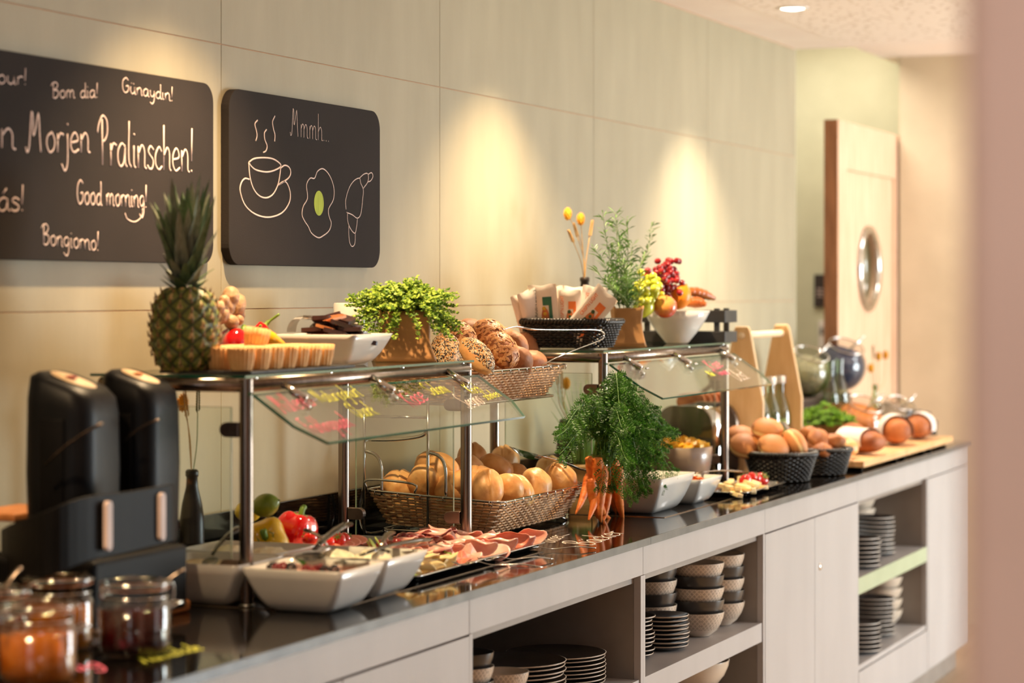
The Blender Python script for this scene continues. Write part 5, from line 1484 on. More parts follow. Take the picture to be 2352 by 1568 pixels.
# ---- fruit bowl
fx, fy = 6.98, 2.25
t = thing('fruit_bowl', 'white conical fruit bowl heaped with grapes, apples and an orange', 'bowl', (fx, fy, ZG + .0006))
part('bowl_wall', MB().lathe([(0.001, 0), (0.032, 0), (0.036, 0.003), (0.062, 0.034), (0.088, 0.072), (0.101, 0.098), (0.098, 0.099), (0.084, 0.072), (0.058, 0.036), (0.03, 0.012), (0.001, 0.01)], 44), WHITE_CER, t)
APG = pm('green_apple', (206, 208, 62), (176, 190, 48), 10, 0.2, coat=0.4); APR = pm('red_apple', (196, 44, 36), (228, 170, 84), 7, 0.2, coat=0.4); ORA = pm('orange_peel', (246, 142, 22), (238, 126, 14), 12, 0.35, bump=.0008, bscale=160)
def apple(label, c, r, mat, rot=(0, 0, 0), name='apple'):
    t = thing(name, label, 'fruit', c); t.rotation_euler = rot
    part('flesh', MB().ball((0, 0, 0), (r, r, r * .92), 24, 16, fn=lambda d: 1 - .28 * math.exp(-(1 - d.z) / .05) - .12 * math.exp(-(1 + d.z) / .05)), mat, t)
    part('stalk', MB().tube([(0, 0, r * .6), (.002, 0, r * 1.05)], .0012, 5), CRUST_D, t)
apple('green-yellow apple at the front of the fruit bowl', W(1478, 706, 2.27), 0.033, APG, (-.5, 0, 0))
apple('red and yellow apple in the middle of the fruit bowl', W(1527, 704, 2.22), 0.036, APR, (.3, -.4, 0))
citrus('round orange resting on the apples in the fruit bowl', W(1562, 682, 2.215), 0.034, ORA, 'orange', (.4, .3, 0))
apple('yellow apple hidden behind the red grapes', W(1510, 690, 2.32), 0.034, APG, (.3, .2, 0))
GR_G = pm('grape_green', (208, 208, 66), (186, 194, 50), 20, 0.15, coat=.6, sss=.1); GR_R = pm('grape_red', (150, 26, 30), (110, 14, 24), 30, 0.12, coat=0.6)
def grapes(label, pts, Y, r, mat, n):
    c0 = P3(*pts[0], Y); t = thing('grape_bunch', label, 'grapes', tuple(c0))
    me = MB().ball((0, 0, 0), (r, r, r * 1.12), 14, 10).mesh('grape', mat)
    rg = random.Random(len(label)); placed = []
    tries = 0
    while len(placed) < n and tries < 6000:
        tries += 1
        k = rg.random(); seg = k * (len(pts) - 1); i = min(int(seg), len(pts) - 2); f = seg - i
        c = P3(*pts[i], Y).lerp(P3(*pts[i+1], Y), f) + Vector((rg.gauss(0, .012), rg.gauss(0, .016), rg.gauss(0, .014)))
        if all((c - p).length > r * 1.6 for p in placed):
            placed.append(c); o = part('grape', me, None, t); o.location = c - c0; o.rotation_euler = (rg.random() * 3, rg.random() * 3, 0)
    part('stem', MB().tube(smooth_path([P3(*p, Y) - c0 + Vector((.01, 0, .01)) for p in pts], 4), .0015, 5), STEMG, t)
grapes('bunch of dark red grapes piled on top of the fruit bowl', [(1538, 612), (1525, 628), (1540, 640), (1510, 645), (1532, 662)], 2.245, .0095, GR_R, 85)
grapes('bunch of yellow-green grapes on the left of the fruit bowl', [(1478, 650), (1490, 664), (1468, 670), (1497, 682)], 2.26, .011, GR_G, 48)
CROIS = pm('croissant_crust', (206, 120, 52), (164, 82, 30), 26, 0.4, bump=.002, bscale=50, coat=.2)
def croissant(label, a, b, r, bend):
    a = Vector(a); b = Vector(b); t = thing('croissant', label, 'pastry', tuple(a))
    d = b - a; P_ = []; R_ = []
    for k in range(41):
        q = k / 40; P_.append(d * q + Vector((0, 0, bend * sin(PI * q))))
        seg = (q * 7) % 1
        R_.append(r * (sin(PI * (0.08 + .84 * q)) ** .8) * (.86 + .18 * seg))
    part('pastry', MB().tube(P_, R_, 18), CROIS, t)
    return t
croissant('golden croissant sticking up at the right of the fruit bowl', W(1568, 668, 2.27), W(1642, 686, 2.20), 0.017, .006)
croissant('second croissant lying on the rim of the fruit bowl behind the orange', W(1575, 700, 2.235), W(1622, 700, 2.17), 0.018, .008)
# ---- black crate
t = thing('black_crate', 'black slatted crate behind the white fruit bowl', 'crate', (7.10, 2.135, ZG + .0006))
w_ = 0.285; ztp = Z_at(1640, 713, 2.17) - ZG; hh = ztp
BC = pm('crate_black', (34, 30, 28), (24, 22, 20), 20, .5)
for (z0, z1) in ((0, hh * .34), (hh * .62, hh)):
    part('slat', MB().box(0, .008, 0, w_, z0, z1), BC, t, smooth=False, bev=.001)
    part('slat', MB().box(.122, .13, 0, w_, z0, z1), BC, t, smooth=False, bev=.001)
    part('slat', MB().box(.0085, .1215, w_ - .008, w_, z0, z1), BC, t, smooth=False, bev=.001)
    part('slat', MB().box(.0085, .1215, 0, .008, z0, z1), BC, t, smooth=False, bev=.001)
for (a_, b_) in ((.009, .03), (.009, w_ - .03), (.11, .03), (.11, w_ - .03)):
    part('corner_post', MB().box(a_, a_ + .011, b_ - .008, b_ + .008, 0, hh + .006), BC, t, smooth=False)
part('bottom', MB().box(.009, .121, .009, w_ - .009, .001, .006), BC, t, smooth=False)
# ================================================================== two-tier wire stand with bread baskets
t = thing('basket_stand', 'tall chrome wire stand carrying two tan bread baskets between the food guards', 'stand', (5.36, 2.17, ZC))
def S(x, y, z): return Vector((x - 5.36, y - 2.17, z - ZC))
r_ = 0.0036
for yy in (2.36, 2.53):
    part('upright', MB().tube([S(5.36, yy, ZC + .002), S(5.36, yy, 1.245)], r_, 8), CHROME, t)
part('upright', MB().tube([S(6.0, 2.53, ZC + .002), S(6.0, 2.53, 1.245)], r_, 8), CHROME, t)
part('top_bar', MB().tube([S(5.36, 2.36, 1.243), S(5.36, 2.53, 1.243)], r_, 8), CHROME, t)
part('cross_bar', MB().tube([S(5.36, 2.36, 1.192), S(5.36, 2.53, 1.192)], r_, 8), CHROME, t)
part('cross_bar', MB().tube(smooth_path([S(5.36, 2.365, 1.165), S(5.36, 2.375, 1.148), S(5.36, 2.44, 1.137), S(5.36, 2.525, 1.135)], 5), .0045, 8), CHROME, t)
for yy in (2.36, 2.53):
    part('side_arm', MB().tube(smooth_path([S(5.362, yy, 1.108), S(5.362, yy - .03, 1.098), S(5.362, yy - .045, 1.07), S(5.362, yy - .047, 1.0)], 5), .0042, 8), CHROME, t)
part('back_bar', MB().tube([S(5.36, 2.53, 1.243), S(6.0, 2.53, 1.243)], r_, 8), CHROME, t)
def tray_frame(z, y0, y1, x0, x1, name):
    P_ = [Vector((p[0], p[1], z)) for p in rrect((x1 - x0) / 2, (y1 - y0) / 2, .02, 4)]
    c = Vector(((x0 + x1) / 2 - 5.36, (y0 + y1) / 2 - 2.17, -ZC))
    part(name, MB().tube([p + c for p in P_], r_, 8, closed=True), CHROME, t)
    for k in range(5):
        yy = y0 + (y1 - y0) * (k + 1) / 6
        part('tray_wire', MB().tube([S(x0, yy, z), S(x1, yy, z)], .0022, 6), CHROME, t)
tray_frame(0.912, 2.215, 2.505, 5.40, 5.94, 'lower_frame'); tray_frame(1.222, 2.27, 2.52, 5.42, 5.99, 'upper_frame')
part('foot_loop', MB().tube(smooth_path([S(5.362, 2.53, 1.03), S(5.364, 2.545, .95), S(5.37, 2.53, .906), S(5.45, 2.50, .906)], 5), .004, 8), CHROME, t)
for (x, y) in ((5.42, 2.225), (5.92, 2.225), (5.42, 2.50), (5.92, 2.50)):
    part('foot', MB().tube(smooth_path([S(x - .03, y - .01, .9105), S(x - .01, y - .015, .904), S(x + .01, y - .012, .904), S(x + .03, y - .005, .9105)], 4), .004, 8), CHROME, t)
def bread_basket(label, x0, x1, y0, y1, zb_, h, tiltx):
    cx, cy = (x0 + x1) / 2, (y0 + y1) / 2; A, B_ = (x1 - x0) / 2, (y1 - y0) / 2
    w = wicker_basket(label, cx, cy, zb_, A - .045, B_ - .04, A - .004, B_ - .004, h, 11, .021, WICKER, cr=.03, name='bread_basket', rim='none', tube_r=.0031, tilt=(tiltx, 0), amp=.0042)
    P_ = [Vector((p[0], p[1], h + .004)) for p in rrect(A, B_, .035, 5)]
    part('rim_wire', MB().tube(P_, .0032, 8, closed=True), CHROME, w)
    P2 = [Vector((p[0], p[1], h - .004)) for p in rrect(A - .003, B_ - .003, .033, 5)]
    part('rim_wire', MB().tube(P2, .0018, 6, closed=True), CHROME, w)
    m = MB()
    for k in range(11):
        for s in (-1, 1):
            x = -A + 2 * A * (k + .5) / 11; m.tube([(x, s * (B_ + .003), h + .007), (x, s * (B_ + .001), h - .007)], .0013, 5)
    for k in range(6):
        for s in (-1, 1):
            y = -B_ + 2 * B_ * (k + .5) / 6; m.tube([(s * (A + .003), y, h + .007), (s * (A + .001), y, h - .007)], .0013, 5)
    part('rim_clips', m, CHROME, w, kind='stuff')
    return w
tl_ = math.atan2(.020, .36)
wb = bread_basket('large tan woven basket of pale bread rolls on the counter', 5.358, 5.968, 2.172, 2.535, 0.918, 0.080, tl_)
part('raised_wire', MB().tube(smooth_path([(-.302, .175, .088), (-.306, .17, .11), (-.306, .05, .11), (-.306, .045, .088)], 4), .003, 8), CHROME, wb)
wu = bread_basket('tan woven basket of dark seeded rolls on the upper tier', 5.385, 6.005, 2.240, 2.53, 1.229, 0.078, tl_)

def roll_mesh(L, Wd, H, slit=True, seed=0, mat=CRUST, n=32, m_=26, round_=False):
    def F(d):
        k = 1 + .07 * noise.noise(d * 1.7 + Vector((seed * 3.1, 0, 0))) + .018 * noise.noise(d * 6 + Vector((seed, 4, 0)))
        if d.z < -.5: k *= 1 - .35 * (-.5 - d.z)
        if slit: k -= .13 * math.exp(-((d.y - .12 - .1 * d.x) / .055) ** 2) * max(0, d.z) ** .5 * (1 - .5 * abs(d.x)); k += .05 * math.exp(-((d.y + .05) / .14) ** 2) * max(0, d.z)
        return k
    return MB().ball((0, 0, 0), (L, Wd, H), n * 2, m_, fn=F)
RM = [roll_mesh(.052, .040, .036, True, 1).mesh('roll', CRUST), roll_mesh(.048, .042, .035, False, 2).mesh('roll', CRUST), roll_mesh(.049, .044, .035, True, 3).mesh('roll', CRUST)]
G_R = 'pale bread rolls in the large basket'
spots = [(917, 1113, 2.475, 2, (.2, -.4, .2)), (974, 1107, 2.405, 1, (.3, 1.1, .5)), (1017, 1080, 2.37, 0, (-.5, -.7, 1.3)), (1038, 1122, 2.335, 2, (-.3, -.9, .6)), (1120, 1122, 2.235, 0, (.1, -1.15, .5)),
 (1085, 1050, 2.43, 0, (.2, -.3, .4)), (1074, 1078, 2.36, 1, (.3, -.3, .2)), (1140, 1076, 2.33, 2, (.4, -.5, 1.4)), (1160, 1055, 2.44, 0, (0, -.3, .3)), (1163, 1124, 2.22, 1, (.9, .5, 1.2)), (1190, 1126, 2.21, 2, (.5, -.6, 1.0)),
 (1231, 1113, 2.205, 1, (.3, -.9, .6)), (1262, 1080, 2.36, 0, (.1, -.4, .1)), (1288, 1099, 2.215, 0, (-.3, -.5, 1.1)), (990, 1068, 2.44, 1, (.1, .4, .2)), (1185, 1098, 2.32, 1, (.2, .7, .3)), (1070, 1110, 2.30, 1, (.1, .2, .7)), (1100, 1100, 2.30, 2, (.2, .1, .1))]
names_ = ['pale roll leaning at the far left end of the basket', 'oval roll standing upright at the left of the basket', 'split roll lying high on the left of the heap', 'roll with an open slit, left of the front guard post', 'large split roll right of the front guard post, at the front rim',
 'long roll at the top back of the heap', 'round roll behind the front guard post', 'smooth round roll on top in the middle of the heap', 'roll at the top back right of the heap', 'roll squeezed behind the large split roll', 'roll on edge, third from the right in the front row',
 'small plain roll, second from the right in the basket', 'roll at the back right of the basket', 'roll at the far right end of the basket, shadow across it', 'roll at the back left of the heap', 'roll under the top round one, right of the middle', 'roll in the left middle of the heap', 'roll in the centre of the heap']
for (px, py, Y, k, rot), nm in zip(spots, names_):
    solo('bread_roll', RM[k], None, nm, 'bread', W(px, py, Y), rot, group=G_R)
for i, (x, y) in enumerate(((5.45, 2.45), (5.55, 2.36), (5.62, 2.28), (5.72, 2.38), (5.80, 2.30), (5.88, 2.42), (5.50, 2.27), (5.68, 2.47))):
    solo('bread_roll', RM[i % 3], None, 'pale roll buried at the bottom of the large basket', 'bread', (x, y, .958), (.2 * i, .1, i), group='pale rolls buried in the large basket')

# seeded dark rolls in the upper basket
def seeds_on(root, L, Wd, H, n, mat, sz, cap=-.1, kind='seeds', seed=0):
    rg = random.Random(seed); m = MB()
    for i in range(n):
        while True:
            d = Vector((rg.gauss(0, 1), rg.gauss(0, 1), rg.gauss(0, 1))).normalized()
            if d.z > cap: break
        p = Vector((d.x * L, d.y * Wd, d.z * H)) * 1.0
        nn = Vector((d.x / L, d.y / Wd, d.z / H)).normalized(); s = nn.orthogonal().normalized()
        q = Matrix.Rotation(rg.uniform(0, 6.28), 4, nn); s = q @ s; b = nn.cross(s)
        a_, b_ = sz * rg.uniform(.8, 1.1), sz * .5
        c = p + nn * sz * .12
        c = p + nn * sz * .2
        vs = [c + s * a_, c + s * a_ * .35 + b * b_, c - s * a_ * .5 + b * b_ * .8, c - s * a_, c - s * a_ * .5 - b * b_ * .8, c + s * a_ * .35 - b * b_, c + nn * sz * .28, p - nn * sz * .1]
        m.add(vs, [(0, 1, 6), (1, 2, 6), (2, 3, 6), (3, 4, 6), (4, 5, 6), (5, 0, 6)])
    return m
PUMP = [roll_mesh(.052, .044, .037, False, 5).mesh('roll', CRUST_R)]; pseed = seeds_on(None, .052, .044, .037, 230, SEED_P, .0078, -.15, seed=1).mesh('seeds', SEED_P)
POPB = roll_mesh(.056, .038, .034, False, 6).mesh('roll', CRUST)
SES = pm('sesame_seed', (232, 212, 178), (214, 190, 150), 60, .5); POP = pm('poppy_seed', (36, 30, 34), (24, 20, 24), 60, .5)
ses_ = seeds_on(None, .056, .038, .034, 380, SES, .0030, .1, seed=2).mesh('sesame', SES); pop_ = seeds_on(None, .056, .038, .034, 460, POP, .0027, .1, seed=3).mesh('poppy', POP)
DARKR = roll_mesh(.056, .040, .036, False, 8).mesh('roll', CRUST_D)
def seeded(kind, label, loc, rot):
    t = thing('seeded_roll', label, 'bread', loc); t.rotation_euler = rot
    if kind == 'p': part('crumb', PUMP[0], None, t); part('pumpkin_seeds', pseed, None, t, kind='stuff', smooth=False)
    elif kind == 's': part('crumb', POPB, None, t); part('sesame_seeds', ses_, None, t, kind='stuff', smooth=False); part('poppy_seeds', pop_, None, t, kind='stuff', smooth=False)
    else: part('crumb', DARKR, None, t)
for kd, lab, px, py, Y, rot in (('p', 'pumpkin-seed roll at the back left of the upper basket', 1052, 774, 2.36, (.2, -.4, 1.0)), ('p', 'pumpkin-seed roll highest in the upper basket', 1122, 770, 2.33, (0, -.4, .6)), ('p', 'pumpkin-seed roll at the front of the upper basket, right of the sesame roll', 1152, 806, 2.27, (.4, -.8, .9)),
   ('s', 'sesame and poppy roll half hidden by the thyme pot', 1024, 806, 2.36, (.3, -.7, .4)), ('s', 'sesame and poppy roll at the front of the upper basket', 1094, 818, 2.25, (.3, -.7, 1.3)), ('d', 'plain dark roll tilted in the upper basket, right of the seeded ones', 1180, 806, 2.35, (.2, 1.2, .3)),
   ('d', 'plain dark roll standing up behind the tilted ones', 1207, 808, 2.42, (.1, 1.35, .5)), ('d', 'plain dark roll lying low at the right rim of the upper basket', 1222, 834, 2.33, (.1, .1, .1)), ('d', 'plain dark roll in the middle right of the upper basket', 1188, 834, 2.27, (.1, .6, .5)), ('d', 'plain dark roll behind the pumpkin-seed rolls', 1080, 762, 2.45, (.1, .1, .2)), ('d', 'plain dark roll between the highest seeded roll and the wall', 1160, 785, 2.44, (.1, .5, .2))):
    seeded(kd, lab, W(px, py, Y), rot)
for i, (x, y) in enumerate(((5.47, 2.36), (5.60, 2.42), (5.58, 2.31), (5.72, 2.40), (5.86, 2.44), (5.85, 2.33))):
    o = solo('dark_roll', DARKR, None, 'dark roll buried at the bottom of the upper basket', 'bread', (x, y, 1.268), (0, .1, i), group='dark rolls buried in the upper basket')

# tongs resting on the upper basket, and on the lower basket
def band(label, pts, w, mat, name='tongs', cat='tongs'):
    base = Vector(pts[0]); t = thing(name, label, cat, tuple(base))
    P_ = smooth_path([Vector(p) - base for p in pts], 5)
    part('arms', MB().tube(P_, w, 8, flat=((0, .4, 1), .35)), mat, t)
    return t
tt_ = band('long steel bread tongs lying across the upper basket, bent end to the right', [W(1140, 762, 2.33), W(1178, 751, 2.31), W(1198, 752, 2.30), W(1230, 757, 2.28), W(1300, 758, 2.24), W(1365, 758, 2.20), W(1384, 764, 2.19), W(1386, 774, 2.19), W(1376, 782, 2.19), W(1330, 800, 2.21), W(1285, 818, 2.23), W(1245, 838, 2.26)], .0042, CHROME)
sp = band('steel serving tongs with a flat perforated blade resting on the pale rolls', [W(1235, 1046, 2.25), W(1290, 1060, 2.22), W(1330, 1076, 2.20), W(1352, 1082, 2.19), W(1364, 1092, 2.18), W(1362, 1104, 2.18), W(1345, 1110, 2.18), W(1318, 1106, 2.18), W(1300, 1108, 2.19)], .0045, CHROME)
c0 = Vector(sp.location)
def F(u, v):
    a = P3(1172, 1028, 2.28).lerp(P3(1240, 1048, 2.25), v); wd = .022 * (sin(PI * (.12 + .8 * (1 - v))) ** .7)
    return a + Vector((0, (u - .5) * .01, (u - .5) * 2 * wd * .45)) + Vector((.0, 0, -.006 * sin(PI * v))) - c0
part('blade', MB().grid(8, 12, F), CHROME, sp)

# ================================================================== bunch of carrots on the guard post
CARR = pm('carrot_skin', (250, 146, 62), (236, 116, 40), 30, .5, bump=.0012, bscale=60, stretch=(1, 1, 3), rnd=.05)
t = thing('carrot_bunch', 'bunch of orange carrots with feathery green tops hanging on the right guard front post', 'carrots', (5.99, 2.115, ZC))
c0 = Vector(t.location)
cset = [((1352, 1052), (1366, 1110), (1384, 1175), (1404, 1192), .0105, 2.125), ((1372, 1052), (1374, 1100), (1366, 1150), (1352, 1194), .0135, 2.105), ((1384, 1070), (1380, 1120), (1376, 1170), (1380, 1199), .0135, 2.095),
        ((1398, 1085), (1397, 1130), (1392, 1170), (1386, 1198), .0095, 2.12), ((1352, 1090), (1346, 1120), (1334, 1155), (1322, 1180), .0095, 2.15), ((1410, 1060), (1406, 1110), (1420, 1160), (1428, 1190), .0105, 2.13),
        ((1420, 1070), (1418, 1120), (1424, 1160), (1432, 1197), .0125, 2.10), ((1358, 1100), (1362, 1140), (1366, 1165), (1372, 1190), .011, 2.11), ((1412, 1050), (1414, 1100), (1408, 1150), (1415, 1180), .010, 2.15)]
for a_, b_, c_, d_, r, Y in cset:
    P_ = smooth_path([P3(*p, Y) - c0 for p in (a_, b_, c_, d_)], 8)
    n_ = len(P_); R_ = [r * 1.28 * (1.0 if k > 1 else .75) * (1 - .86 * (k / (n_ - 1)) ** 2.2) * (1 + .03 * sin(k * 2.1)) for k in range(n_)]
    c = part('carrot', MB().tube(P_, R_, 14), CARR, t)
rc = random.Random(9); ms = MB(); ml = MB(); ml2 = MB()
root = P3(1385, 1048, 2.12)
fr_t = []
for i in range(74):
    # frond end points in the drooping fan
    k = i / 74
    if i < 7: e = (rc.uniform(1275, 1340), rc.uniform(940, 1060))
    elif i < 18: e = (rc.uniform(1400, 1470), rc.uniform(858, 930))
    elif i < 50: e = (rc.uniform(1440, 1560), rc.uniform(980, 1130))
    else: e = (rc.uniform(1370, 1530), rc.uniform(900, 1130))
    fr_t.append(e)
fr_t += [(1457, 858), (1440, 870), (1452, 1148), (1440, 1135), (1545, 1112), (1552, 1085), (1278, 1000), (1290, 1060), (1420, 1120), (1500, 1120)]
def pinn(P_, dens=1.0, amp=1.0):
    n_ = len(P_)
    for j in range(int(n_ * .28), n_):
        f = (j / n_)
        for s in (-1, 1):
            d0 = (P_[min(j + 1, n_ - 1)] - P_[j - 1]).normalized()
            sd = d0.cross(Vector((-.93, -.37, 0))).normalized()
            L = .030 * (1.15 - f * .75) * rc.uniform(.7, 1.2) * amp
            dr = (d0 * .7 + sd * s * 1.0 + Vector((rc.uniform(-.5, .5), rc.uniform(-.5, .5), -.15))).normalized()
            q = P_[j]; 
            for w in range(4):
                fw = (w + 1) / 4
                c = q + dr * L * fw + Vector((0, 0, -.25 * L * fw * fw))
                for s2 in (-1, 1):
                    dd = (dr * .8 + dr.cross(Vector((-.93, -.37, 0))) * s2 * .9 + Vector((rc.uniform(-.3, .3), 0, 0))).normalized()
                    leaflet(ml if rc.random() < .6 else ml2, c, dd, L * .46 * (1.2 - fw * .5), L * .15)
for e in fr_t:
    Y = 2.12 + rc.uniform(-.05, .10)
    if e[0] > 1425 and e[1] > 930: Y = rc.uniform(1.97, 2.06)
    E = P3(e[0], e[1], Y); r0 = root + Vector((rc.uniform(-.02, .02), rc.uniform(-.03, .02), rc.uniform(-.03, .01)))
    hx = (E - r0); top_z = max(r0.z + .075, E.z + .035) + rc.uniform(0, .05)
    if e[1] < 930: top_z = (r0.z + E.z) / 2 + .04
    m1 = r0 + Vector((hx.x * .14, hx.y * .14, (top_z - r0.z) * .7)); m2 = r0 + Vector((hx.x * .5, hx.y * .5, top_z - r0.z))
    P_ = smooth_path([r0, m1, m2, r0 + hx * .85 + Vector((0, 0, (.02 if e[1] > 930 else 0))), E], 6)
    ms.tube(P_, [.0017 * (1 - .7 * k / len(P_)) for k in range(len(P_))], 4)
    pinn(P_)
ms2 = MB(); ml3 = MB()
ms.v = [tuple(Vector(v) - c0) for v in ms.v]; ml.v = [tuple(Vector(v) - c0) for v in ml.v]; ml2.v = [tuple(Vector(v) - c0) for v in ml2.v]
part('frond_stems', ms, pm('carrot_stem', (104, 148, 50), (70, 116, 34), 40, .5), t, kind='stuff'); part('fronds', ml, LEAF_D, t, kind='stuff', smooth=False)
part('fronds_light', ml2, pm('carrot_leaf_light', (92, 146, 42), (58, 108, 28), 40, .5, tl=.25), t, kind='stuff', smooth=False)
part('band', MB().lathe([(.030, -.006), (.033, -.004), (.033, .004), (.030, .006)], 20, tuple(P3(1384, 1048, 2.125) - c0)), STEMG, t)

# ---- far-back vase, chive pot behind the glass (between the guards)
vx, vy = X_at(1296, 2.52), 2.50; vz = ZC + .0008; vh = Z_at(1296, 962, 2.5) - vz
vase('dark bottle vase with a yellow bloom behind the carrots, against the wall', X_at(1296, 2.5), vy, vz, vh, 0.027,
     [('bloom', [(vx, vy, vz + vh * .9), W(1296, 930, 2.5), W(1301, 880, 2.5)]), ('wheat', [(vx, vy, vz + vh * .9), W(1294, 930, 2.5), W(1291, 895, 2.5)]), ('wheat', [(vx, vy, vz + vh * .9), W(1286, 930, 2.5), W(1281, 885, 2.5)])])
bx, by = X_at(1342, 2.44), 2.44
kraft_bag('short brown paper pot of chives behind the carrots', bx, by, ZC + .0022, .055, .05, .085, .95, .3, 8)
t = thing('chive_plant', 'thin green chives fanning out behind the carrots', 'plant', (bx, by, ZC + .07))
m = MB()
for i in range(90):
    a = rc.uniform(0, 6.28); q = rc.random(); L = rc.uniform(.14, .27)
    m.tube(smooth_path([(.03 * q * cos(a), .03 * q * sin(a), 0), (.05 * q * cos(a), .05 * q * sin(a), L * .5), (.13 * q * cos(a), .11 * q * sin(a), L)], 3), [.0016, .0015, .0014, .0012, .001, .0006, .0003], 4)
part('blades', m, pm('chive', (112, 150, 62), (76, 118, 40), 40, .5), t, kind='stuff')
t = thing('meat_plate', 'small steel plate of sliced sausage behind the bread basket', 'plate', (X_at(1205, 2.50), 2.47, ZC + .0025))
part('dish', MB().lathe([(.001, 0), (.05, 0), (.07, .012), (.071, .014), (.049, .003), (.001, .003)], 30), TRAYM, t)
for i in range(5):
    put_slice('fold', 'hamd', t.location.x - .02 + .012 * i, 2.46 + .006 * i, ZC + .012 + .003 * i, (.2, -.3, i * .4), .7, 'dark sausage slice on the small plate behind the bread basket', 'sausage slices on the small back plate', 'sausage_slice', 'sausage')

# ================================================================== under the right guard
white_bowl('large white square bowl under the carrot tops', 6.235, 2.115, .150, .112, .098, .095, .068, SHADE_CER, .5, .001, 3)
curd('fresh diced salad just visible in the large white bowl', (6.235, 2.115, ZC + .05), (.10, .07), .035, 9, pm('diced_salad', (196, 120, 84), (120, 130, 60), 60, .5, bump=.004, bscale=70), name='salad', cat='salad')
white_bowl('smaller white square bowl of carrot strips with a spoon handle', 6.53, 2.085, .105, .085, .072, .062, .050, None)
CSTR = pm('carrot_strip', (246, 122, 30), (234, 96, 16), 30, .35)
t = thing('carrot_strips', 'pile of orange carrot strips in the smaller white bowl', 'carrots', (6.53, 2.09, ZC + .035))
m = MB(); rg = random.Random(4)
for i in range(90):
    a = rg.uniform(0, 6.28); p = Vector((rg.gauss(0, .035), rg.gauss(0, .028), .0)); p.z = .036 * (1 - (p.x / .09) ** 2) * rg.uniform(.5, 1.1)
    d = Vector((cos(a), sin(a), rg.uniform(-.3, .3))) * .022; m.tube([p - d, p + Vector((0, 0, .003)), p + d], .0025, 4)
part('strips', m, CSTR, t, kind='stuff')
spoon('steel spoon handle leaning out of the carrot strip bowl to the right', (6.50, 2.08, ZC + .075), W(1705, 1083, 2.02), STEEL, .008)
tray('far steel tray of cheese sticks and tomatoes near the black bread bowl', 6.72, 7.16, 1.955, 2.13, ZC + .002)
rg = random.Random(8)
for i in range(16):
    x = 6.74 + .018 * i; y = 2.03 + rg.uniform(-.04, .03)
    solo('cheese_stick', MB().box(-.05, .05, -.009, .009, 0, .012), CHEE, 'pale yellow cheese stick on the far steel tray', 'cheese', (x, y, ZC + .008 + .007 * (i % 3)), (rg.uniform(-.2, .2), rg.uniform(-.15, .15), rg.uniform(.2, 1.0)), group='cheese sticks on the far tray', smooth=False, bev=.002)
for i, (px, py, r) in enumerate(((1712, 1103, .020), (1724, 1112, .017), (1735, 1098, .018), (1748, 1102, .024), (1728, 1095, .016))):
    tomato_obj('red tomato at the far end of the cheese tray', W(px, py, 2.03), r, 'tomatoes on the far tray', (-.8, .4, i))
# grey fruit bowl
t = thing('fruit_salad_bowl', 'deep grey bowl heaped with yellow pineapple pieces behind the guard post', 'bowl', (6.95, 2.235, ZC + .0022))
part('bowl_wall', MB().lathe([(.001, 0), (.06, 0), (.064, .004), (.092, .05), (.100, .095), (.101, .128), (.098, .129), (.096, .095), (.088, .05), (.055, .01), (.001, .009)], 44), pm('taupe_ceramic', (150, 128, 112), (140, 118, 104), 8, .25, coat=.3), t)
PIN2 = pm('pineapple_piece', (250, 196, 50), (238, 168, 34), 40, .35, sss=.1)
pm_ = [MB().prism([(-.011, -.008), (.012, -.010), (.009, .009), (-.008, .010)], 0, .011).mesh('pineapple_piece', PIN2, False), MB().prism([(-.009, -.012), (.010, -.006), (.004, .012), (-.012, .006)], 0, .012).mesh('pineapple_piece', PIN2, False)]
for i in range(70):
    a = i * 2.39996; q = math.sqrt((i + .5) / 70) * .088
    solo('pineapple_piece', pm_[i % 2], None, 'yellow pineapple chunk heaped in the grey bowl', 'fruit', (6.95 + q * cos(a), 2.235 + q * sin(a), ZC + .118 + .026 * (1 - (q / .095) ** 2) + .002 * (i % 3)), (rg.uniform(-.6, .6), rg.uniform(-.6, .6), a), group='pineapple chunks in the grey bowl', smooth=False)
# ================================================================== toaster and bread behind the right guard
t = thing('toaster', 'rounded brushed steel toaster behind the right food guard', 'toaster', (7.30, 2.235, ZC + .0008))
hw = .190; hh = Z_at(1580, 934, 2.3) - ZC
out = [(0, .02)] + [(hw * .5 + hw * .5 * -cos(a), hh - .05 + .05 * sin(a)) for a in [PI * k / 14 for k in range(0, 15)]][0:0]
prof = [(0.004, .012), (0, .03), (0, hh - .075)] + [(.06 - .06 * cos(a), hh - .075 + .075 * sin(a)) for a in [PI / 2 * k / 8 for k in range(1, 9)]] + [(hw - .06 + .06 * sin(a), hh - .075 + .075 * cos(a)) for a in [PI / 2 * k / 8 for k in range(0, 9)]] + [(hw, .03), (hw - .004, .012)]
part('side_cheek', MB().prism(prof, 0, .016, 'x'), STEEL, t, smooth=False, bev=.002)
part('side_cheek', MB().prism(prof, .284, .30, 'x'), STEEL, t, smooth=False, bev=.002)
pin = [(.006 + (hw - .012) * p[0] / hw, .012 + (hh - .018) * (p[1] - .012) / (hh - .012)) for p in prof]
part('shell', MB().prism(pin, .0165, .2835, 'x'), CHROME, t)
for y in (.055, .115):
    part('bread_slot', MB().box(.04, .26, y, y + .024, hh - .008, hh - .004), BLACK, t, smooth=False)
part('lever', MB().box(.10, .13, -.014, 0, hh * .55, hh * .60), BLACK, t, smooth=False, bev=.003)
for (a_, b_) in ((.02, .02), (.27, .02), (.02, .16), (.27, .16)): part('foot', MB().lathe([(.01, 0), (.01, .0125)], 10, (a_, b_, 0)), BLACK, t)
BRS = pm('toast_bread', (196, 120, 70), (150, 78, 42), 30, .7, bump=.002, bscale=60)
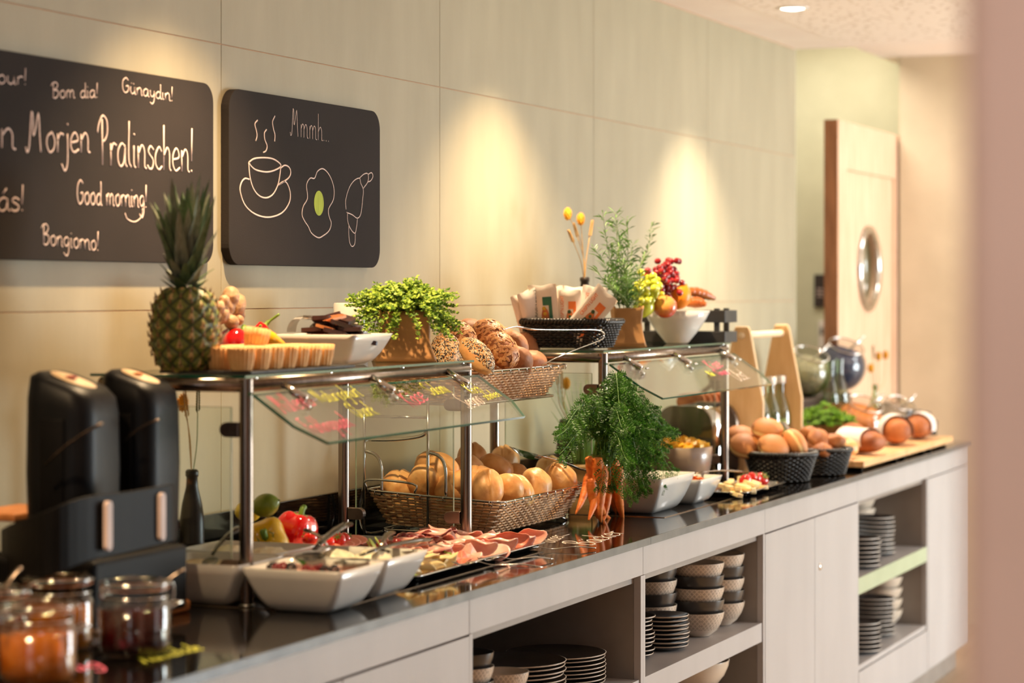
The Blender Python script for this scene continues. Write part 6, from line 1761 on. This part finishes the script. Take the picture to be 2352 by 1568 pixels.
def slice_bread(label, x, y, z, w, h, rz, grp=None):
    pts = [(-w * .45, 0), (w * .45, 0), (w * .45, h * .6), (w * .5, h * .75), (w * .42, h * .95), (w * .2, h), (-w * .2, h), (-w * .42, h * .95), (-w * .5, h * .75), (-w * .45, h * .6)]
    solo('bread_slice', MB().prism(pts, -.007, .007, 'y'), BRS, label, 'bread', (x, y, z), (0, 0, rz), group=grp, smooth=False, bev=.003)
for i in range(7):
    slice_bread('brown bread slice standing behind the toaster', 7.66 + .03 * i, 2.42 - .012 * i, ZC + .145, .10, .115, PI / 2 + .1, 'bread slices behind the toaster')
t = thing('bread_board', 'dark box under the bread slices behind the toaster', 'box', (7.62, 2.325, ZC + .0008))
part('box_body', MB().box(0, .27, 0, .20, 0, .143), DARKM, t, smooth=False, bev=.006)
t = thing('utensil_stand', 'thin black stand with a hanging black ladle beside the wooden bottle carrier', 'stand', (7.84, 2.37, ZC + .1446))
part('base_disc', MB().lathe([(.001, 0), (.045, 0), (.045, .006), (.001, .007)], 24), BLACK, t)
part('rod', MB().tube([(0, 0, .006), (0, 0, .16)], .004, 8), BLACK, t)
part('ladle', MB().ball((0, 0.0, .15), (.032, .042, .045), 18, 12), BLACK, t)
part('ladle_handle', MB().tube([(0, .03, .14), (0, .08, .10)], .008, 8), BLACK, t)
# small chrome toaster / warmer right of the post
t = thing('chrome_warmer', 'small chrome box with a bright rounded top right of the guard post', 'warmer', (8.05, 2.19, ZC + .0008))
part('body', MB().prism([(0, 0), (.15, 0), (.15, .12), (.13, .15), (.02, .15), (0, .12)], 0, .2, 'x'), CHROME, t, smooth=False, bev=.01)

# ================================================================== wooden bottle carrier
CARRW = pm('carrier_ply', (236, 200, 150), (222, 182, 130), 5, .45, stretch=(1, 6, 1))
x0, x1 = 7.62, 8.12; yc = 2.235; ht = Z_at(1716, 752, 2.165) - ZC
t = thing('bottle_carrier', 'tall pale plywood bottle carrier with a round rod handle', 'carrier', (x0, yc, ZC + .0008))
ow = .074
def endp(xa, xb):
    pts = [(-ow, 0), (ow, 0), (ow, ht * .48), (.030, ht - .02), (.022, ht), (-.022, ht), (-.030, ht - .02), (-ow, ht * .48)]
    part('end_panel', MB().prism(pts, xa, xb, 'x'), CARRW, t, smooth=False, bev=.005)
endp(0, .018); endp(x1 - x0 - .018, x1 - x0)
part('rod', MB().tube([(-.004, 0, ht - .03), (x1 - x0 + .004, 0, ht - .03)], .011, 14), pm('rod_wood', (244, 222, 186), (236, 210, 170), 8, .4), t)
part('floor_panel', MB().box(.0185, x1 - x0 - .0185, -ow, ow, .01, .022), CARRW, t, smooth=False)
for s in (-1, 1):
    a_, b_ = sorted((s * ow, s * (ow - .01)))
    part('side_rail', MB().box(.0185, x1 - x0 - .0185, a_, b_, .022, .075), CARRW, t, smooth=False, bev=.003)
BOTT = thin_glass('bottle_glass', (214, 226, 200), .03, 1.5, .08); JUICE = pm('pale_juice', (214, 212, 160), (200, 196, 140), 8, .2)
def bottle(label, x, y, z, h, r, liq, fillk=.6, cap=None, grp=None, name='glass_bottle'):
    t = thing(name, label, 'bottle', (x, y, z), 0, grp)
    part('glass', MB().lathe([(.001, 0), (r * .95, 0), (r, .004), (r, h * .55), (r * .8, h * .68), (r * .42, h * .80), (r * .36, h * .92), (r * .46, h * .985), (r * .46, h)], 24), BOTT, t)
    if liq: part('liquid', MB().lathe([(.001, .003), (r * .93, .003), (r * .94, h * .5 if fillk > .5 else h * fillk), (.001, h * .501 if fillk > .5 else h * fillk + .0005)], 20), liq, t)
    if cap: part('cap', MB().lathe([(r * .5, h * .95), (r * .52, h * 1.04), (.001, h * 1.05)], 16), cap, t)
    return t
for i in range(4):
    bottle('clear glass bottle with a white cap standing in the wooden carrier', x0 + .10 + .125 * i, yc + (.0 if i % 2 else .0), ZC + .0235, .27, .036, JUICE, .6, RIM, 'bottles in the wooden carrier')

# ================================================================== black woven bowls of doughnuts and bread
def round_basket(label, x, y, r0, r1, h):
    return wicker_basket(label, x, y, ZC + .0035, r0, r0, r1, r1, h, 13, .014, WICKER_B, name='round_basket', round_=True)
round_basket('round black woven bowl of sugared doughnuts beside the guard post', 7.37, 2.035, .085, .112, .085)
round_basket('round black woven bowl of brown bread pieces beyond the doughnuts', 7.68, 1.985, .075, .098, .080)
DOUGH = pm('doughnut_crust', (206, 122, 66), (168, 84, 42), 12, .55, bump=.0008, bscale=80, rnd=.05); DBAND = (244, 206, 140)
DM = bpy.data.materials.new('doughnut'); DM.use_nodes = True
_n = DM.node_tree.nodes; _l = DM.node_tree.links
_tc = _n.new('ShaderNodeTexCoord'); _sp = _n.new('ShaderNodeSeparateXYZ'); _nz = _n.new('ShaderNodeTexNoise'); _nz.inputs['Scale'].default_value = 60
_ad = _n.new('ShaderNodeMath'); _ad.operation = 'MULTIPLY_ADD'; _ad.inputs[1].default_value = .006
_rp = _n.new('ShaderNodeValToRGB')
for e in list(_rp.color_ramp.elements)[1:]: _rp.color_ramp.elements.remove(e)
_rp.color_ramp.elements[0].position = 0; _rp.color_ramp.elements[0].color = lin((212, 142, 84))
for pos, c in ((.42, (218, 150, 92)), (.47, (246, 206, 140)), (.55, (246, 206, 140)), (.60, (216, 146, 88)), (1.0, (204, 130, 74))):
    e = _rp.color_ramp.elements.new(pos); e.color = lin(c)
_mr = _n.new('ShaderNodeMapRange'); _mr.inputs['From Min'].default_value = -.035; _mr.inputs['From Max'].default_value = .035
_l.new(_tc.outputs['Object'], _sp.inputs[0]); _l.new(_tc.outputs['Object'], _nz.inputs['Vector']); _l.new(_nz.outputs['Fac'], _ad.inputs[0]); _l.new(_sp.outputs['Z'], _ad.inputs[2])
_l.new(_ad.outputs[0], _mr.inputs['Value']); _l.new(_mr.outputs[0], _rp.inputs['Fac']); _l.new(_rp.outputs['Color'], _n['Principled BSDF'].inputs['Base Color']); _n['Principled BSDF'].inputs['Roughness'].default_value = .6
dm_ = MB().ball((0, 0, 0), (.052, .052, .034), 30, 18, fn=lambda d: 1 - .05 * math.exp(-(d.z / .12) ** 2)).mesh('doughnut', DM)
for lab, px, py, Y, rot in (('sugared doughnut at the lower left of the black bowl', 1712, 1024, 7.32, (.3, -.5, 0)), ('sugared doughnut at the front middle of the black bowl', 1776, 1026, 7.32, (.2, -.6, .4)), ('sugared doughnut on top of the heap', 1762, 986, 7.37, (.2, -.25, 0)),
       ('sugared doughnut standing on edge at the right of the black bowl', 1826, 1020, 7.38, (1.1, .2, .5)), ('sugared doughnut at the back left of the black bowl', 1704, 1003, 7.44, (.2, -.3, .3)), ('sugared doughnut hidden in the middle of the heap', 1765, 1030, 7.40, (.1, .2, .3))):
    solo('doughnut', dm_, None, lab, 'doughnut', WX(px, py, Y), rot)
BROWNB = pm('brown_bread', (190, 120, 66), (146, 84, 42), 20, .65, bump=.002, bscale=60, rnd=.06)
bb_ = roll_mesh(.052, .036, .030, False, 12).mesh('bread_piece', BROWNB)
for lab, px, py, Y, rot in (('brown bread piece at the front of the further black bowl', 1890, 1038, 7.63, (.2, .1, .2)), ('brown bread piece on top in the further black bowl', 1880, 1008, 7.68, (.1, -.4, .4)), ('long brown bread piece lying across the further black bowl', 1908, 1018, 7.70, (.2, .3, 1.4)),
       ('brown bread piece at the back of the further black bowl', 1860, 1000, 7.74, (.4, .2, .4)), ('brown bread piece deep in the further black bowl', 1862, 1035, 7.68, (.4, .2, .9))):
    solo('bread_piece', bb_, None, lab, 'bread', WX(px, py, Y), rot)

# ================================================================== bread boards with loaves under cloths
BRD = pm('beech_board', (232, 186, 136), (214, 162, 108), 6, .4, stretch=(1, 8, 8))
xb = [7.86, 8.50, 8.95, 9.34]
for i, lab in enumerate(('pale beech board carrying the small loaf, nearest of the three', 'pale beech board under the middle loaves', 'pale beech board at the far end of the counter')):
    t = thing('cutting_board', lab, 'board', (xb[i], 1.885, ZC + .0008))
    part('slab', MB().box(.002, xb[i+1] - xb[i] - .003, 0, .19, .012, .034), BRD, t, smooth=False, bev=.003)
    for a_ in (.05, xb[i+1] - xb[i] - .07): part('foot', MB().box(a_, a_ + .02, .02, .17, 0, .0118), BLACK, t, smooth=False)
ZBD = ZC + .036
LOAF = pm('loaf_crust', (186, 108, 54), (132, 66, 28), 14, .6, bump=.003, bscale=30, rnd=.05); CLOTH = pm('white_cloth', (242, 222, 212), (234, 212, 202), 12, .8, bump=.001, bscale=120)
def loaf(label, x, y, L, r, h, rz, cloth=True, clab=None):
    m = MB(); rings = []
    for k in range(17):
        q = k / 16; s = max(.04, math.sin(PI * (.04 + .92 * q)) ** .28)
        rings.append([Vector((-L / 2 + L * q, r * s * cos(a) * 1.0, h * .5 + (h * .5) * s * (sin(a) if sin(a) > 0 else sin(a) * .98) * (1 + .04 * sin(q * 40) * (sin(a) > .3)))) for a in [2 * PI * j / 26 for j in range(26)]])
    m.loft(rings)
    solo('bread_loaf', m, LOAF, label, 'bread', (x, y, ZBD + .001), (0, 0, rz))
    if cloth:
        t = thing('cloth_napkin', clab, 'cloth', (x, y, ZBD + .001), rz)
        def F(u, v):
            a = PI * (-.04 + 1.08 * v); q = .12 + .62 * u + .10 * sin(v * 2.6); s = 1.0
            rr = r * 1.035; hz = h * .5 + (h * .5) * 1.1 * max(-.9, sin(a)) if sin(a) > 0 else h * .5 + h * .45 * sin(a) * 3
            return Vector((-L / 2 + L * q, rr * cos(a) * (1 + .04 * sin(u * 9)), max(.004, hz)))
        part('fabric', MB().grid(16, 22, F), CLOTH, t)
loaf('round brown loaf under a white cloth, nearest the black bowls', 8.20, 1.985, .21, .058, .085, .95, True, 'white cloth draped over the nearest loaf')
loaf('brown loaf with its cut end showing, in the middle of the boards', 8.72, 1.975, .22, .056, .105, .35, True, 'white cloth draped over the middle loaf')
loaf('brown loaf at the far end of the boards', 9.10, 1.97, .20, .055, .095, .1, True, 'white cloth draped over the furthest loaf')
loaf('long light loaf behind the middle cloth', 8.45, 2.07, .24, .045, .09, .1, False)
solo('bread_roll', roll_mesh(.055, .04, .034, True, 14).mesh('roll', CRUST), None, 'floury bread roll lying on the near end of the first board', 'bread', (7.98, 1.975, ZBD + .033), (0, 0, .5))
band('thin steel tongs leaning on the floury roll', [W(1925, 1062, 1.93), W(1948, 1045, 1.93), W(1958, 1032, 1.94), W(1955, 1020, 1.96)], .0035, CHROME)

# ================================================================== parsley pot
bx, by = X_at(1893, 2.20), 2.20
kraft_bag('brown paper pot of parsley between the carrier and the glass jars', bx, by, ZC + .0008, .07, .07, .115, .95, .4, 12)
t = thing('parsley_plant', 'bright green parsley spreading out of its brown paper pot at the far end', 'plant', (bx, by, ZC + .105))
m = MB(); m2 = MB(); rg = random.Random(31)
for i in range(150):
    a = rg.uniform(0, 6.28); q = rg.random() ** .6; e = Vector((.11 * q * cos(a), .11 * q * sin(a), rg.uniform(.03, .085) * (1.3 - q)))
    m2.tube(smooth_path([(.03 * q * cos(a), .03 * q * sin(a), 0), e * .6 + Vector((0, 0, .015)), e], 3), .0009, 3)
    for k in range(7):
        an = rg.uniform(0, 6.28); leaflet(m, e, (cos(an), sin(an), rg.uniform(-.2, .5)), .018, .006)
part('stems', m2, STEMG, t, kind='stuff'); part('leaves', m, pm('parsley_leaf', (128, 166, 44), (92, 134, 30), 40, .5, tl=.3), t, kind='stuff', smooth=False)

# ================================================================== big round glass jars on a step
RIS = pm('dark_step', (60, 44, 36), (48, 36, 30), 10, .5)
t = thing('wooden_step', 'dark step under the upper round glass jars', 'riser', (8.75, 2.33, ZC + .0008))
part('top_board', MB().box(0, .75, 0, .24, .175, .19), RIS, t, smooth=False, bev=.003)
part('front_board', MB().box(0, .75, 0, .012, 0, .1745), RIS, t, smooth=False)
for a_ in (0, .735): part('side_board', MB().box(a_, a_ + .015, .0125, .24, 0, .1745), RIS, t, smooth=False)
def ball_jar(label, px, py, Y, r, z, col, tilt=.35):
    x = X_at(px, Y); zc_ = z + r * .93
    t = thing('glass_jar', label, 'jar', (x, Y, zc_)); t.rotation_euler = (tilt, -tilt * .9, 0)
    def cap(rr, z0, z1, n=16):
        a0, a1 = math.asin(z0), math.asin(z1); return [(rr * cos(a0 + (a1 - a0) * k / n), rr * sin(a0 + (a1 - a0) * k / n)) for k in range(n + 1)]
    part('glass', MB().lathe([(.001, -r * .93)] + cap(r, -.93, .74) + [(r * .70, r * .86), (r * .72, r * .88)], 36), JARGLASS, t)
    part('contents', MB().lathe([(.001, -r * .88)] + cap(r * .95, -.92, .52) + [(.001, r * .53)], 32), col, t)
    part('rim', MB().lathe([(r * .70, r * .86), (r * .735, r * .89), (r * .70, r * .92), (r * .67, r * .89), (r * .70, r * .86)], 32), CHROME, t)
    sp_ = part('scoop_handle', MB().tube([(0, 0, r * .5), (r * .55, -r * .5, r * 1.3)], r * .05, 8), CHROME, t)
    return t
def cont(name, a, b): return pm(name, a, b, 70, .6, bump=.003, bscale=90)
ball_jar('large round glass jar of grey-green seeds right of the wooden carrier', 1852, 866, 2.40, .095, ZC + .192, cont('seed_mix', (158, 152, 118), (112, 108, 84)))
ball_jar('large round glass jar of dark blue-grey berries in front of the wooden door', 1930, 846, 2.42, .105, ZC + .192, cont('dark_berries', (70, 76, 108), (48, 52, 80)))
ball_jar('round glass jar of orange-brown cereal beside the parsley', 1974, 935, 2.18, .098, ZC + .0012, cont('orange_cereal', (206, 126, 58), (176, 96, 36)))
ball_jar('round glass jar of pale grey flakes near the far end', 2056, 935, 2.15, .088, ZC + .0012, cont('grey_flakes', (178, 156, 136), (152, 130, 112)))
BR_L = pm('brown_syrup', (170, 104, 64), (150, 86, 50), 10, .2)
bottle('small glass carafe of brown syrup, left one of the pair between the jars', X_at(1908, 2.30), 2.30, ZC + .0012, .33, .034, BR_L, .5, None, None, 'glass_carafe')
bottle('small glass carafe of brown syrup, right one of the pair between the jars', X_at(1929, 2.27), 2.27, ZC + .0012, .335, .034, BR_L, .5, None, None, 'glass_carafe')
vx, vy = X_at(2010, 2.255), 2.255
vase('clear vase of yellow dried flowers in front of the wooden door', vx, vy, ZC + .0012, .22, .025, [('bloom', [(vx, vy, ZC + .2), W(2016, 880, 2.255), W(2018, 818, 2.255)]), ('bloom', [(vx, vy, ZC + .2), W(2030, 880, 2.265), W(2034, 815, 2.265)]), ('bloom', [(vx, vy, ZC + .2), W(2006, 890, 2.245), W(2000, 845, 2.245)]), ('green', [(vx, vy, ZC + .2), W(2008, 870, 2.255), W(2006, 825, 2.255)])], BOTT)
for i, (px, py, hh_, lab) in enumerate(((2100, 1020, .13, 'clear drinking glass at the far end, left one behind the loaf'), (2120, 1014, .12, 'clear drinking glass at the far end, middle one'), (2135, 1018, .09, 'clear drinking glass at the far end, rightmost and lowest'))):
    x = (9.40, 9.48, 9.405)[i]; y = Y_at(px, x)
    t = thing('drinking_glass', lab, 'glass', (x, y, ZC + .001))
    part('glass_body', MB().lathe([(.001, .004), (.024, .004), (.026, .001), (.032, hh_), (.0305, hh_), (.0245, .008), (.001, .008)], 28), thin_glass('tumbler_glass', (226, 228, 232), .03, 1.5, .10), t)

# ================================================================== crockery in the open cabinets
PLATE_D = pm('dark_plate_glaze', (52, 47, 46), (42, 38, 38), 8, .28, coat=.3); PLATE_E = pm('plate_rim_line', (206, 186, 166), (190, 170, 150), 20, .35)
def plate_mesh(r):
    m = MB(); m.mi = 0
    m.lathe([(.001, .003), (r * .62, .003), (r * .90, .0105), (r * .985, .0145)], 48)
    m.mi = 1
    m.lathe([(r * .985, .0145), (r, .0140), (r * .985, .0118)], 48)
    m.mi = 0
    m.lathe([(r * .985, .0118), (r * .88, .007), (r * .60, .0005), (.001, .0)], 48)
    return m
def bowl_mesh(r, h, pat):
    m = MB()
    m.mi = 0 if pat else 1
    m.lathe([(.001, 0.001), (r * .42, 0.001), (r * .45, 0), (r * .47, .002), (r * .70, h * .22), (r * .88, h * .52), (r * .97, h * .80), (r * .995, h * .985)], 44)
    m.mi = 1; m.lathe([(r * .995, h * .985), (r, h), (r * .965, h), (r * .96, h * .98)], 44)
    m.lathe([(r * .96, h * .98), (r * .93, h * .8), (r * .84, h * .52), (r * .66, h * .26), (r * .4, h * .1), (.001, h * .08)], 44)
    return m
PAT = bpy.data.materials.new('crosshatch_glaze'); PAT.use_nodes = True
_n = PAT.node_tree.nodes; _l = PAT.node_tree.links
def _math(op, a, b=None, c=None):
    q = _n.new('ShaderNodeMath'); q.operation = op
    for i, x in enumerate((a, b, c)):
        if x is None: continue
        if isinstance(x, (int, float)): q.inputs[i].default_value = x
        else: _l.new(x, q.inputs[i])
    return q.outputs[0]
_tc = _n.new('ShaderNodeTexCoord'); _sp = _n.new('ShaderNodeSeparateXYZ'); _l.new(_tc.outputs['Object'], _sp.inputs[0])
_at = _math('ARCTAN2', _sp.outputs['Y'], _sp.outputs['X']); _u = _math('MULTIPLY', _at, 11.0); _v = _math('MULTIPLY', _sp.outputs['Z'], 150.0)
_p = _math('ADD', _u, _v); _q = _math('SUBTRACT', _u, _v)
_s1 = _math('PINGPONG', _p, 1.0); _s2 = _math('PINGPONG', _q, 1.0)
_l1 = _math('LESS_THAN', _s1, .22); _l2 = _math('LESS_THAN', _s2, .22)
_f1 = _math('LESS_THAN', _math('PINGPONG', _math('MULTIPLY', _p, 4.0), 1.0), .42); _f2 = _math('LESS_THAN', _math('PINGPONG', _math('MULTIPLY', _q, 4.0), 1.0), .42)
_chk = _math('GREATER_THAN', _math('MULTIPLY', _math('SUBTRACT', _math('PINGPONG', _p, 2.0), 1.0), _math('SUBTRACT', _math('PINGPONG', _q, 2.0), 1.0)), 0.0)
_fine = _math('ADD', _math('MULTIPLY', _f1, _chk), _math('MULTIPLY', _f2, _math('SUBTRACT', 1.0, _chk)))
_line = _math('MAXIMUM', _l1, _l2); _dark = _math('MULTIPLY', _math('SUBTRACT', 1.0, _line), _fine)
_zm = _math('GREATER_THAN', _sp.outputs['Z'], .020); _dark2 = _math('MULTIPLY', _dark, _zm)
_mx = _n.new('ShaderNodeMixRGB'); _mx.inputs[1].default_value = lin((214, 196, 178)); _mx.inputs[2].default_value = lin((104, 92, 82))
_l.new(_dark2, _mx.inputs[0]); _l.new(_mx.outputs[0], _n['Principled BSDF'].inputs['Base Color']); _n['Principled BSDF'].inputs['Roughness'].default_value = .25
BOWL_D = pm('dark_bowl_glaze', (62, 57, 54), (52, 48, 46), 8, .28, coat=.3); BOWL_I = pm('cream_glaze', (206, 190, 172), (196, 180, 162), 8, .25, coat=.3)
SH = .5603
def stack(names, x, y, z, r, n, gap, label, group, big=True, jit=.0025):
    me = plate_mesh(r).mesh('plate', [PLATE_D, PLATE_E]) if isinstance(names, str) else names
    for i in range(n):
        pos = 'topmost' if i == n - 1 else None
        solo('dinner_plate' if big else 'small_plate', me, None, (label + ', topmost of its stack') if i == n - 1 else label + ', ' + ORD[i], 'plate', (x + rs.uniform(-jit, jit), y + rs.uniform(-jit, jit), z + gap * i), (0, 0, rs.random() * 6), group=None if i == n - 1 else group)
cY = 2.03
P_BIG = plate_mesh(.120).mesh('plate', [PLATE_D, PLATE_E]); P_SM = plate_mesh(.066).mesh('plate', [PLATE_D, PLATE_E])
stack(P_BIG, 5.385, 2.04, SH, .12, 8, .0095, 'large dark dinner plate, right stack of the near shelf', 'dark plates in the right stack', jit=.004)
stack(P_BIG, 5.10, 2.035, SH, .12, 10, .0098, 'large dark dinner plate, left stack of the near shelf', 'dark plates in the left stack', jit=.004)
def bowls(x, y, z, r, h, kinds, gap, label, group):
    ks = {'p': bowl_mesh(r, h, True).mesh('bowl', [PAT, BOWL_I]), 'd': bowl_mesh(r, h, False).mesh('bowl', [BOWL_D, BOWL_D])}
    for i, k in enumerate(kinds):
        nm = ('cross-hatched cream bowl' if k == 'p' else 'plain dark bowl')
        o = ['bottom', 'second', 'third', 'fourth', 'topmost', 'sixth'][i] if len(kinds) > 2 else ['lower', 'upper'][i]
        if i == len(kinds) - 1: o = 'topmost'
        solo('bowl', ks[k], None, nm + ' ' + label + ', ' + o + '', 'bowl', (x + rs.uniform(-.001, .001), y, z + gap * i), (0, 0, rs.random() * 6), group=group)
S1 = (6.305, 2.03)
bowls(6.305, 1.975, SH, .0745, .066, 'pdpdp', .0335, 'in the front stack, middle shelf', 'bowls in the front stack')
bowls(6.535, 1.985, SH, .0745, .066, 'pdpdp', .0335, 'in the right stack, middle shelf', 'bowls in the right stack')
bowls(6.15, 2.06, SH, .0745, .066, 'dpdpd', .0335, 'in the back left stack, middle shelf', 'bowls in the back left stack')
bowls(6.38, 2.13, SH, .0745, .066, 'dpdpdp', .0335, 'in the rear stack, middle shelf', 'bowls in the rear stack')
stack(P_SM, 6.03, 1.98, SH, .066, 8, .0112, 'small dark plate stacked beside the patterned bowls', 'small plates beside the bowls', False)
stack(P_SM, 5.86, 2.02, SH, .066, 10, .0105, 'small dark plate stacked behind the cabinet side', 'small plates behind the cabinet side', False, jit=.004)
bowls(4.86, 1.965, SH, .060, .055, 'pdp', .030, 'left of the large plates, near shelf', 'small bowls left of the plates')
bowls(4.72, 1.99, SH, .060, .055, 'dpdpd', .030, 'at the left side, near shelf', 'small bowls at the cabinet side')
bigb = bowl_mesh(.115, .085, False).mesh('bowl', [BOWL_I, BOWL_I])
solo('bowl', bigb, None, 'large cream bowl on the bottom shelf under the patterned bowls', 'bowl', (6.33, 2.01, .2735 + .072 + .06), (0, 0, 0))
stack(plate_mesh(.10).mesh('plate', [PLATE_D, PLATE_E]), 6.33, 2.01, .2735, .10, 13, .0102, 'medium plate under the large cream bowl on the bottom shelf', 'plates under the cream bowl', True, jit=.001)
# far shelves
LP = plate_mesh(.078); lp_ = LP.mesh('plate', [PLATE_D, pm('light_rim', (224, 214, 204), None, 20, .3)])
for lvl, zz in (('upper', SH), ('lower', .2735)):
    for lab, px, Y, n, g in ((f'small plate, leftmost stack, {lvl} shelf of the far cabinet', 1975, 1.955, 7, .0150), (f'small plate, middle stack, {lvl} shelf of the far cabinet', 2004, 2.00, 9, .0152)):
        stack(lp_, X_at(px, Y) if px != 1975 else X_at(1972, Y) - .02, Y, zz, .078, n, g, lab, lab.replace('small plate', 'small plates'), False, jit=.004)
wb_ = bowl_mesh(.080, .062, False).mesh('bowl', [BOWL_I, BOWL_I])
stack(lp_, X_at(2042, 2.06), 2.06, SH, .078, 10, .0150, 'small plate, right stack, upper shelf of the far cabinet', 'small plates in the right far stack', False, jit=.004)
for j, (px, Y, zz, n, lab) in enumerate(((2060, 2.13, SH, 5, 'cream bowl in the back stack on the upper far shelf'), (2034, 2.03, .2735, 4, 'cream bowl in the front stack on the lower far shelf'), (2052, 2.10, .2735, 4, 'cream bowl in the middle stack on the lower far shelf'), (2068, 2.17, .2735, 5, 'cream bowl in the back stack on the lower far shelf'))):
    for i in range(n):
        solo('bowl', wb_, None, lab + (', topmost' if i == n - 1 else ', ' + ORD[i]), 'bowl', (min(X_at(px, Y), xE1 - .10), Y, zz + .040 * i), (0, 0, 0), group=None if i == n - 1 else lab)
